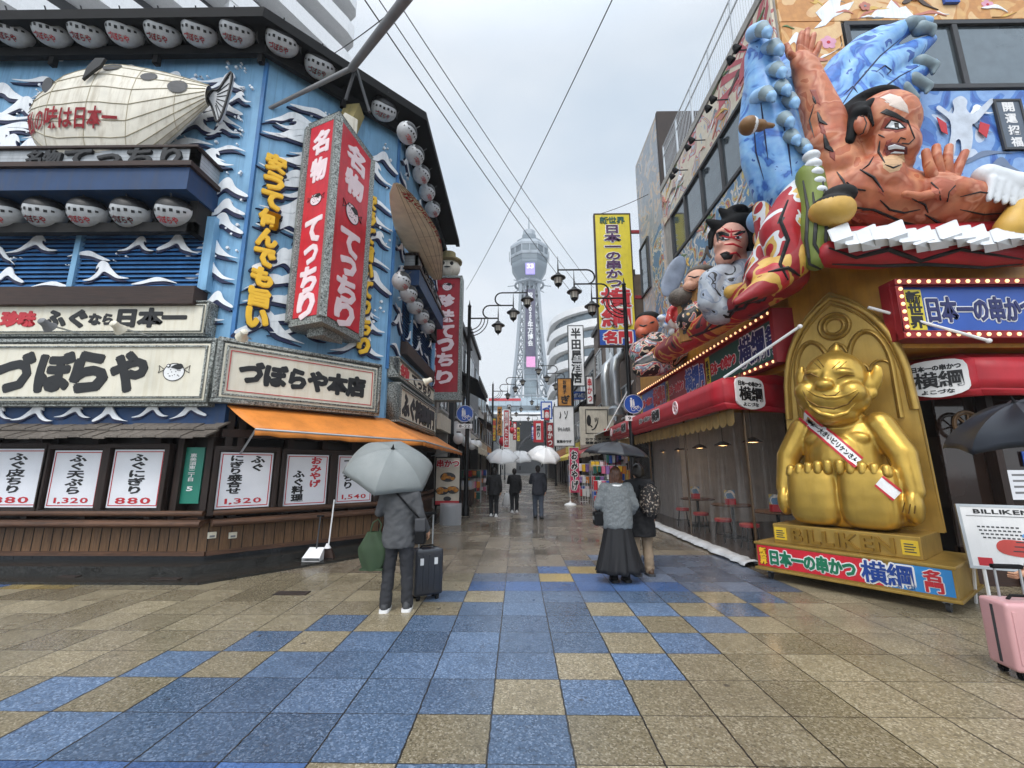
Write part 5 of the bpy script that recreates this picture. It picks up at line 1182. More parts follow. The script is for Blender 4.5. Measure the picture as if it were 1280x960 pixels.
# the seated figure
TS = thing('golden_statue', 'huge golden seated grinning figure with big soles forward and a white sash', 'statue', FT.w(0, 0, .79), FT.rz)
mb = MB(); z0 = -.79
def e(x, y, z, rx, ry, rz, R=None): mb.ell((x, y, z+z0), (rx, ry, rz), 20, 14, R=R)
mb.loft([(0, .62, .8+z0, .5, .3), (0, .62, .95+z0, .68, .36), (0, .62, 1.2+z0, .66, .37), (0, .6, 1.5+z0, .52, .37), (0, .6, 1.8+z0, .47, .34), (0, .62, 2.05+z0, .5, .3), (0, .63, 2.2+z0, .47, .25), (0, .63, 2.32+z0, .34, .2), (.02, .6, 2.42+z0, .2, .16)], 28)
e(-.01, .5, 1.72, .38, .34, .42)
for s in (-1, 1):
    sole = []
    for zq, rq, yq in ((.815, .17, .12), (.85, .25, .17), (.92, .3, .2), (1.05, .325, .215), (1.25, .325, .215), (1.45, .315, .2), (1.56, .3, .17), (1.62, .24, .12)): sole.append((zq, rq, yq))
    n_ = 32; vs = [(s*.318+rq*abs(cos(q))**.55*(1 if cos(q) > 0 else -1), .33+yq*abs(sin(q))**.6*(1 if sin(q) > 0 else -1), zq+z0) for zq, rq, yq in sole for q in [2*pi*k/n_ for k in range(n_)]]
    mb.add(vs, [(i*n_+j, i*n_+(j+1) % n_, (i+1)*n_+(j+1) % n_, (i+1)*n_+j) for i in range(len(sole)-1) for j in range(n_)]+[tuple(range(n_))[::-1], tuple(range((len(sole)-1)*n_, len(sole)*n_))])
    mb.cap((s*.56, .55, 1.08+z0), (s*.45, .36, 1.02+z0), .25, .17)                                    # thighs
    mb.cap((s*.47, .6, 2.19+z0), (s*.68, .52, 1.78+z0), .18, .165); mb.cap((s*.68, .52, 1.78+z0), (s*.75, .42, 1.3+z0), .16, .12)
    mb.ell((s*.74, .38, 1.12+z0), (.105, .15, .22), 14, 10); mb.ell((s*.2, .4, 2.0+z0), (.2, .07, .1), 14, 10)
toes = MB()
for k in range(5):
    for s in (-1, 1): toes.cap((s*(.07+k*.124), .19+.006*k, 1.565-.01*k+z0), (s*(.07+k*.122), .2+.008*k, 1.655-.016*k+z0), .06, .071-.003*k, 14); toes.cap((s*(.07+k*.122), .2+.008*k, 1.65-.016*k+z0), (s*(.07+k*.12), .4, 1.6-.016*k+z0), .068-.003*k, .06, 12)
hx, hy, hz = .06, .46, 2.78
RH = Matrix.Rotation(radians(9), 3, 'Y')
def hp(x, y, z): v = RH @ Vector((x, y, z)); return (hx+v.x, hy+v.y, hz+v.z+z0)
def he(x, y, z, rx, ry, rz): mb.ell(hp(x, y, z), (rx, ry, rz), 20, 14, R=RH)
he(0, 0, .1, .39, .36, .4); he(0, -.06, -.2, .45, .34, .3); he(0, -.1, -.4, .34, .27, .2)
for s in (-1, 1):
    he(s*.27, -.2, -.12, .17, .17, .17); he(s*.14, -.24, .16, .16, .12, .07)
    mb.cap(hp(s*.34, .06, .0), hp(s*.45, .1, .06), .1, .08); mb.ell(hp(s*.45, .06, .07), (.085, .06, .23), 14, 10, R=RH @ Matrix.Rotation(s*.2, 3, 'Y')); mb.cap(hp(s*.46, .06, .2), hp(s*.46, .06, .28), .06, .035); mb.ell(hp(s*.44, .04, -.1), (.06, .05, .08), 10, 8)
he(0, -.37, -.03, .12, .1, .085); he(0, -.3, .08, .06, .08, .12)
mb.tube([hp(0, .0, .4), hp(.0, .0, .5), hp(0, .0, .64)], [.15, .08, .012], 14)
stat = blob(mb, 'body', m_gold, TS, voxel=.018, it=8, extra=toes)
sk = Skin(stat)
mb = MB(); lip = MB(); sk.line(lip, [(1006, 496), (1012, 508), (1025, 517), (1042, 521), (1059, 516), (1070, 504)], (.012, .036), 0, lift=-.008, n=10, sub=6); sk.line(lip, [(1008, 487), (1020, 494), (1032, 497), (1046, 497), (1060, 493), (1072, 487)], (.01, .026), 0, lift=-.006, n=10, sub=6)
at0(lip.build('lips', m_gold, smooth=80), TS)
sk.line(mb, [(1003, 488), (1009, 500), (1022, 508), (1042, 511), (1060, 505), (1074, 490)], (.006, .016), 0, lift=-.004, n=8, sub=6)
mb_e = MB()
for pts in ([(1006, 469), (1014, 467), (1024, 472)], [(1046, 474), (1058, 469), (1069, 470)]): sk.line(mb_e, pts, (.004, .013), 0, lift=.0, sub=5)
for pts in ([(1016, 452), (1026, 461)], [(1022, 449), (1030, 459)], [(1050, 452), (1040, 461)], [(1058, 452), (1045, 463)]): sk.line(mb_e, pts, .007, 0, lift=-.002)
for pts in ([(1028, 492), (1034, 495), (1044, 494), (1050, 489)],): sk.line(mb_e, pts, (.004, .01), 0, lift=0)
at0(mb.build('mouth', m_goldd), TS); at0(mb_e.build('closed_eyes', m_goldd), TS)
mb = MB()
for pts in ([(1128, 640), (1131, 628)], [(1136, 642), (1138, 630)], [(1143, 642), (1144, 632)]): sk.line(mb, pts, .008, 0, lift=-.002)
at0(mb.build('finger_creases', m_goldd), TS)
# sash across the chest
SA = thing('sash', 'white and red cloth sash with black lettering across the golden statue', 'sash', FT.w(0, .2, 1.5), FT.rz)
pa, pb = (1004, 519), (1118, 618)
def sashmb(w0, w1, lift, m, mb):
    def fn(s, t):
        x = pa[0]+(pb[0]-pa[0])*s; y = pa[1]+(pb[1]-pa[1])*s; k = (w0+(w1-w0)*t); dx, dy = .65, -.76
        return sk.at(x+dx*k*1., y+dy*k*1., lift)
    s0, s1 = SEG; g = MB(); mb.grid(lambda s, t: fn(s0+(s1-s0)*s, t), 16, 4, m)
mb = MB()
for SEG in ((0, .6), (.83, 1.02)): sashmb(-8, 8, .02, 0, mb)
at0(mb.build('cloth', m_white, recalc=False, smooth=60), SA)
mb = MB()
for SEG in ((0, .6), (.83, 1.02)): sashmb(5.5, 8.2, .024, 0, mb); sashmb(-8.2, -5.5, .024, 0, mb)
at0(mb.build('red_edges', m_redtxt, recalc=False), SA)
g0 = text_mb('日本一大きいビリケンさん', 1, None, .03, t=.0005)
hh = max(v[2] for v in g0.v)-min(v[2] for v in g0.v)
m3 = MB(); vs = []
for v in g0.v:
    s = .06+.52*(v[0]+.5); k = -3.6*v[2]/(hh/2)
    x = pa[0]+(pb[0]-pa[0])*s; y = pa[1]+(pb[1]-pa[1])*s; vs.append(sk.at(x-.65*k, y+.76*k, .028))
m3.add(vs, g0.f); at0(m3.build('lettering', m_ink, recalc=False), SA)
# display board on legs beside the statue
FD = Fr((5.35, 5.35), radians(-28))
r = FD.rect(1203, 632, 1300, 735)
T = thing('display_board', 'white easel display board with a red and blue printed poster right of the statue', 'display board', FD.w(.4, 0, 0), FD.rz)
bw = 1.25; bx = (r[0]+bw/2-.4); z0_, z1_ = .48, r[3]
X = Matrix.Translation((bx, 0, 0)) @ Matrix.Rotation(radians(-8), 4, 'X')
def ab(mb, nm, m, **k): o = mb.build(nm, m, T, **k); o.matrix_basis = X; return o
ab(MB().box(-bw/2, bw/2, -.02, .02, z0_, z1_), 'panel', m_white); ab(frame_mb(bw+.04, z0_-.02, z1_+.02, .045, .03, y0=.02), 'frame', m_alu)
for s in (-1, 1): ab(MB().tube([(s*bw*.42, .0, z0_), (s*bw*.44, -.02, .02)], .018, 6), 'leg', m_white); ab(MB().tube([(s*bw*.42, .03, z1_-.1), (s*bw*.44, .45, -.05)], .018, 6), 'leg', m_white)
def abt(body, cx, cz, w, h, m, **k): o = txt(T, body, cx, cz, w, h, m, y=-.021, t=.004, **k); o.matrix_basis = X
hz_ = z1_-z0_; zf_ = hz_/1.08
abt('BILLIKEN DIVERSITY', .06, z1_-.06, bw*.9, .05, m_ink, bold=.03); ab(MB().box(-bw*.46, bw*.46, -.024, -.02, z1_-.115, z1_-.108), 'rule', m_grey)
mb = MB(); mb.poly(bez([(-.38, z0_+.36*zf_), (-.3, z0_+.5*zf_), (0, z0_+.47*zf_), (.35, z0_+.5*zf_), (.42, z0_+.36*zf_), (.3, z0_+.24*zf_), (0, z0_+.2*zf_), (-.3, z0_+.24*zf_)], 4), -.025, -.02); ab(mb, 'red_shape', mat('print_red', '#c2473f', .5))
mb = MB(); mb.poly(bez([(-.12, z0_+.54*zf_), (-.1, z0_+.64*zf_), (.05, z0_+.62*zf_), (.1, z0_+.72*zf_), (.3, z0_+.7*zf_), (.5, z0_+.6*zf_), (.3, z0_+.53*zf_)], 4), -.024, -.02); ab(mb, 'blue_shape', mat('print_blue', '#5f9ad0', .5))
mb = MB()
for i in range(4):
    for j in range(9): mb.box(-.5+j*.04+(i*.01), -.475+j*.04+(i*.01), -.023, -.02, z0_+.7*zf_-.04*i, z0_+.725*zf_-.04*i)
for i in range(3): mb.box(-.25+.02*i, .3-.03*i, -.027, -.0255, z0_+.3*zf_+.05*i, z0_+.318*zf_+.05*i)
for i in range(4): mb.box(-.05, .5, -.023, -.02, z0_+.03*zf_+.03*i, z0_+.042*zf_+.03*i)
ab(mb, 'printed_text', m_dgrey)
for x, m in ((-.06, m_bluesign), (.14, m_mur3), (-.5, m_redtxt)): ab(MB().box(x-.06, x+.06, -.024, -.02, z0_+.03*zf_, z0_+.17*zf_), 'printed_picture', m)

# ================================================================== PAPER FLOATS over the red awning
m_fskin = mural('float_airbrushed_skin', ['#c67f5e', '#b96a46', '#cd8d70', '#a85536', '#c27654', '#b46442', '#cb8862'], 1.9, .5, .9, 2., 'LINEAR'); m_fskin2 = mat('float_skin_pale', '#d9a58a', .5, var=.14, scale=2.5)
m_fblue = mural('float_blue', ['#234f9c', '#3a74c4', '#2b5cae', '#6fa4dc', '#3f7fcb', '#2a59a8', '#8fbbe4'], 1.5, .42, 2.2, 2.5, 'LINEAR'); m_robe1 = mural('robe_yellow_red', ['#c9a04a', '#a51c26', '#d2b060', '#d6dade', '#a51c26', '#c9a04a', '#1a1516', '#b03a2c'], 1.3); m_robe2 = mural('robe_grey_teal', ['#7d8798', '#1b1c20', '#98a2b2', '#8894a6', '#a9b1ba', '#4f7d76', '#8f9aac', '#1b1c20', '#98a2b2'], 2.4); m_robe3 = mural('robe_white_mix', ['#4f8a80', '#c8ccd0', '#7f8a9c', '#b83a38', '#d8c8b0', '#1b1c20', '#c9b8a0', '#4f8a80', '#c9a04a', '#3a74c4'], 2.6); m_robe4 = mural('cloth_red_ochre', ['#a51c26', '#b8262e', '#c9a04a', '#8f161e', '#a51c26', '#1a1516', '#b8262e'], 1.1); m_fblue2 = mat('float_pale_blue', '#86b0d8', .45, var=.3, scale=3); m_fclaw = mat('float_claw', '#7d8f96', .5, var=.2)
m_fred = mat('float_red', '#a51c26', .42, var=.25, scale=2); m_fyel = mat('float_yellow', '#c9a04a', .5, var=.2, scale=3); m_fgreen = mat('float_green', '#6f7d33', .5, var=.2, scale=2); m_fwhite = mat('float_white', '#d6dade', .5, var=.08); m_fgrey = mat('float_grey_blue', '#7f8a9c', .5, var=.3, scale=3); m_fteal = mat('float_teal', '#3f6d66', .5, var=.3)
class Fl:
    def __init__(s): s.mb = MB()
    def e(s, x, y, Y, rx, rz=None, ry=None, R=None): p, k = PR(x, y, Y, 1.); s.mb.ell(p, (rx*k, (ry or rx)*k, (rz or rx)*k), 18, 12, R=R); return s
    def c(s, a, b, Y, r1, r2=None, Y2=None): p, k = PR(*a, Y, 1.); q, k2 = PR(*b, Y2 or Y, 1.); s.mb.cap(p, q, r1*k, (r2 or r1)*k2, 14); return s
def chain(f, pts, Y):
    for (x, y, r, *d), (x2, y2, r2, *d2) in zip(pts, pts[1:]): f.c((x, y), (x2, y2), Y+(d[0] if d else 0), r, r2, Y+(d2[0] if d2 else 0))
TW = thing('warrior_float', 'giant paper float of a bare chested man glaring right with one arm raised', 'float figure', P(1110, 290, 6.2))
f = Fl(); Y = 6.1
chain(f, [(1070, 245, 44), (1130, 258, 40), (1190, 268, 32), (1290, 265, 30)], Y+.1); f.e(1085, 232, Y-.05, 38, 34); f.e(1040, 250, Y+.1, 30, 40)
chain(f, [(1086, 222, 27), (1098, 190, 26)], Y-.05)
chain(f, [(1046, 212, 30), (1028, 150, 24), (1013, 104, 17), (1006, 84, 15)], Y+.05); f.e(1003, 78, Y, 15, 17, 9)
f.e(1030, 180, Y, 22, 26)
f.e(1103, 158, Y-.15, 38, 40, 38); f.e(1112, 185, Y-.2, 31, 30, 30); f.e(1122, 205, Y-.2, 17, 13, 18); f.e(1133, 172, Y-.36, 12, 9, 13); f.e(1127, 158, Y-.33, 7, 11, 8); f.e(1117, 138, Y-.33, 20, 6, 10)
f.e(1077, 157, Y-.42, 9, 14, 7)
f.e(1180, 262, Y-.1, 30, 26); chain(f, [(1270, 258, 26, -.1), (1215, 250, 22, -.25), (1190, 240, 19, -.35)], Y); f.e(1178, 232, Y-.4, 21, 21, 11)
fx = MB(); 
def finger(mb, pts, Y, r0, r1):
    ps = []; rs = []
    for i, (x, y) in enumerate(pts): p, k = PR(x, y, Y-.05*sin(i), 1.); ps.append(p); rs.append((r0+(r1-r0)*i/(len(pts)-1))*k)
    for i in range(len(ps)-1): mb.cap(ps[i], ps[i+1], rs[i], rs[i+1], 10)
for pts in ([(1166, 222), (1160, 205), (1157, 190)], [(1174, 218), (1171, 200), (1170, 184)], [(1184, 218), (1184, 200), (1186, 184)], [(1192, 222), (1199, 206), (1206, 191)], [(1168, 242), (1150, 246), (1132, 243)]): finger(fx, pts, Y-.42, 6.5, 4.5)
for pts in ([(996, 76), (987, 68), (983, 57)], [(1000, 70), (1000, 54), (1002, 42)], [(1005, 68), (1007, 52), (1009, 38)], [(1010, 70), (1014, 56), (1017, 44)], [(1013, 76), (1020, 66), (1024, 55)]): finger(fx, pts, Y, 5, 3.5)
P1 = P(1180, 240, Y)
body = blob(f.mb, 'body', m_fskin, None, voxel=.028, it=3, fac=.4, extra=fx)
hd = P(1112, 128, Y-.3); jw = P(1118, 203, Y-.4)
for p in body.data.polygons:
    pass
sk = Skin(body); at0(body, TW)
mb = MB()
L1 = lambda pts, r=.012, m=0, **k: sk.line(mb, pts, r, m, **k)
L1([(1106, 160), (1114, 150), (1124, 153), (1131, 160), (1121, 162), (1106, 160)], .011)
L1([(1134, 150), (1139, 163), (1143, 173), (1136, 180), (1127, 179)], .009); L1([(1100, 176), (1098, 190), (1106, 204)], (.006, .016)); L1([(1122, 178), (1126, 172), (1132, 174)], .008)
L1([(1106, 206), (1116, 210), (1126, 206)], (.005, .014)); L1([(1098, 168), (1106, 172)], (.004, .01))
L1([(1058, 228), (1068, 236), (1082, 238)], .012); L1([(1046, 215), (1054, 226), (1060, 240)], (.006, .018)); L1([(1078, 262), (1086, 262)], .016); L1([(1100, 250), (1112, 262), (1130, 266), (1150, 262)], (.006, .016)); L1([(1140, 248), (1156, 256), (1160, 266)], (.006, .014)); L1([(1018, 130), (1012, 150), (1018, 172)], (.004, .012)); L1([(1200, 246), (1225, 240), (1250, 244)], (.004, .012)); L1([(1200, 262), (1230, 268), (1260, 266)], (.005, .014)); L1([(1092, 196), (1086, 206), (1078, 212)], (.005, .012)); L1([(1075, 212), (1092, 222), (1104, 240)], (.008, .018)); L1([(1060, 290), (1110, 286), (1160, 280)], .01); L1([(1055, 258), (1092, 262), (1130, 278), (1160, 284)], (.008, .02))
L1([(1022, 140), (1026, 152), (1034, 156)], (.008, .03)); L1([(1030, 168), (1034, 184), (1042, 190)], (.008, .04)); L1([(1016, 120), (1020, 130)], (.006, .02)); L1([(1164, 228), (1172, 236), (1176, 250)], .01); L1([(1194, 232), (1186, 240), (1184, 252)], .01); L1([(1156, 268), (1180, 282), (1215, 284)], (.008, .02))
L1([(1070, 150), (1073, 145), (1080, 146), (1083, 154), (1079, 166), (1075, 168)], .008)
at0(mb.build('painted_lines', m_ink), TW)
mk = lambda nm, mt, *ps, lift=.008: at0(_mk(nm, mt, ps, lift), TW)
def _mk(nm, mt, ps, lift):
    b_ = MB(); [sk.patch(b_, p_, lift=lift) for p_ in ps]; return b_.build(nm, mt, recalc=False)
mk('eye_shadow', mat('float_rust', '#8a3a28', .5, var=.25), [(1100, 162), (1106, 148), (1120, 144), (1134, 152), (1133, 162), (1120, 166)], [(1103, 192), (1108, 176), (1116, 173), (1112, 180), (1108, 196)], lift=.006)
mk('chin_paint', mat('float_jaw', '#c8a27a', .5, lines=(2, .09, .07, .45)), [(1102, 198), (1110, 193), (1122, 195), (1130, 192), (1131, 202), (1124, 213), (1112, 216), (1104, 210)], lift=.006)
mk('shaved_crown', mat('float_crown', '#d9c8bd', .5), [(1100, 122), (1112, 117), (1126, 121), (1134, 132), (1136, 142), (1126, 138), (1112, 132)], lift=.006)
mk('eyebrow', m_ink, [(1100, 141), (1108, 136), (1120, 141), (1135, 151), (1134, 155), (1120, 148), (1108, 144)], lift=.014)
mk('eye_white', m_fwhite, [(1107, 160), (1114, 151), (1124, 154), (1130, 160), (1120, 162)], lift=.014)
mk('pupil', m_ink, [(1117, 153), (1123, 154), (1124, 161), (1118, 161)], lift=.02)
mk('mouth', mat('mouth_dark_red', '#5a1a18', .5), [(1106, 182), (1114, 178), (1124, 179), (1134, 184), (1134, 193), (1124, 192), (1114, 193), (1108, 195)], lift=.012)
mk('teeth', m_fwhite, [(1109, 183), (1118, 180), (1131, 184), (1131, 187), (1118, 186), (1110, 188)], [(1111, 193), (1118, 189), (1130, 190), (1130, 192), (1118, 192)], lift=.02)
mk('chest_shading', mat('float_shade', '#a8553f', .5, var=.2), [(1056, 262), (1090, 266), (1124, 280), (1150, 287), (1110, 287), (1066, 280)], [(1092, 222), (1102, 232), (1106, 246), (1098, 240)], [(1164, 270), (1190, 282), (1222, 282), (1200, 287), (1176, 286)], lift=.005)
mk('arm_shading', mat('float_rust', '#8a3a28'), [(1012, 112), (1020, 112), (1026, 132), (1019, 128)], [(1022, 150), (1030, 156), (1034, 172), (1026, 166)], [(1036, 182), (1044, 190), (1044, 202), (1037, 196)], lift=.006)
mk('palm_shading', mat('float_palm', '#b5654c', .5), [(1164, 228), (1176, 222), (1192, 226), (1196, 238), (1186, 250), (1172, 250), (1164, 240)], lift=.008)
f = Fl(); f.e(1070, 158, Y+.0, 26, 34, 26); f.e(1088, 133, Y-.05, 32, 13, 30); f.e(1066, 180, Y+.02, 16, 20); f.c((1072, 136), (1062, 176), Y-.3, 9, 6); f.c((1072, 142), (1090, 128), Y-.36, 8, 6); f.c((1084, 136), (1092, 158), Y-.48, 4, 2)
at0(blob(f.mb, 'hair', m_black, None, voxel=.035, it=3), TW)
# blue claw wave
TV = thing('blue_wave_float', 'paper float of a blue crested wave with grey claw tips behind the raised arm', 'float figure', P(965, 240, 6.5))
f = Fl(); Y = 6.45
chain(f, [(985, 238, 30), (972, 195, 30), (962, 150, 28), (956, 108, 24), (950, 70, 18), (948, 46, 10), (954, 36, 5)], Y)
chain(f, [(1000, 240, 36), (1006, 200, 30), (998, 155, 26), (986, 118, 20), (976, 84, 12), (972, 64, 5)], Y+.1); chain(f, [(965, 240, 22), (948, 200, 20), (940, 160, 16), (938, 120, 10), (936, 95, 4)], Y+.15); f.e(1000, 262, Y+.1, 40, 30); f.e(1012, 210, Y+.15, 30, 50)
for st in ([(1030, 150, 26), (1062, 100, 22), (1092, 62, 16), (1122, 40, 12), (1146, 29, 8), (1160, 27, 6)], [(1036, 150, 26), (1076, 112, 24), (1112, 82, 18), (1144, 62, 12), (1164, 50, 6)], [(1044, 158, 26), (1084, 128, 24), (1122, 106, 16), (1150, 88, 11), (1166, 80, 6)], [(1052, 166, 24), (1092, 142, 22), (1124, 122, 13), (1152, 108, 6)], [(1060, 172, 22), (1100, 152, 18), (1128, 138, 10), (1146, 126, 5)], [(1024, 130, 20), (1050, 84, 16), (1076, 56, 11), (1100, 40, 7), (1116, 34, 4)], [(1030, 170, 30), (1060, 140, 30)]): chain(f, st, Y+.12)
at0(blob(f.mb, 'wave_body', m_fblue, None, voxel=.035, it=2, fac=.4), TV)
sk = Skin(TV.children[0]); mb = MB()
for pts in ([(1040, 150), (1070, 105), (1100, 70), (1130, 45)], [(1050, 158), (1090, 120), (1125, 95), (1150, 82)], [(1075, 118), (1088, 112), (1092, 122), (1084, 126)], [(1095, 90), (1106, 82), (1114, 88), (1108, 94)], [(1100, 140), (1112, 132), (1118, 140)], [(1055, 118), (1066, 108), (1072, 116)], [(960, 200), (955, 160), (950, 120)], [(990, 220), (985, 180), (975, 140)], [(955, 225), (945, 190), (942, 150)]): sk.line(mb, pts, (.004, .014), 0, lift=.0, sub=5)
at0(mb.build('painted_lines', m_navy), TV)
for i, (x, y) in enumerate(((950, 38), (965, 60), (968, 88), (974, 110), (984, 126), (978, 150), (986, 172), (1000, 184), (955, 118))):
    f = Fl(); chain(f, [(x-8, y+4, 10, .05), (x+2, y-2, 9, -.2), (x+10, y+3, 6, -.34), (x+12, y+9, 2.5, -.36)], Y-.2); at0(blob(f.mb, 'claw', [m_fclaw, m_fblue2], None, voxel=.025, it=2, pick=lambda c, n, q=P(x+4, y, Y-.45): 0 if (c-q).length < .14 else 1), TV)
for (x, y, x2, y2, x3, y3) in ((1138, 30, 1150, 27, 1154, 33), (1150, 36, 1164, 36, 1166, 44), (1150, 78, 1168, 82, 1166, 92), (1140, 100, 1160, 108, 1158, 116), (1128, 112, 1143, 124, 1144, 131)):
    f = Fl(); chain(f, [(x, y, 9), (x2, y2, 6), (x3, y3, 2.5)], Y); at0(blob(f.mb, 'claw', m_fclaw, None, voxel=.025, it=2), TV)
# gourd, drum cap
T = thing('gourd_float', 'brown striped paper gourd hung beside the blue wave', 'float ornament', P(942, 157, 5.9)); f = Fl(); f.e(936, 157, 5.9, 12, 11).e(950, 157, 5.9, 8, 7).c((950, 157), (966, 157), 5.9, 5, 3); at0(blob(f.mb, 'gourd', [mat('gourd_brown', '#7d5a33', .5), m_white], None, voxel=.02, it=2, pick=lambda c, n, a=P(941, 157, 5.9).x: 1 if abs(c.x-a) < .025 else 0), T)
T = thing('drum_float', 'ochre paper bowl shaped cap with a black scaled top under the man\'s chest', 'float ornament', P(1040, 262, 5.7)); f = Fl(); f.e(1040, 264, 5.7, 27, 20, 22); f.e(1048, 246, 5.75, 20, 12)
at0(blob(f.mb, 'bowl', [m_fyel, m_dullblack], None, voxel=.03, it=3, pick=lambda c, n, a=P(1040, 252, 5.6).z: 1 if c.z > a else 0), T)
# kimono cloth at the corner
T = thing('robe_float', 'folded paper robe in green, yellow and red stripes with black edges at the building corner', 'float cloth', P(1000, 320, 6.3))
f = Fl(); chain(f, [(1012, 220, 16), (1018, 260, 17), (1018, 300, 18), (1020, 325, 14)], 5.95); at0(blob(f.mb, 'green_fold', m_fgreen, None, voxel=.035, it=3), T)
f = Fl(); chain(f, [(1006, 226, 14), (990, 255, 20), (975, 290, 24), (985, 330, 22)], 6.2); chain(f, [(960, 262, 18), (968, 300, 20), (955, 345, 22)], 6.7)
at0(blob(f.mb, 'patterned_fold', m_robe1, None, voxel=.035, it=3), T)
f = Fl(); chain(f, [(1000, 300, 24), (988, 328, 24), (966, 350, 18), (942, 366, 11), (920, 378, 5)], 6.2); chain(f, [(985, 322, 16), (962, 332, 14), (940, 345, 8)], 6.3); at0(blob(f.mb, 'red_fold', m_robe4, None, voxel=.035, it=3), T)
sk = Skin(*[c for c in T.children]); mb = MB()
for pts in ([(1004, 226), (1010, 260), (1008, 300), (1012, 330), (1030, 338)], [(1028, 225), (1034, 260), (1032, 300), (1036, 335)], [(1016, 240), (1020, 275), (1018, 305), (1026, 320)], [(985, 250), (975, 275), (985, 300), (975, 330), (985, 350)], [(960, 340), (985, 335), (1000, 345)]): sk.line(mb, pts, (.012, .03), 0, lift=.0, sub=4)
at0(mb.build('painted_lines', m_ink), T)
T = thing('rope_float', 'twisted white paper rope running down beside the man\'s shoulder', 'float cloth', P(1020, 215, 5.9)); f = Fl(); [f.e(1014+i*2.2, 196+i*11, 5.85, 10, 7) for i in range(5)]; at0(blob(f.mb, 'rope', m_fwhite, None, voxel=.02, it=1), T)
# red bolster and folded white paper along the front
T = thing('bolster_float', 'long red cloth roll with black wave lines along the fascia above the blue sign', 'float cloth', P(1140, 320, 5.9))
f = Fl(); chain(f, [(1036, 318, 17), (1090, 318, 19), (1150, 314, 18), (1220, 318, 18), (1300, 312, 20)], 5.85); chain(f, [(1050, 300, 16), (1120, 298, 16), (1300, 292, 18)], 6.0)
o = blob(f.mb, 'cloth', m_fred, None, voxel=.035, it=3); sk = Skin(o); at0(o, T); mb = MB()
for pts in ([(1036, 310), (1070, 322), (1110, 312), (1150, 326), (1200, 312), (1278, 324)], [(1040, 330), (1100, 332), (1160, 330), (1230, 334), (1278, 330)]): sk.line(mb, pts, (.012, .035), 0, lift=.0, sub=5)
at0(mb.build('painted_lines', m_ink), T)
T = thing('paper_streamer', 'row of folded white zigzag paper strips along the top of the red cloth roll', 'streamer', P(1150, 285, 5.7)); mb = MB(); rnd = random.Random(3)
for k in range(16):
    x = 1036+k*17; y = 288+4*sin(k*1.3); a = P(x, y, 5.62); b = P(x+24, y-10+6*(k % 2), 5.66); c_ = P(x+30, y+6+5*(k % 2), 5.5); d_ = P(x+6, y+14, 5.46)
    n_ = Vector((0, .03, .02)); mb.add([a, b, c_, d_, a+n_, b+n_, c_+n_, d_+n_], [(0, 1, 2, 3), (7, 6, 5, 4), (0, 4, 5, 1), (1, 5, 6, 2), (2, 6, 7, 3), (3, 7, 4, 0)])
    b2 = P(x+22, y+4, 5.42); mb.add([d_, c_, P(x+30, y+20, 5.6), P(x+8, y+24, 5.58)], [(0, 1, 2, 3)])
o = mb.build('strips', m_fwhite); at0(o, T); md = o.modifiers.new('t', 'SOLIDIFY'); md.thickness = .008
T = thing('tassel_float', 'white and ochre paper fist and feather tassel at the far right of the float', 'float ornament', P(1250, 230, 5.7)); f = Fl(); chain(f, [(1232, 220, 14), (1258, 232, 17), (1290, 240, 20)], 5.7); [f.c((1240+i*9, 225+i*3), (1236+i*10, 250+i*2), 5.6, 6, 3) for i in range(5)]; at0(blob(f.mb, 'tassel', m_fwhite, None, voxel=.025, it=2), T)
f = Fl(); chain(f, [(1276, 262, 14), (1262, 285, 16), (1290, 290, 18)], 5.65); at0(blob(f.mb, 'ochre_band', m_fyel, None, voxel=.03, it=2), T)
# second figure: painted face with black hair
T = thing('actor_float', 'paper float of an actor with red face paint and black topknot in a grey robe', 'float figure', P(915, 340, 7.9)); Y = 7.9
f = Fl(); f.e(913, 302, Y-.1, 20, 24, 20); f.e(906, 322, Y-.18, 12, 11, 12); f.e(899, 306, Y-.28, 5, 5, 5); f.e(908, 290, Y-.25, 13, 5, 8); f.c((920, 318), (925, 334), Y, 12, 12); f.c((912, 312), (902, 312), Y-.2, 12, 9)
o = blob(f.mb, 'head', mat('float_face_pink', '#d7a08c', .5, var=.1), None, voxel=.025, it=3); sk = Skin(o); at0(o, T); mb = MB()
for pts in ([(897, 292), (908, 297), (922, 296), (930, 290)], [(903, 284), (912, 290), (926, 288)], [(905, 306), (916, 305), (928, 310)], [(910, 318), (920, 316), (926, 322)], [(914, 286), (914, 296), (926, 302)]): sk.line(mb, pts, (.008, .022), 0, lift=.0)
at0(mb.build('red_face_paint', m_redtxt), T); mb = MB(); sk.patch(mb, [(898, 299), (905, 295), (911, 299), (904, 302)], lift=.012); sk.patch(mb, [(917, 297), (923, 294), (928, 297), (922, 300)], lift=.012); at0(mb.build('eye_white', m_fwhite, recalc=False), T); mb = MB(); sk.patch(mb, [(902, 296), (906, 296), (906, 301), (902, 301)], lift=.02); sk.patch(mb, [(920, 295), (924, 295), (924, 299), (920, 299)], lift=.02); sk.patch(mb, [(900, 318), (908, 314), (917, 318), (914, 324), (905, 325)], lift=.01); sk.patch(mb, [(894, 291), (902, 294), (912, 296), (911, 292), (902, 289)], lift=.01); sk.patch(mb, [(916, 294), (924, 289), (932, 288), (931, 291), (922, 294)], lift=.01); at0(mb.build('eyes_mouth_paint', m_ink, recalc=False), T); mb = MB(); 
for pts in ([(896, 297), (905, 300), (912, 299)], [(893, 290), (900, 294), (910, 293)], [(900, 318), (906, 316), (913, 319)]): sk.line(mb, pts, (.006, .018), 0, lift=.004)
at0(mb.build('painted_features', m_ink), T)
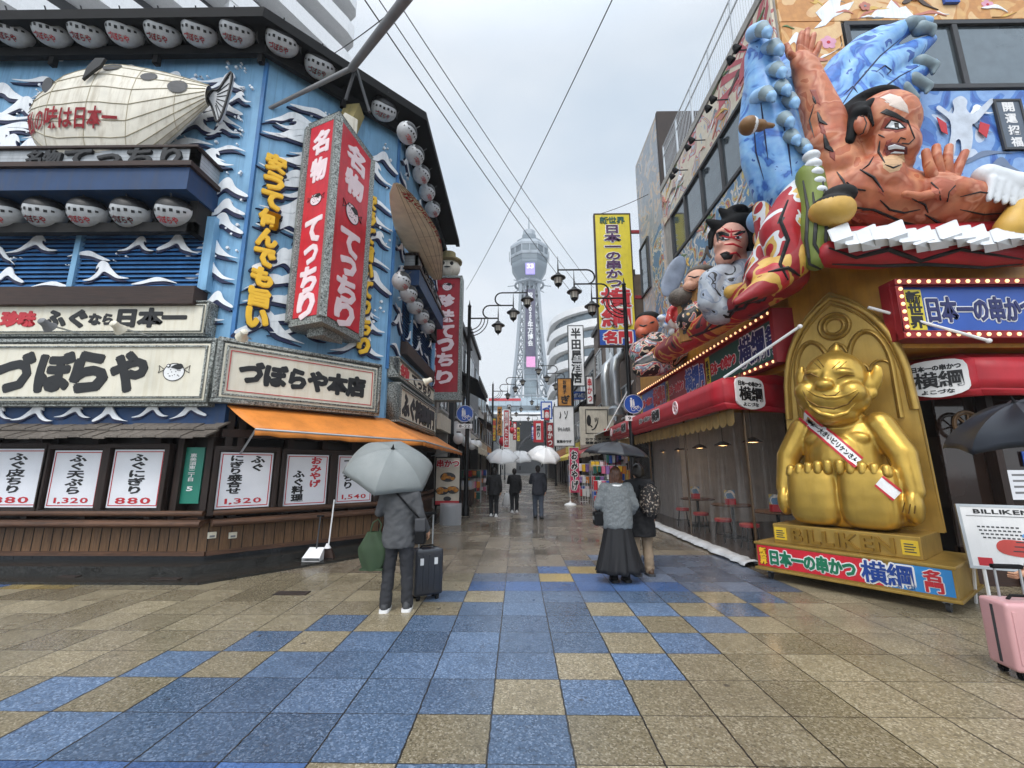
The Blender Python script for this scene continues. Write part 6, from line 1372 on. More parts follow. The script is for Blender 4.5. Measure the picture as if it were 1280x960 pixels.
f = Fl(); f.e(922, 284, Y, 26, 15, 22); f.e(933, 300, Y+.05, 17, 26, 18); f.c((900, 284), (884, 276), Y-.1, 9, 3); f.c((912, 272), (900, 262), Y-.1, 9, 3); f.c((934, 272), (945, 262), Y, 9, 7); f.e(920, 265, Y, 14, 7); f.c((890, 292), (888, 310), Y, 5, 3); f.e(936, 330, Y+.1, 12, 14)
at0(blob(f.mb, 'hair', m_black, None, voxel=.03, it=2), T)
f = Fl(); chain(f, [(925, 338, 16), (912, 360, 24), (900, 385, 22)], Y); chain(f, [(935, 330, 18), (948, 350, 20), (940, 380, 20)], Y+.1); chain(f, [(905, 340, 12), (890, 352, 16), (886, 378, 14)], Y-.1)
at0(blob(f.mb, 'robe', m_robe2, None, voxel=.035, it=3), T)
f = Fl(); chain(f, [(914, 365, 9, -.2), (935, 358, 7, -.3), (964, 350, 6, -.4)], Y-.2); at0(blob(f.mb, 'sword_hilt', [m_fyel, m_purple], None, voxel=.025, it=2, pick=lambda c, n, a=P(934, 358, Y-.4).x: 1 if c.x > a else 0), T)
T = thing('helmet_float', 'paper figure with a rounded blue cap and brown coat between the actor and the robe', 'float figure', P(958, 300, 7.2)); f = Fl(); f.e(952, 276, 7.2, 18, 16, 16); at0(blob(f.mb, 'cap', m_fblue2, None, voxel=.03, it=2), T)
f = Fl(); f.e(960, 296, 7.2, 17, 18); chain(f, [(962, 310, 16), (950, 335, 18), (945, 360, 16)], 7.2); at0(blob(f.mb, 'coat', m_robe1, None, voxel=.03, it=2), T)
# ledge cloth along the street side
T = thing('ledge_cloth_float', 'red and ochre paper cloth rolling along the street side ledge below the figures', 'float cloth', P(900, 410, 8.6)); f = Fl()
for a, b in (((985, 345, 6.5), (940, 372, 7.3)), ((940, 372, 7.3), (890, 405, 8.8)), ((890, 405, 8.8), (845, 432, 10.8)), ((845, 432, 10.8), (805, 458, 13.6))): f.c(a[:2], b[:2], a[2], 24*6.5/a[2], 24*6.5/b[2], b[2])
o = blob(f.mb, 'cloth', m_robe4, None, voxel=.045, it=3); sk = Skin(o); at0(o, T); mb = MB()
for pts in ([(980, 350), (950, 360), (930, 385), (900, 392), (880, 415), (850, 425)], [(975, 340), (955, 375), (925, 378), (905, 405), (870, 420)]): sk.line(mb, pts, (.012, .03), 0, lift=0, sub=4)
at0(mb.build('painted_lines', m_ink), T)
T = thing('old_man_float', 'small paper float head of a wrinkled old man lying on the ledge', 'float figure', P(870, 355, 9.4)); f = Fl(); f.e(872, 352, 9.4, 16, 15); f.e(862, 358, 9.2, 8, 7); f.e(862, 350, 9.15, 4, 4); o = blob(f.mb, 'head', m_fskin2, None, voxel=.03, it=2); sk = Skin(o); at0(o, T); mb = MB()
for pts in ([(860, 345), (868, 347), (874, 345)], [(858, 362), (866, 363), (872, 360)], [(872, 352), (880, 356)]): sk.line(mb, pts, (.008, .02), 0)
at0(mb.build('painted_features', m_ink), T); f = Fl(); f.e(876, 341, 9.5, 17, 8); f.e(852, 372, 9.5, 16, 12); at0(blob(f.mb, 'cloth_cap', [m_greywood], None, voxel=.03, it=2), T); f = Fl(); chain(f, [(885, 365, 14), (880, 385, 18), (860, 400, 14)], 9.4); at0(blob(f.mb, 'robe', m_robe3, None, voxel=.035, it=2), T)
T = thing('crayfish_float', 'red and white paper lobster curled beside the wooden plaque', 'float animal', P(848, 400, 10.3)); f = Fl(); chain(f, [(846, 380, 7), (852, 395, 12), (856, 412, 13), (862, 428, 10)], 10.2); chain(f, [(846, 382, 5), (838, 388, 4), (836, 400, 5), (842, 408, 3)], 10.1); chain(f, [(850, 380, 4), (858, 374, 3)], 10.1); at0(blob(f.mb, 'shell', mural('shell_red_white', ['#a51c26', '#c23a38', '#e0d6d2', '#a51c26', '#8a141c'], 2.5), None, voxel=.03, it=2), T)
f = Fl(); [f.e(828+i*7, 398+i*9, 10.6, 7, 5) for i in range(5)]; at0(blob(f.mb, 'foam', [m_fwhite, m_fblue], None, voxel=.03, it=1, pick=lambda c, n: 1 if noise.noise(c*5) > .1 else 0), T)
T = thing('sleeper_float', 'paper float of a red faced sleeping child in a patterned robe at the far end', 'float figure', P(810, 430, 13)); f = Fl(); f.e(808, 408, 12.8, 15, 15); f.e(802, 416, 12.6, 8, 7); o = blob(f.mb, 'head', mat('float_red_skin', '#c4674a', .5, var=.15), None, voxel=.04, it=2); sk = Skin(o); at0(o, T); mb = MB()
for pts in ([(799, 406), (804, 408), (809, 406)], [(812, 404), (818, 402)], [(802, 418), (808, 419), (812, 416)]): sk.line(mb, pts, (.01, .03), 0)
at0(mb.build('painted_features', m_ink), T); f = Fl(); f.e(810, 398, 12.9, 15, 8); at0(blob(f.mb, 'hair', m_dullblack, None, voxel=.04, it=2), T)
f = Fl(); chain(f, [(800, 440, 14), (820, 432, 18), (838, 440, 16)], 12.6); chain(f, [(802, 460, 12), (826, 452, 18), (846, 440, 14)], 12); at0(blob(f.mb, 'robe', m_robe3, None, voxel=.045, it=2), T)
Fq = Fr(P(866, 420, 9.3), radians(-48)); r = Fq.rect(850, 367, 884, 420); w = .62; h = r[3]-r[2]
T = thing('wooden_plaque', 'upright wooden plaque with two large black characters standing among the float figures', 'plaque', Fq.w(0, 0, r[2]), Fq.rz); MB().box(-w/2, w/2, 0, .1, 0, h).build('board', wood('plaque_wood', '#b07f3e', axis=2), T, bevel=.01)
txt(T, '横綱', -.08, h*.48, w*.42, h*.68, m_ink, bold=.06, vertical=True, t=.008); txt(T, '日本一の串かつ', .2, h*.5, w*.13, h*.8, m_ink, bold=.03, vertical=True, t=.006)
T = thing('drum_float', 'grey oval shield shaped paper disc standing on the ledge near the old man', 'float ornament', P(842, 345, 10.5)); mb = MB(); p, k = PR(842, 345, 10.5, 1.); mb.ell(p, (12*k, .05, 30*k), 18, 10, R=Matrix.Rotation(.45, 3, 'Y')); at0(mb.build('disc', m_fgrey, smooth=60), T)
# ================================================================== STREET: lamps, signs, far buildings, tower
def lamp_proto():
    T = thing('street_lamp', 'x', 'street lamp', group='black three armed street lamps along the street')
    MB().lathe([(.13, 0), (.13, .25), (.1, .3), (.085, .5), (.075, 1.2), (.07, 5), (.06, 7.5), (.075, 7.52), (.03, 7.6), (.01, 7.75)], n=14).build('post', m_lamp, T, smooth=40)
    z3, z2, z1 = 7.05, 7.55, 8.05; xs = (1.07, 1.63, 2.15)
    def arc(cx, cz, r, a0, a1, n=8): return [(cx+r*cos(a0+(a1-a0)*k/n), 0, cz+r*sin(a0+(a1-a0)*k/n)) for k in range(n+1)]
    mb = MB(); mb.tube([(0, 0, z3), (xs[0], 0, z3)], .03, 8); mb.tube([(xs[1], 0, z2)]+arc(.75, (z2+z3)/2, .25, pi/2, 3*pi/2)[:]+[(.8, 0, z3)], .028, 8)
    mb.tube([(xs[2], 0, z1)]+arc(1.2, (z1+z2)/2, .25, pi/2, 3*pi/2)+[(1.3, 0, z2)], .028, 8)
    for r in (.42, .54, .66): mb.tube(arc(0.03, z3-.02, r, 0, -pi/2), .018, 6)
    mb.build('arm', m_lamp, T, smooth=40)
    for x, z in zip(xs, (z3, z2, z1)):
        h = MB(); h.tube([(x, 0, z+.48), (x, 0, z+.1), (x, 0, z-.12)], [.006, .022, .028], 8)
        h.lathe([(.03, -.1), (.07, -.12), (.1, -.17), (.245, -.27), (.25, -.29), (.16, -.3)], (x, 0, z), 16)
        h.lathe([(.12, -.5), (.1, -.55), (.03, -.6), (.008, -.66)], (x, 0, z), 14)
        for k in range(8): a = k*pi/4; h.tube([(x+.155*cos(a), .155*sin(a), z-.3), (x+.115*cos(a), .115*sin(a), z-.51)], .009, 5)
        o = h.build('lantern_head', m_lamp, T, smooth=40)
        MB().lathe([(.14, -.3), (.105, -.5), (.05, -.53)], (x, 0, z), 14).build('glass', mat('lamp_glass', '#c9c2b4', .25, var=.1), o, smooth=40)
    return T
SL = lamp_proto(); lab = 'black three armed street lamp on the %s side, %s'
names = ['nearest the square', 'second up the street', 'third up the street', 'fourth up the street', 'fifth up the street']
fl = True
for side, X, ys in (('right', 3.5, (13.5, 27.3, 41, 55)), ('left', -1.78, (15.4, 31, 46, 61))):
    for i, y in enumerate(ys):
        l = lab % (side, names[i]); r = pi if side == 'right' else 0
        if fl: fl = False; o = SL; o.location = (X, y, 0); o.rotation_euler = (0, 0, r); o['label'] = l
        else: dup(SL, (X, y, 0), r, l)
def roadsign(x, y, Y, hours, lab):
    p, k = PR(x, y, Y, 13.); r = .3
    T = thing('road_sign', lab, 'road sign', p+Vector((0, 0, -.62)), 0)
    mb = MB(); mb.cyl((0, 0, .62), (0, .02, .62), r, n=32); mb.build('disc', m_bluesign, T, bevel=.004)
    mb = MB(); mb.tube([(r*.96*cos(q*pi/16), -.004, .62+r*.96*sin(q*pi/16)) for q in range(33)], .008, 5)
    mb.ell((-.07, -.008, .78), (.03, .006, .035), 10, 6); mb.poly([(-.11, .74), (-.03, .74), (-.035, .63), (-.04, .52), (-.065, .52), (-.07, .6), (-.08, .52), (-.105, .52), (-.1, .63)], -.012, -.003)
    mb.ell((.0, -.008, .74), (.02, .006, .025), 10, 6); mb.poly([(-.02, .71), (.02, .71), (.03, .6), (.01, .53), (-.005, .53), (-.02, .6)], -.012, -.003)
    for cx in (-.02, .15): mb.tube([(cx+.06*cos(q*pi/10), -.008, .47+.06*sin(q*pi/10)) for q in range(21)], .008, 5)
    for a, b in (((-.02, .47), (.04, .54)), ((.04, .54), (.13, .55)), ((.13, .58), (.15, .47)), ((.04, .54), (.07, .47)), ((.07, .47), (.13, .55))): mb.tube([(a[0], -.008, a[1]), (b[0], -.008, b[1])], .008, 5)
    mb.build('symbols', m_white, T)
    MB().box(-.27, .27, -.01, .01, .1, .26).build('hours_plate', m_white, T); txt(T, hours, 0, .18, .38, .1, m_ink, y=-.01, bold=.02, t=.003)
    MB().box(-.05, .05, .02, .09, .55, .68).build('clamp', m_lamp, T)
roadsign(792, 505, 13.3, '9-22', 'round blue pedestrian and bicycle sign reading 9-22 on the right lamp post')
roadsign(581, 517, 15.2, '8-22', 'round blue pedestrian and bicycle sign reading 8-22 on the left lamp post')

def psign(x0, y0, x1, y1, Y, lab, panel, rows=(), fm=None, f=.05, d=.16, name='hanging_sign', cat='sign', vertical=True):
    """a double sided sign standing off a wall, measured from its corners at distance Y"""
    a = P(x0, y1, Y); b = P(x1, y0, Y); w = b.x-a.x; h = b.z-a.z
    T = thing(name, lab, cat, ((a.x+b.x)/2, Y, a.z))
    MB().box(-w/2+f*.5, w/2-f*.5, -d/2, d/2, f*.5, h-f*.5).build('panel', panel, T)
    if fm: mb = MB(); fr = frame_mb(w, 0, h, d+.03, f, y0=d/2+.015); fr.build('frame', fm, T)
    for body, cx, cz, ww, hh, m, *o in rows:
        txt(T, body, cx*w, cz*h, ww*w if ww else None, hh*h, m, y=-d/2-.002, bold=.033, vertical=(len(o) == 0 or o[0] != 'h'), t=.02, **({'outline': o[1], 'ob': .08} if len(o) > 1 else {}))
    return T, w, h
T, w, h = psign(748, 268, 787, 434, 16.4, 'tall yellow vertical sign with purple and red characters held by red bars on the right', m_yelpanel,
      [('新世界', 0, .945, .68, .055, m_green, 'h'), ('日本一の串かつ', -.02, .67, .44, .47, m_purple, 'v', m_white), ('横綱', .0, .28, .8, .28, m_redtxt, 'v', m_white)], fm=m_brown)
MB().box(-w/2+.05, w/2-.05, -.1, .1, .06, h*.12).build('blue_panel', m_bluesign, T); txt(T, '名門', 0, h*.065, w*.72, h*.085, m_redtxt, y=-.105, bold=.06, outline=m_white, ob=.09)
mb = MB()
for z in (h*.86, h*.36): mb.box(w/2, w/2+1.3, -.05, .05, z-.06, z+.06)
mb.build('bracket', m_redwall, T)
psign(711, 407, 729, 483, 30, 'long white vertical sign with black characters above the right side of the street', m_white, [('半田屋酒店', 0, .5, .62, .9, m_ink)], fm=m_dgrey, f=.06)
psign(697, 473, 714, 508, 26, 'ochre wooden signboard with black brush characters on the right side', m_orangewood, [('ぎ', .05, .24, .6, .3, m_ink), ('お椅子', .0, .68, .25, .5, m_ink)], fm=m_brown)
T, w, h = psign(725, 508, 766, 557, 20, 'pale shop board with a black brush drawing in a square frame and a red stamp', mat('beige_board', '#bdb6a8', .5, streak=.3), [('● ッ', -.12, .62, .34, .3, m_ink, 'h'), ('ソ', -.1, .45, .2, .14, m_ink), ('カウンター席', .0, .16, .7, .07, m_ink, 'h'), ('個室あります', .0, .07, .7, .07, m_ink, 'h')], f=.03)
frm = frame_mb(w*.66, h*.3, h*.92, .02, .03, y0=-.085); frm.build('square_frame', m_ink, T); MB().box(w*.2, w*.36, -.11, -.085, h*.24, h*.42).build('red_stamp', m_redtxt, T)
psign(692, 508, 717, 558, 22, 'white hanging shop board with a small framed drawing and black print', m_white, [('♪ソ', 0, .78, .4, .2, m_ink, 'h'), ('手もみ肉天', 0, .42, .6, .1, m_grey, 'h'), ('営業中です', 0, .12, .7, .07, m_ink, 'h')], fm=m_grey, f=.04)
psign(667, 526, 679, 553, 34, 'red edged white lantern shaped sign with black characters over the street', m_white, [('祭り', 0, .5, .45, .55, m_ink)], fm=m_redtxt, f=.2)
psign(676, 502, 690, 524, 38, 'small blue and white square sign with one large character', m_white, [('づ', 0, .5, .7, .6, m_bluesign)], fm=m_bluesign, f=.1)
psign(714, 489, 731, 500, 31, 'blue horizontal sign with white lettering under the long white sign', m_bluesign, [('お好み焼', 0, .5, .8, .5, m_white, 'h')])
psign(683, 528, 692, 560, 29, 'narrow dark red vertical banner sign on the right shop row', m_redwall, [('串かつ', 0, .5, .6, .8, m_white)])
psign(629, 512, 637, 560, 26, 'narrow red and white vertical sign on the left shop row', m_redtxt, [('居酒屋たこ焼', 0, .5, .6, .86, m_white)], fm=m_white, f=.05)
psign(621, 508, 628, 545, 23.5, 'ochre vertical sign with dark characters on the left shop row', m_orangewood, [('天ぷら', 0, .5, .6, .8, m_ink)])
psign(604, 515, 609, 545, 19, 'tilted pale wooden board on the left shop front', m_greywood, [('鮨', 0, .5, .6, .4, m_ink)])
for i, (x0, y0, x1, y1, Y, pm, tm, s_) in enumerate(((641, 527, 646, 550, 44, m_redtxt, m_white, 'left'), (634, 506, 639, 526, 33, m_white, m_ink, 'left'), (615, 522, 621, 552, 21, m_yelpanel, m_redtxt, 'left'), (646, 534, 650, 552, 52, m_yelpanel, m_ink, 'left'), (664, 532, 668, 550, 50, m_bluesign, m_white, 'right'), (680, 512, 687, 526, 36, m_redtxt, m_white, 'right'), (700, 486, 707, 512, 33.5, m_redwall, m_white, 'right'), (733, 470, 741, 506, 24, m_white, m_redtxt, 'right'))):
    psign(x0, y0, x1, y1, Y, f'small {["red", "white", "yellow", "narrow yellow", "blue", "square red", "dark red", "white and red"][i]} hanging sign over the {s_} side of the street', pm, [('串かつ' if (y1-y0)/(x1-x0) > 2 else '串', 0, .5, .6, .8 if (y1-y0)/(x1-x0) > 2 else .6, tm)], fm=m_dgrey, f=.05)
T, w, h = psign(543, 571, 577, 632, 14.3, 'upright food poster board in front of the left lamp post', mat('poster_beige', '#c9bfae', .45), [('串かつ', 0, .86, .86, .16, m_redtxt, 'h', m_white)], fm=m_black, f=.04, name='poster_board', cat='poster')
mb = MB(); rnd = random.Random(8)
for (cx, cz, r) in ((0, .58, .2), (-.2, .3, .17), (.2, .32, .16), (0, .14, .1)): mb.poly([(cx*w+r*w*1.5*cos(k*pi/8), cz*h+r*w*.9*sin(k*pi/8)) for k in range(16)], -.088, -.078, 0)
mb.build('plate_picture', m_dgrey, T); mb = MB()
for (cx, cz, r) in ((0, .58, .2), (-.2, .3, .17), (.2, .32, .16)):
    for k in range(9): mb.ell((cx*w+rnd.uniform(-.8, .8)*r*w*1.2, -.09, cz*h+rnd.uniform(-.6, .6)*r*w*.8), (.07, .012, .05), 8, 6)
mb.build('food_picture', mat('fried_food', '#b5772c', .5, var=.4, scale=12), T); MB().box(-w*.46, w*.46, -.09, -.078, .03, h*.1).build('red_strip', m_redtxt, T)
mb = MB(); [mb.box(sx-.03, sx+.03, -.03, .03, -(P(560, 632, 14.3).z), .02) for sx in (-w*.45, w*.45)]; mb.build('leg', m_black, T)
T = thing('plastic_bin', 'clear grey plastic covered stand at the foot of the food poster board', 'stand', G(563, 656)); mb = MB(); mb.grid(lambda s, t: (.3*cos(s*2*pi)*(1+.05*sin(s*40)), .2*sin(s*2*pi), .6*t), 40, 2); mb.build('cover', glassy('bin_plastic', (.55, .57, .6), .5), T, smooth=60, recalc=False); MB().box(-.2, .2, -.12, .12, .0, .5).build('stand', m_dgrey, T)

# ---------------------------------------------------------------- the shop rows
def shop(name, lab, x0, x1, y0, y1, h, wall, side, eave=None, floors=3, awn=None, seed=0, glass=m_glassd):
    rnd = random.Random(seed); T = thing(name, lab, 'building', (x1 if side < 0 else x0, y0, 0)); ox, oy = T.location.x, T.location.y
    def put(mb, nm, m, **k): o = mb.build(nm, m, T, **k); o.matrix_basis = Matrix.Translation((-ox, -oy, 0)); return o
    put(MB().box(x0, x1, y0, y1, 3.0, h), 'wall', wall); X = x1 if side < 0 else x0; s = 1 if side < 0 else -1
    put(MB().box(min(X-s*2.2, X-s*6), max(X-s*2.2, X-s*6), y0, y1, 0, 3.0), 'shop_back', m_dullblack); put(MB().box(min(X, X-s*2.2), max(X, X-s*2.2), y1-.15, y1, 0, 3.), 'end_wall', wall)
    L_ = y1-y0; n = max(1, int(L_/2.4))
    for f in range(1, floors):
        z = 3.3+(f-1)*(h-3.4)/(floors-1)+.5
        for k in range(n):
            a = y0+(k+.2)*L_/n; b = a+.6*L_/n; xx = X+s*.01
            w_ = put(MB().box(min(xx, xx+s*.03), max(xx, xx+s*.03), a, b, z, z+1.3), 'window', glass)
            fr = MB(); fr.box(min(X, X+s*.09), max(X, X+s*.09), a-.06, b+.06, z-.08, z); fr.box(min(X, X+s*.07), max(X, X+s*.07), a-.06, b+.06, z+1.3, z+1.37); fr.box(min(X, X+s*.07), max(X, X+s*.07), (a+b)/2-.03, (a+b)/2+.03, z, z+1.3)
            o = fr.build('window_frame', m_alu, w_)
    # the two narrow ends also show windows
    for f in range(1, floors):
        z = 3.3+(f-1)*(h-3.4)/(floors-1)+.5
        put(MB().box(X-s*1.8, X-s*.6, y0-.03, y0+.02, z, z+1.2) if s > 0 else MB().box(X+.6, X+1.8, y0-.03, y0+.02, z, z+1.2), 'window', glass)
    put(MB().box(min(X-s*.2, X+s*.15), max(X-s*.2, X+s*.15), y0-.05, y1, h-.05, h+.2), 'cornice', m_dgrey)
    if eave: put(MB().add([(X-s*.3, y0, eave+.7), (X-s*.3, y1, eave+.7), (X+s*1.0, y1, eave), (X+s*1.0, y0, eave), (X-s*.3, y0, eave+.82), (X-s*.3, y1, eave+.82), (X+s*1.0, y1, eave+.12), (X+s*1.0, y0, eave+.12)], [(0, 1, 2, 3), (7, 6, 5, 4), (0, 4, 5, 1), (1, 5, 6, 2), (2, 6, 7, 3), (3, 7, 4, 0)]), 'eave', m_black)
    if awn:
        o = MB().grid(lambda a, b: (X+s*(.05+1.0*b), y0+.1+(L_-.2)*a, 2.95-.5*b+.03*sin(a*L_*4)*b), 12, 3)
        o.grid(lambda a, b: (X+s*1.05, y0+.1+(L_-.2)*a, 2.45-.25*b+.03*sin(a*L_*4)), 12, 1); q = put(o, 'awning', awn, recalc=False); md = q.modifiers.new('t', 'SOLIDIFY'); md.thickness = .02
    put(MB().box(min(X, X+s*.14), max(X, X+s*.14), y0+.2, y1-.2, 2.98, 3.55), 'sign_panel', rnd.choice((m_white, m_cream, m_redtxt, m_yelpanel, m_orangewood)))
    for k in range(n): put(MB().box(min(X-s*.3, X-s*.16), max(X-s*.3, X-s*.16), y0+(k+.02)*L_/n, y0+(k+.07)*L_/n, 0, 3.0), 'shop_post', m_brownv)
    return T
m_r1 = mat('grey_tile_wall', '#6d6f72', .5, var=.15, streak=.4, lines=(2, .3, .05, .3)); m_r2 = mat('brown_render', '#75665c', .7, var=.15, streak=.4); m_r3 = mat('pale_render', '#b0aca6', .7, var=.1, streak=.4); m_r4 = mat('dark_cladding', '#34383d', .5, var=.2, streak=.3)
shop('shop_building', 'grey shop with a pale lower panel next to the blue restaurant', -9, -2.9, 15.45, 18.2, 7.6, m_r3, -1, None, 2, None, 1)
shop('shop_building', 'dark narrow shop with a black sloping eave on the left side of the street', -9, -2.7, 18.3, 24, 8.2, m_r4, -1, 5.2, 3, m_cream, 2)
shop('shop_building', 'grey tiled shop on the left with a blue awning', -10, -2.8, 24.1, 31, 9.4, m_r1, -1, None, 3, mat('blue_canvas', '#2f5fa5', .6), 3)
shop('shop_building', 'pale rendered shop on the left past the second lamp', -10, -2.9, 31.1, 40, 8.0, m_r3, -1, 4.6, 3, m_orange, 4)
shop('shop_building', 'brown shop on the left in the middle of the street', -10, -2.9, 40.1, 52, 7.2, m_r2, -1, None, 3, m_redtxt, 5)
shop('shop_building', 'farthest dark shop on the left before the tower hall', -12, -3.2, 52.1, 75, 7.0, m_r1, -1, None, 3, m_cream, 6)
shop('shop_building', 'brown rendered building with metal ducts beyond the yellow sign', 4.75, 12, 17.2, 26.2, 9.6, m_r2, 1, None, 3, mat('cream_canvas', '#c3bba8', .6, streak=.3), 7)
shop('shop_building', 'narrow pale building on the right behind the long white sign', 4.8, 12, 26.3, 33, 8.6, m_r3, 1, 5.4, 3, m_redtxt, 8)
shop('shop_building', 'grey tiled building on the right past the second lamp', 4.8, 12, 33.1, 43, 8.0, m_r1, 1, None, 3, m_yelpanel, 9)
shop('shop_building', 'pale low building on the right in the middle of the street', 4.9, 12, 43.1, 56, 6.8, m_r3, 1, None, 2, m_redtxt, 10)
shop('shop_building', 'farthest brown building on the right before the tower hall', 5.2, 14, 56.1, 78, 6.6, m_r2, 1, None, 2, m_cream, 11)
# ventilation ducts on the brown building
for i, (y, z) in enumerate(((18.6, 4.1), (20.6, 4.3))):
    T = thing('ventilation_duct', ('fat silver duct bending up the brown wall, nearer one', 'fat silver duct bending up the brown wall, farther one')[i], 'duct', (4.5, y, z), 0, 'silver ducts on the brown wall')
    mb = MB(); mb.tube([(.3, 0, 0), (-.1, 0, .02), (-.28, 0, .25), (-.28, 0, 1.6), (-.2, .1, 2.1), (.2, .5, 2.5), (.3, .9, 2.9)], .22, 12); mb.build('pipe', m_alu, T, smooth=50); mb = MB(); mb.lathe([(.22, 0), (.34, -.12), (.36, -.4), (.3, -.4)], (-.28, -.02, .1), 14); mb.build('hood', m_steel, T, smooth=40)
# shopfront clutter seen down the street
rnd = random.Random(12); gm = [m_redtxt, m_yel, m_bluesign, m_white, m_pink, m_green, m_orange, mat('goods_pink', '#d0688a', .5), mat('goods_lilac', '#8a6aa8', .5)]
def rack(x, y, w, h, n, lab, face=0):
    T = thing('souvenir_rack', lab, 'rack', (x, y, 0), face); mb = MB()
    for sx in (-w/2, w/2):
        for yy in (0, .35): mb.tube([(sx, yy, 0), (sx, yy, h)], .014, 5)
    for z in (h, h*.66, h*.33): mb.tube([(-w/2, 0, z), (w/2, 0, z)], .012, 5)
    mb.build('rack_frame', m_alu, T)
    for k in range(n):
        i, j = k % int(n/3), k // int(n/3); a = -w/2+(i+.5)*w/int(n/3); z = h*(1-.33*j); hh = rnd.uniform(.2, .34)*h/1.6; ww = w/int(n/3)*.42
        MB().box(a-ww, a+ww, -.06, rnd.uniform(.02, .2), z-hh-.03, z-.03).build('souvenir', rnd.choice(gm), T, bevel=.015)
rack(3.55, 17.2, 1.3, 1.7, 24, 'rack of red and mixed souvenirs nearest the vertical banner'); rack(3.9, 19.2, 1.5, 1.9, 24, 'rack of bright souvenirs under the shop awning, second from the banner'); rack(3.7, 22.0, 1.4, 1.8, 24, 'rack of souvenirs farther up the right side of the street'); rack(3.6, 25.5, 1.4, 1.8, 18, 'rack of souvenirs beside the ochre wooden sign')
rack(4.1, 15.2+2.9, 1.0, 2.3, 24, 'tall rack of red and blue hanging toys beside the clear curtain end'); rack(-2.35, 21, 1.2, 1.5, 18, 'low rack of goods outside the dark shop on the left'); rack(-2.5, 27, 1.2, 1.5, 18, 'rack of goods under the blue awning on the left')
T = thing('display_counter', 'glass topped dark display counter outside the left shop', 'counter', (-2.45, 18.9, 0)); MB().box(-.5, .5, 0, 1.3, .05, .7).build('base', m_brown, T, bevel=.02); MB().box(-.5, .5, 0, 1.3, .7, 1.05).build('glass_case', glassy('case_glass', (.8, .85, .85), .35), T); mb = MB(); [mb.box(-.45+.18*k, -.33+.18*k, .1, .5, .71, .71+rnd.uniform(.08, .2)) for k in range(5)]; mb.build('trays', m_orangewood, T)
# vertical cloth banner on its white stand
pb_ = G(713, 632); T = thing('banner_stand', 'pink and red vertical souvenir banner on a white pole and base', 'banner', pb_)
MB().lathe([(.26, 0), (.26, .04), (.2, .09), (.05, .13), (.03, .2)], n=18).build('base', m_white, T, smooth=40); MB().tube([(0, 0, .1), (0, 0, 2.55)], .014, 6).build('pole', m_white, T); MB().tube([(-.02, 0, 2.5), (.45, 0, 2.5)], .01, 6).build('top_bar', m_white, T)
MB().grid(lambda a, b: (.02+.4*a, .02*sin(b*7+a*3), .55+1.93*b), 8, 24).build('cloth', mat('banner_pink', '#c23b60', .6, var=.35, scale=9), T, smooth=60, recalc=False)
txt(T, 'おみやげ', .22, 1.5, .28, 1.7, m_ink, y=-.03, bold=.05, vertical=True, t=.004, outline=m_white, ob=.1)
T = thing('white_frame_rack', 'bare white wire rack beside the pink souvenir banner', 'rack', G(722, 630)+Vector((.25, .1, 0))); mb = MB(); [mb.tube([(x, 0, 0), (x, 0, 1.05)], .012, 5) for x in (-.12, 0, .12, .24)]; [mb.tube([(-.12, 0, z), (.24, 0, z)], .012, 5) for z in (.1, 1.05)]; mb.build('frame', m_white, T)
# paper lanterns and little flags
for i, (x, y, Y) in enumerate(((573, 548, 16.2), (583, 552, 17.4), (590, 556, 18.6), (597, 556, 19.8))):
    T = thing('paper_lantern', f'white round paper lantern under the left eave, {ORD[i]} past the tall red sign', 'lantern', P(x, y, Y), 0, 'white paper lanterns under the left eaves'); MB().ell((0, 0, 0), (.2, .2, .22), 14, 10).build('shade', m_white, T, smooth=60); MB().lathe([(.08, .2), (.08, .25)], n=10).build('cap', m_ink, T)
for i, (x, y, Y) in enumerate(((700, 540, 24), (706, 548, 27), (690, 535, 40), (636, 530, 36), (640, 538, 42), (628, 552, 30))):
    T = thing('red_lantern', f'red paper lantern hanging over the street shops, {("right row nearest", "right row second", "right row farthest", "left row second", "left row farthest", "left row nearest")[i]}', 'lantern', P(x, y, Y), 0, 'red paper lanterns along the shops'); MB().ell((0, 0, 0), (.24, .24, .32), 14, 10).build('shade', m_redtxt, T, smooth=60); MB().lathe([(.1, .3), (.1, .35)], n=10).build('cap', m_ink, T)
T = thing('white_awning', 'cream canvas canopy on white poles in front of the brown building', 'awning', (3.4, 18, 3.2)); mb = MB(); mb.grid(lambda a, b: (1.3-1.2*b, -.6+4.5*a, .35-.5*b), 8, 3); o = mb.build('canvas', mat('cream_canvas', '#c3bba8', .6), T, recalc=False); md = o.modifiers.new('t', 'SOLIDIFY'); md.thickness = .02
mb = MB(); [mb.tube([(1.3, y, 1.9), (.1, y, -.15)], .025, 6) for y in (-.6, 3.9)]; mb.tube([(.1, -.6, -.15), (.1, 3.9, -.15)], .025, 6); mb.build('poles', m_white, T)

# ---------------------------------------------------------------- curved apartment block, tower, hall, block behind the restaurant
T = thing('apartment_block', 'grey curved apartment block with balcony bands on the right behind the shops', 'building', (8.8, 70, 0))
def curve(r, z0, z1, m, nm): 
    pts = [(8-r*cos(a)*1.0, 6-r*sin(a)) for a in [k*pi/2/10 for k in range(11)]]; MB().prism(pts+[(16, 6-r), (16, 14), (8-r, 14)], z0, z1).build(nm, m, T)
curve(10, 0, 26, m_r3, 'wall')
for k in range(8): curve(11.0, 2.6+k*3, 3.9+k*3, m_white, 'balcony'); curve(10.05, 3.95+k*3, 5.4+k*3, m_glassd, 'window_band')
curve(11.0, 26.4, 27.4, m_white, 'roof_edge')
FA2 = Fr((-12.6, 29), radians(61)); T = thing('apartment_block', 'white apartment block with long balcony slabs rising behind the blue restaurant', 'building', FA2.w(0, 0, 0), FA2.rz)
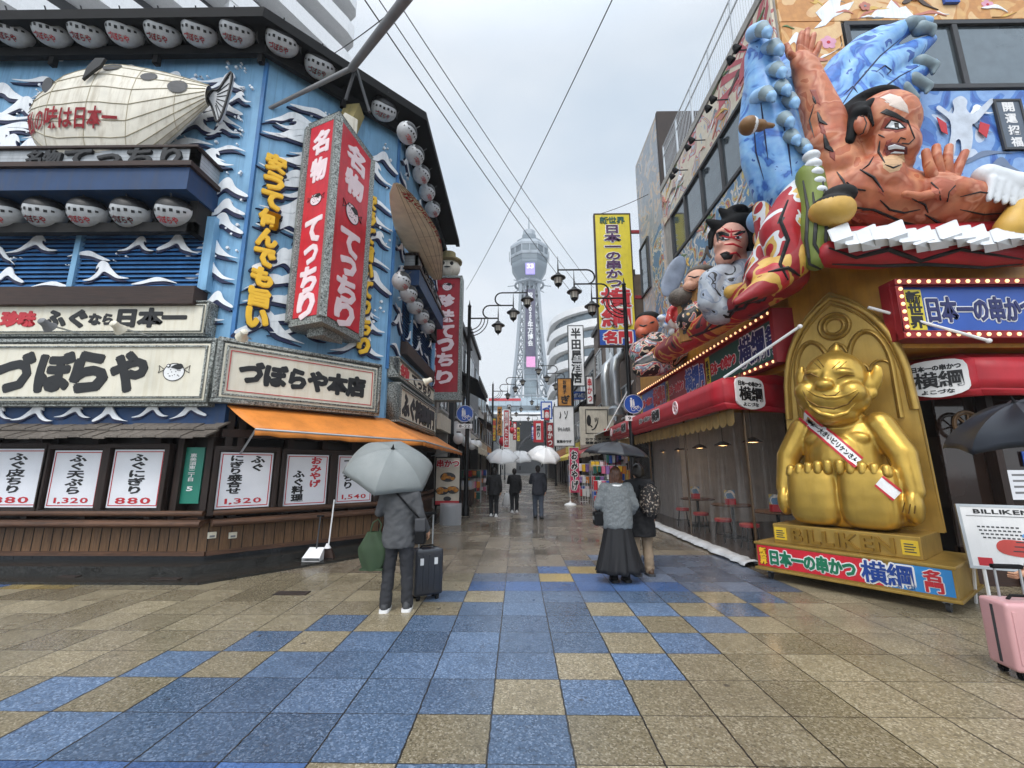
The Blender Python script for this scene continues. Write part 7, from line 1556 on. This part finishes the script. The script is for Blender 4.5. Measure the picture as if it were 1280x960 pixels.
MB().box(-22, -.4, 1.4, 14, 0, 62).build('wall', m_grey, T)
for k in range(20):
    z = 2.5+k*2.95; o = MB().poly([(-22, 0), (-1.2, 0), (-.5, .15), (-.1, .6), (0, 1.4), (-22, 1.4)], 0, 1.25).build('balcony', m_white, T)
    o.data.transform(Matrix(((1, 0, 0, 0), (0, 0, 1, 0), (0, 1, 0, z), (0, 0, 0, 1)))); o.data.flip_normals()
    MB().box(-22, -.5, 1.35, 1.42, z+1.3, z+2.9).build('window_band', m_dgrey, T)
    MB().box(-9.2, -8.6, .05, 1.4, z+1.25, z+2.95).build('partition', m_white, T)
# tower
TX, TY = 5.0, 170.; m_tow = mat('tower_silver', '#8b939a', .5, metal=.1, var=.08); m_towd = mat('tower_grey', '#6d7880', .5, var=.1)
T = thing('observation_tower', 'tall pale steel lattice tower with a viewing deck at the end of the street', 'tower', (TX, TY, 0))
zz = lambda y: P(660, y, TY).z
k_ = TY/FPX/.97
mb = MB(); lev = [(545, 35), (520, 28), (498, 23), (478, 20), (458, 18), (440, 16.2), (422, 14.8), (405, 13.6), (388, 12.6), (372, 11.8), (358, 11.2)]
prev = None
for y, hw in lev:
    z, w = zz(y), hw*k_; pts = [Vector((sx*w, sy*w, z)) for sx, sy in ((-1, -1), (1, -1), (1, 1), (-1, 1))]
    if prev:
        for i in range(4):
            mb.beam(prev[i], pts[i], 1.1, 1.1); inn = lambda p, f: Vector((p.x*f, p.y*f, p.z))
            j = (i+1) % 4
            a0, a1, b0, b1 = prev[i], prev[j], pts[i], pts[j]
            # each leg is a lattice of its own: inner post and zigzag
            for (p, q, r_, s_) in ((a0, a1, b0, b1), (a1, a0, b1, b0)):
                pi_ = p.lerp(q, .26); qi = r_.lerp(s_, .26); mb.beam(pi_, qi, .6, .6); mb.beam(p, qi, .35, .35); mb.beam(pi_, r_, .35, .35); mb.beam(r_, qi, .45, .45)
            mb.beam(b0, b1, .4, .5)
    prev = pts
mb.build('lattice', m_tow, T)
mb = MB(); w = 7.5*k_; mb.box(-w, w, -w, w, zz(545), zz(345)); o = mb.build('lift_shaft', mat('tower_glass', '#9fb0b8', .3, var=.15, lines=(2, 2.5, .12, .4)), T)
mb = MB(); rr = lambda hw: hw*k_/cos(pi/8); X8 = None
def oct_(prof, m, nm): MB().lathe([(rr(a), zz(y)) for a, y in prof], (0, 0, 0), 8, X=Matrix.Rotation(pi/8, 3, 'Z')).build(nm, m, T)
oct_([(13, 362), (14, 352), (21.5, 339), (22.5, 336), (22.5, 333)], m_towd, 'deck_underside'); oct_([(22.8, 333), (23.2, 327)], m_glassd, 'window_band'); oct_([(24, 327), (24, 323.5)], m_tow, 'parapet'); oct_([(23.2, 323.5), (23.6, 316)], m_glassd, 'window_band'); oct_([(24.4, 316), (24.4, 313), (20, 308), (16, 306)], m_tow, 'deck_roof')
oct_([(15, 306), (15.5, 303.5), (9, 302), (9, 296)], m_towd, 'upper_deck'); oct_([(8.5, 296), (7.5, 290), (4, 288)], m_tow, 'dome'); MB().tube([(0, 0, zz(289)), (0, 0, zz(270))], [.5, .15], 6).build('mast', m_tow, T)
mb = MB()
for i in range(16): a = i*pi/8; mb.beam((rr(23.6)*cos(a), rr(23.6)*sin(a), zz(327)), (rr(24)*cos(a), rr(24)*sin(a), zz(315)), .35, .35); mb.beam((rr(13)*cos(a), rr(13)*sin(a), zz(352)), (rr(11)*cos(a), rr(11)*sin(a), zz(372)), .5, .5)
mb.tube([(rr(17)*cos(i*pi/8), rr(17)*sin(i*pi/8), zz(357)) for i in range(17)], .5, 6); [mb.beam((rr(17)*cos(i*pi/4), rr(17)*sin(i*pi/4), zz(357)), (rr(26)*cos(i*pi/4), rr(26)*sin(i*pi/4), zz(358)), .3, .3) for i in range(8)]
mb.build('ribs', m_tow, T)
def led(x0, y0, x1, y1, m, nm, dy): a = P(x0, y1, TY-dy); b = P(x1, y0, TY-dy); MB().box(a.x-TX, b.x-TX, -dy-.4, -dy+.4, a.z, b.z).build(nm, m, T); return (a.x+b.x)/2-TX, (a.z+b.z)/2, b.x-a.x, b.z-a.z
a = led(657, 329, 668.5, 343, mat('screen_lilac', '#9a8be0', .4, emit='#a9a0e8', estr=.3), 'screen', 8.5); txt(T, '33', a[0], a[1]+.9, a[2]*.7, a[3]*.4, mat('screen_pale', '#e9e2ff', .4, emit='#ffffff', estr=.5), y=-9.0, t=.1)
a = led(657, 362, 668.5, 446, mat('sign_dark_purple', '#3f3a55', .4), 'vertical_sign', 7.2); txt(T, '祝 2025年万博会', a[0], a[1]+a[3]*.05, a[2]*.55, a[3]*.8, m_white, y=-7.7, vertical=True, t=.1, bold=.03)
a = led(658, 446, 669, 459, mat('screen_pink', '#d890c0', .4, emit='#d8a0c8', estr=.25), 'screen', 7.4)
T = thing('tower_hall', 'wide pale blue grey hall with a long window band across the foot of the tower', 'building', (5, 135, 0)); Yh = 135
za = lambda y: P(650, y, Yh).z
MB().box(-14, 16, 0, 12, za(516), za(497)).build('upper_hall', mat('hall_pale_blue', '#a9b9c4', .5, var=.08, lines=(0, 2.2, .12, .3)), T); MB().box(-13.8, 15.8, -.1, 0, za(513), za(507)).build('window_band', m_glassd, T); MB().box(-15, 17, -1, 12, za(518), za(516)).build('ledge', m_white, T); MB().box(-11, 13, -2.5, 0, za(527), za(521)).build('canopy', m_white, T); MB().box(-14, -4, -.1, 0, za(501), za(498)).build('red_sign', m_redtxt, T)
for sx in (-1, 1): MB().box(1+sx*9-2.5, 1+sx*9+2.5, 0, 12, 0, za(518)).build('pier', m_r3, T)
MB().box(-14, 16, 11, 12, 0, za(518)).build('back_wall', m_r1, T)
mb = MB()
for k in range(9): mb.tube([(1-7+k*.0+7*(1-cos(a)), 1.5+k*1.1, 1.+11*sin(a)) for a in [j*pi/12 for j in range(13)]], .35, 6)
mb.build('arch_ribs', m_dgrey, T); mb = MB(); [mb.beam((-8+3*k, -.3, za(527)), (-5+3*k, -.3, za(521)), .3, .3) for k in range(6)]; mb.build('trusses', m_white, T)
T = thing('side_hall', 'low pale block closing the far end of the street on the left of the tower', 'building', (-14, 120, 0)); MB().box(-14, 9, 0, 10, 0, 13).build('wall', m_r3, T); MB().box(-14, 9, -.1, 0, 8, 10).build('window_band', m_glassd, T)
T = thing('side_hall', 'low grey block closing the far end of the street on the right of the tower', 'building', (26, 120, 0)); MB().box(-12, 14, 0, 10, 0, 15).build('wall', m_r1, T); MB().box(-12, 14, -.1, 0, 8, 10).build('window_band', m_glassd, T)
# ---------------------------------------------------------------- overhead cables
def cable(pts, r, lab, sag=.25):
    a, b = P(*pts[0]), P(*pts[1]); T = thing('overhead_cable', lab, 'cable', a, 0, 'overhead cables'); MB().tube([(b-a)*(i/16)+Vector((0, 0, -sag*4*(i/16)*(1-i/16))) for i in range(17)], r, 5).build('wire', m_ink, T)
cable(((768, -6, 7), (583, 362, 22)), .012, 'thin black cable crossing the sky from top centre down to the tall red sign'); cable(((452, -6, 7), (720, 372, 26)), .014, 'black cable from the grey pole toward the yellow sign, lowest of three'); cable(((470, -6, 7.4), (728, 364, 26)), .012, 'black cable from the grey pole toward the yellow sign, middle of three'); cable(((492, -6, 8), (742, 360, 27)), .012, 'black cable from the grey pole toward the yellow sign, highest of three')
cable(((748, 268, 16.4), (830, 232, 14.5)), .012, 'short black cable from the yellow sign top to the mural wall', .1); cable(((412, 70, 8.5), (500, 6, 6)), .01, 'thin cable running beside the grey pole', .05)
# ================================================================== PEOPLE, UMBRELLAS, LUGGAGE
m_face = mat('skin', '#c99a7c', .5, var=.06); m_hair = hairmat('hair_dark', '#1b1613'); m_hairb = hairmat('hair_brown', '#57392a')
def umbrella(loc, R, H, n, m, lab, tilt=(0, 0), ribm=m_steel, shaft=.8, dip=.0, rot=0.):
    T = thing('umbrella', lab, 'umbrella', loc); T.rotation_euler = (tilt[0], tilt[1], rot)
    def fn(s, t):
        a = s*2*pi*1.0; k = (s*n) % 1; edge = 1-.11*sin(pi*k)*t**1.6; r = R*sin(t*1.25)/sin(1.25)*edge; z = -H*(1-cos(t*1.25))/(1-cos(1.25))*(1-.05*sin(pi*k))-.05*R*sin(pi*k)*sin(pi*min(1, t*1.1))
        return (r*cos(a), r*sin(a), z)
    o = MB().grid(fn, n*6, 9).build('canopy', m, T, smooth=16, recalc=False); md = o.modifiers.new('t', 'SOLIDIFY'); md.thickness = .003
    for j in range(n):
        MB().tube([Vector(fn(j/n+1e-6, t/8))+Vector((0, 0, -.012)) for t in range(9)], .004, 5).build('rib', ribm, T)
    MB().tube([(0, 0, .05), (0, 0, -shaft)], .008, 8).build('shaft', ribm, T); MB().cyl((0, 0, -shaft+.02), (0, 0, -shaft-.12), .016, n=10).build('handle', m_black, T); MB().lathe([(.03, -.005), (.012, .02), (.006, .06)], n=10).build('tip', m_black, T)
    return T
def person(lab, loc, rz, H, J, clothes, hair=m_hair, hl=0., group=None):
    """local axes: x to the person's right seen from behind, y the way they face; J overrides joints (metres for a 1.65 m figure)"""
    T = thing('person', lab, 'person', loc, rz); T.scale = (H/1.65,)*3
    j = dict(head=(0, .02, 1.52), neck=(0, 0, 1.38), chest=(0, 0, 1.2), waist=(0, .0, 1.02), hip=(0, -.01, .88))
    for s, n in ((-1, 'l'), (1, 'r')):
        j.update({'sh'+n: (s*.175, 0, 1.33), 'el'+n: (s*.225, -.03, 1.06), 'wr'+n: (s*.23, .05, .83), 'hp'+n: (s*.09, 0, .86), 'kn'+n: (s*.095, .02, .47), 'an'+n: (s*.1, -.02, .085)})
    j.update(J or {}); V = {k: Vector(v) for k, v in j.items()}
    def limbs(mb, g, arms=True, legs=True, cut=1.):
        if arms:
            for n in 'lr':
                mb.cap(V['sh'+n], V['el'+n], .05+g, .042+g); e = V['el'+n].lerp(V['wr'+n], cut); mb.cap(V['el'+n], e, .042+g, .03+g*1.1)
        if legs:
            for n in 'lr': mb.cap(V['hp'+n], V['kn'+n], .085+g, .058+g); mb.cap(V['kn'+n], V['an'+n], .056+g, .04+g*1.3)
    mb = MB(); mb.ell(V['head'], (.074, .092, .112), 18, 12); h = V['head']; mb.ell(h+Vector((0, .03, -.06)), (.055, .06, .06), 14, 10); mb.ell(h+Vector((0, .1, -.01)), (.014, .02, .022), 10, 8)
    for s in (-1, 1): mb.ell(h+Vector((s*.075, -.005, -.005)), (.014, .02, .032), 10, 8)
    mb.cap(V['neck']+Vector((0, 0, -.04)), h, .05, .05); mb.ell(V['chest'], (.15, .095, .17)); mb.ell(V['waist'], (.125, .085, .15)); mb.ell(V['hip'], (.145, .1, .13)); limbs(mb, 0)
    for n in 'lr': mb.cap(V['an'+n]+Vector((0, -.02, -.04)), V['an'+n]+Vector((0, .13, -.055)), .035, .025)
    fx = MB()
    for n in 'lr':
        s = -1 if n == 'l' else 1; w = V['wr'+n]; d = (w-V['el'+n]).normalized(); pc = w+d*.05; mb.cap(w, w+d*.075, .026, .03)
        side = d.cross(Vector((0, 1, 0))); side = side.normalized() if side.length > .1 else Vector((1, 0, 0)); fw = side.cross(d).normalized()
        for k in range(4):
            b = w+d*.085+fw*(k-1.5)*.017; L = (.055, .068, .064, .05)[k]; c1 = b+d*L*.55+side*s*-.008; c2 = c1+d*L*.35-side*s*.028; fx.cap(b-d*.02, c1, .0095, .0088, 8); fx.cap(c1, c2, .0088, .0075, 8)
        tb = w+d*.03+fw*.028; fx.cap(tb, tb+d*.03+fw*.022-side*s*.012, .011, .0095, 8); fx.cap(tb+d*.03+fw*.022-side*s*.012, tb+d*.06+fw*.024-side*s*.03, .0095, .008, 8)
    blob(mb, 'body', m_face, T, voxel=.014, it=3, extra=fx)
    mb = MB()
    for s in (-1, 1): mb.ell(h+Vector((s*.03, .085, .008)), (.012, .008, .007), 10, 6)
    mb.ell(h+Vector((0, .09, -.055)), (.022, .008, .006), 10, 6); mb.build('face_features', m_hair, T)
    mb = MB(); mb.ell(h+Vector((0, -.018, .022)), (.085, .094, .108), 18, 12); mb.ell(h+Vector((0, -.05, -.03)), (.078, .055, .08), 14, 10)
    if hl:
        for k in range(7): q = (k-3)/3; mb.cap(h+Vector((.06*q, -.05+.03*q*q, .0)), h+Vector((.085*q+.01*sin(k*2.3), -.055+.03*q*q, -hl*(1-.12*q*q)+.015*sin(k*1.9))), .042, .018)
    blob(mb, 'hair', hair, T, voxel=.012, it=5)
    for c, m in clothes:
        mb = MB()
        if c in ('jacket', 'coat', 'sweater'):
            g = .03 if c == 'sweater' else .02
            k_ = {'jacket': ((.72, .205, .15), (.82, .2, .145), (.95, .183, .132), (1.05, .178, .126), (1.18, .193, .13), (1.28, .198, .122), (1.345, .165, .1), (1.385, .1, .075)), 'sweater': ((.74, .215, .16), (.8, .225, .17), (.95, .225, .165), (1.1, .22, .155), (1.22, .215, .145), (1.3, .2, .125), (1.35, .16, .1), (1.385, .1, .075)),
                  'coat': ((.56, .22, .17), (.7, .22, .165), (.9, .205, .15), (1.05, .2, .14), (1.2, .205, .138), (1.3, .2, .122), (1.35, .165, .1), (1.385, .1, .075))}[c]
            mb.loft([(V['chest'].x*min(1, max(0, (z-.8)/.4)), V['chest'].y, z, rx, ry) for z, rx, ry in k_], 28); mb.cap(V['shl']+Vector((.02, 0, -.01)), V['shr']-Vector((.02, 0, .01)), .07+g*.3)
            mb.cap(V['neck']+Vector((0, -.01, -.06)), V['neck']+Vector((0, -.005, .0)), .075, .062); limbs(mb, g, legs=False, cut=.92 if c != 'sweater' else .8)
            blob(mb, c, m, T, voxel=.015, it=5, fold=.008)
        elif c == 'trousers':
            mb.ell(V['hip'], (.16, .115, .13)); limbs(mb, .018, arms=False)
            for n in 'lr': mb.cap(V['kn'+n], V['an'+n]+Vector((0, 0, -.01)), .072, .068)
            blob(mb, c, m, T, voxel=.016, it=3, fold=.009)
        elif c == 'skirt':
            def sk_(s, t):
                a = s*2*pi; f = 1+(.06*sin(a*7+t*2)+.05*sin(a*12+1.3)+.04*sin(a*17+t*3))*t; r = (.17+.17*t**1.3)*f; z = V['waist'].z-.06-(V['waist'].z-.2)*t; return (r*cos(a), r*.8*sin(a), z+.01*sin(a*9)*t)
            o = MB().grid(sk_, 108, 14).build('skirt', m, T, smooth=60, recalc=False); md = o.modifiers.new('t', 'SOLIDIFY'); md.thickness = .004
        elif c == 'shoes':
            for n in 'lr':
                a = V['an'+n]; mb = MB(); mb.cap(a+Vector((0, -.045, -.035)), a+Vector((0, .14, -.05)), .045, .036); mb.ell(a+Vector((0, -.02, 0)), (.05, .055, .05)); o = blob(mb, 'shoe', m[0], T, voxel=.012, it=3)
                s = MB(); s.poly(bez([(-.05, -.085), (-.056, .0), (-.05, .12), (0, .19), (.05, .12), (.056, .0), (.05, -.085), (0, -.1)], 3), 0, .032); s.v = [(x+a.x, z+a.y, y+a.z-.083) for x, y, z in s.v]; s.build('sole', m[1], o, smooth=40)
    return T, V, Matrix.LocRotScale(Vector(loc), Euler((0, 0, rz)), Vector((H/1.65,)*3))
# man under the grey umbrella with suitcase, green bag, black bag
gx = (G(478, 764)+G(510, 764))/2
man, V, M = person('person in a grey jacket and dark trousers seen from behind under a grey umbrella', gx, .05, 1.6,
    dict(ell=(-.25, .05, 1.12), wrl=(-.12, .26, 1.2), shl=(-.18, .02, 1.32), elr=(.25, -.02, 1.07), wrr=(.31, .12, .9), anl=(-.12, 0, .085), anr=(.13, .03, .085), knl=(-.105, .03, .47), knr=(.11, .02, .47), head=(0, .05, 1.52)),
    [('jacket', mat('grey_jacket', '#4b4c4e', .85, var=.1, scale=7, bump=.5, bscale=11)), ('trousers', mat('charcoal_trousers', '#2c2d31', .85, var=.12, scale=8, bump=.6, bscale=10)), ('shoes', (m_dgrey, m_white))])
hand = M @ (V['wrl']+Vector((.02, .05, .06)))
um_c = P(491, 561, 5.3+.1)
umbrella(um_c, .56, .3, 6, mat('grey_umbrella_cloth', '#7f8483', .5, var=.08, streak=.12, dirt=lin('#59636a')), 'grey folding umbrella with six panels held over the person in the grey jacket', tilt=(radians(34), radians(-4)), shaft=.5, rot=.52)
# green shopping bag and black shoulder bag
b0 = M @ Vector((-.29, -.02, .98)); T = thing('shopping_bag', 'dark green cloth shopping bag hanging at the left of the person in the grey jacket', 'bag', b0+Vector((0, 0, -.5)))
mb = MB(); mb.grid(lambda s, t: ((.1+.08*sin(min(1, t*1.6)*pi/2))*cos(s*2*pi)*(1-.55*max(0, (t-.55)/.45)), (.07+.02*sin(t*pi))*sin(s*2*pi)*(1-.3*max(0, (t-.6)/.4))+.012*sin(s*31+t*5), .42*t), 36, 14); mb.box(-.13, .13, -.055, .055, .0, .02); mb.build('cloth', mat('green_cloth', '#31442c', .8, var=.2), T, smooth=60, recalc=False); MB().tube([(-.05, 0, .4), (-.02, 0, .52), (.04, 0, .56), (.08, 0, .5), (.06, 0, .4)], .009, 6).build('handle', mat('green_cloth', '#31442c'), T)
b1 = M @ Vector((.27, -.06, .78)); T = thing('shoulder_bag', 'small black shoulder bag on the right hip of the person in the grey jacket', 'bag', b1)
MB().box(-.06, .06, -.05, .05, -.02, .26).build('body', m_black, T, bevel=.02); MB().box(-.064, .064, -.055, .055, .12, .27).build('flap', m_dgrey, T, bevel=.02); s_ = M.to_scale().x
MB().tube([Vector((.0, 0, .25)), Vector((-.1, -.05, .36)), Vector((-.22, -.09, .5)), Vector((-.36, -.03, .62))], .012, 6).build('strap', m_black, T)
def suitcase(loc, rz, w, d, h, m, lab, handle=1.02, tilt=0.):
    T = thing('suitcase', lab, 'suitcase', loc); T.rotation_euler = (0, tilt, rz)
    MB().box(-w/2, w/2, -d/2, d/2, .06, h).build('shell', m, T, bevel=.035, seg=4, smooth=40)
    for k in range(5): x = -w/2+w*(k+.5)/5; mbk = MB(); mbk.box(x-.012, x+.012, -d/2-.006, -d/2+.01, .12, h-.06); mbk.build('rib', m, T, bevel=.004)
    mb = MB(); mb.box(-w/2-.004, w/2+.004, -.012, .012, .1, h-.04); mb.build('zip', m_dgrey, T)
    mb = MB(); [mb.tube([(sx, d*.3, h-.02), (sx, d*.3, handle)], .009, 8) for sx in (-.09, .09)]; mb.build('pull_rods', m_alu, T); MB().box(-.11, .11, d*.3-.02, d*.3+.02, handle, handle+.035).build('grip', m_black, T, bevel=.01); MB().tube([(-.1, 0, h), (-.07, 0, h+.03), (.07, 0, h+.03), (.1, 0, h)], .012, 6).build('carry_handle', m_black, T)
    for sx in (-1, 1):
        for sy in (-1, 1):
            wm = MB(); wm.cyl((sx*(w/2-.06)-.018, sy*(d/2-.05), .028), (sx*(w/2-.06)+.018, sy*(d/2-.05), .028), .028, n=14); wm.box(sx*(w/2-.06)-.026, sx*(w/2-.06)+.026, sy*(d/2-.05)-.016, sy*(d/2-.05)+.016, .035, .075); wm.build('wheel', m_black, T, smooth=40)
    return T
sc = suitcase(G(532, 748), .5, .36, .24, .6, mat('navy_shell', '#1d212b', .3, var=.1, coat=.3), 'dark navy hard suitcase standing beside the person in the grey jacket', handle=1.0)
mb = MB(); [mb.box(x-.022, x+.022, -.128, -.124, .42, .5) for x in (-.1, .08)]; mb.build('sticker', m_white, sc)
mb = MB(); [mb.box(x-.03, x+.03, -.1, -.02, .555, .603) for x in (-.12, .1)]; mb.build('corner_guard', m_steel, sc, bevel=.008)
# couple under the black umbrella
gw = G(775, 727)
wom, V, M = person('person in a loose grey sweater and long black skirt seen from behind', gw, .08, 1.63, dict(elr=(.27, 0, 1.07), wrr=(.24, .15, .93), ell=(-.27, .02, 1.07), wrl=(-.2, .18, 1.0), anl=(-.08, 0, .085), anr=(.1, 0, .085)),
   [('sweater', mat('grey_knit', '#73787a', .9, var=.22, scale=40, bump=.6, bscale=120)), ('skirt', mat('black_skirt', '#101014', .7, var=.2)), ('shoes', (m_black, m_ink))], hair=m_hairb, hl=.22)
mb = MB(); mb.tube([V['neck']+Vector((.085*cos(a), .075*sin(a)-.01, -.005+.02*sin(a))) for a in [k*pi/8 for k in range(17)]], .022, 8); mb.build('white_collar', m_white, wom, smooth=60)
T = thing('handbag', 'black handbag hanging at the left side of the person in the grey sweater', 'bag', M @ Vector((-.27, .06, .78))); MB().box(-.07, .07, -.1, .1, 0, .2).build('body', m_black, T, bevel=.03); MB().tube([(0, -.08, .18), (0.02, -.06, .42), (.06, -.04, .56), (.04, .04, .42), (0, .08, .18)], .01, 6).build('strap', m_black, T); MB().box(-.075, -.068, -.05, .05, .08, .13).build('clasp', m_alu, T)
gc = G(804, 719)
com, V, M = person('person in a black coat and khaki trousers with a patterned backpack under the black umbrella', gc, .1, 1.68, dict(ell=(-.2, .1, 1.12), wrl=(-.1, .24, 1.25)), [('coat', mat('black_coat', '#131316', .85, var=.3, bump=.5, bscale=9)), ('trousers', mat('khaki_trousers', '#8d7b66', .85, var=.2, scale=8, bump=.6, bscale=10)), ('shoes', (mat('brown_shoe', '#4b3626', .5), m_dgrey))], hair=m_hair, hl=.05)
T = thing('backpack', 'black backpack with a pale speckled pattern worn over the black coat', 'backpack', M @ Vector((.07, -.24, .86))); mb = MB(); mb.ell((0, 0, .24), (.16, .1, .25), 18, 12); mb.ell((0, -.07, .14), (.12, .06, .13), 14, 10)
blob(mb, 'body', mural('speckled_cloth', ['#8d857c', '#a39a8e', '#6a5a50', '#151313', '#181615', '#151313', '#1c1917', '#b0a69a', '#8d857c'], 24, .8, .5, 3.), T, voxel=.018, it=2); MB().tube([(-.12, .06, .42), (-.1, .16, .48), (-.1, .26, .46)], .016, 6).build('strap', m_black, T); MB().tube([(.12, .06, .42), (.1, .16, .48), (.1, .26, .46)], .016, 6).build('strap', m_black, T)
umbrella(P(771, 553, 6.75), .5, .2, 8, mat('black_umbrella_cloth', '#24262b', .45, var=.15), 'black umbrella held over the couple by the red awning', tilt=(radians(2), radians(5)), ribm=m_black, shaft=.6)
# three people farther up the street
jk = [mat('black_jacket', '#17181b', .8), mat('navy_jacket', '#20242e', .8)]
for i, (x, y, lab, c1, c2, st) in enumerate(((617, 646, 'person in black trousers and white shoes walking away under a clear umbrella', jk[0], mat('black_trousers', '#141519', .8), .1), (643, 641, 'slim person in black walking away in the middle of the street', jk[0], mat('black_trousers', '#141519', .8), -.12), (673, 648, 'person in blue jeans and a dark jacket walking away under a white umbrella', jk[1], mat('blue_jeans', '#3d4654', .8, var=.2), .08))):
    person(lab, G(x, y), .03*i, (1.62, 1.6, 1.7)[i], dict(ell=(-.23, .08, 1.1), wrl=(-.1, .25, 1.18), anl=(-.09, st, .1), anr=(.09, -st, .09), knl=(-.09, .03+st*.6, .47), knr=(.09, .03-st*.3, .47)), [('jacket', c1), ('trousers', c2), ('shoes', (m_white if i < 2 else m_dgrey, m_white if i < 2 else m_black))])
clr = glassy('clear_umbrella_film', (.82, .84, .86), .55, .2); wht = glassy('white_umbrella_film', (.9, .9, .9), .8, .3)
umbrella(P(628, 562, 15.2), .58, .33, 8, clr, 'clear umbrella over the person in black trousers up the street', tilt=(radians(22), 0), shaft=.6); umbrella(P(650, 564, 16.6), .54, .3, 8, clr, 'clear umbrella over the slim person in the middle of the street', tilt=(radians(18), 0), shaft=.6); umbrella(P(682, 559, 14.6), .58, .36, 8, wht, 'white umbrella over the person in blue jeans up the street', tilt=(radians(24), radians(10)), shaft=.6)
T = umbrella(G(634, 634)+Vector((0, -.5, .62)), .2, .55, 8, clr, 'half folded clear umbrella carried low between the walking people', shaft=.5)
# person at the right edge with a pink suitcase under a dark umbrella
hx_ = P(1274, 712, 3.92)
per, V, M = person('person at the right edge of the picture holding a pink suitcase under a dark umbrella', (hx_.x+.72, 4.08, 0), pi/2, 1.66, dict(ell=(-.22, .28, .98), wrl=(-.13, .6, .76), elr=(.24, .0, 1.08), wrr=(.16, .1, 1.2)), [('jacket', jk[1]), ('trousers', mat('charcoal_trousers', '#2c2d31')), ('shoes', (m_black, m_white))], hl=.15)
umbrella(P(1268, 503, 4.1), .62, .27, 8, mat('navy_umbrella_cloth', '#1d222b', .4, var=.15), 'dark navy umbrella cut by the right edge of the picture', tilt=(radians(2), radians(-22)), ribm=m_black, shaft=.75)
gs = G(1252, 850); suitcase((gs.x+.33, gs.y+.05, 0), -.15, .44, .26, .56, mat('pink_shell', '#c9989a', .35, var=.08, coat=.2), 'pink hard suitcase at the right edge of the picture', handle=.78)
# dustpan and broom against the plinth
g1 = G(391, 704); T = thing('dustpan', 'white long handled dustpan standing by the black tiled plinth', 'dustpan', g1+Vector((0, 0, .04))); mb = MB(); mb.add([(-.15, -.1, 0), (.15, -.1, 0), (.13, .12, 0), (-.13, .12, 0), (-.15, -.1, .06), (.15, -.1, .06), (.13, .12, .2), (-.13, .12, .2)], [(0, 1, 2, 3), (3, 2, 6, 7), (0, 3, 7, 4), (1, 5, 6, 2), (4, 7, 6, 5)]); o = mb.build('pan', m_white, T); MB().tube([(0, .1, .18), (0, .16, .72)], .014, 8).build('handle', m_dgrey, T); MB().tube([(-.06, .16, .72), (.06, .16, .72)], .016, 8).build('grip', m_black, T)
g2 = G(408, 700); T = thing('broom', 'white handled broom leaning beside the long handled dustpan', 'broom', g2+Vector((0, 0, .04))); MB().tube([(0, .05, .22), (-.03, .22, .98)], .013, 8).build('handle', m_white, T); mb = MB(); mb.lathe([(.02, .24), (.05, .18), (.07, .16)], n=10); mb.build('ferrule', m_white, T); mb = MB(); mb.add([(-.06, -.02, .17), (.06, -.02, .17), (.06, .04, .17), (-.06, .04, .17), (-.12, -.04, 0), (.14, -.05, 0), (.14, .05, 0), (-.12, .05, 0)], [(0, 1, 2, 3), (7, 6, 5, 4), (0, 4, 5, 1), (1, 5, 6, 2), (2, 6, 7, 3), (3, 7, 4, 0)]); mb.build('bristles', m_brown, T)
# small drain covers in the paving
for i, (x, y, w, h) in enumerate(((365, 742, .42, .16), (85, 724, .3, .1), (205, 727, .45, .1))):
    p = G(x, y); T = tag(MB().box(-w/2, w/2, -h/2, h/2, .0, .012 if i == 0 else .045).build('drain_cover', mat('rusty_iron', '#2f2520', .6, var=.4)), ('rusty rectangular drain cover in the tan paving before the man', 'small dark drain grate in the gutter on the far left', 'long dark drain grate in the gutter below the priced posters')[i], 'drain cover'); T.location = (p.x, p.y, 0)
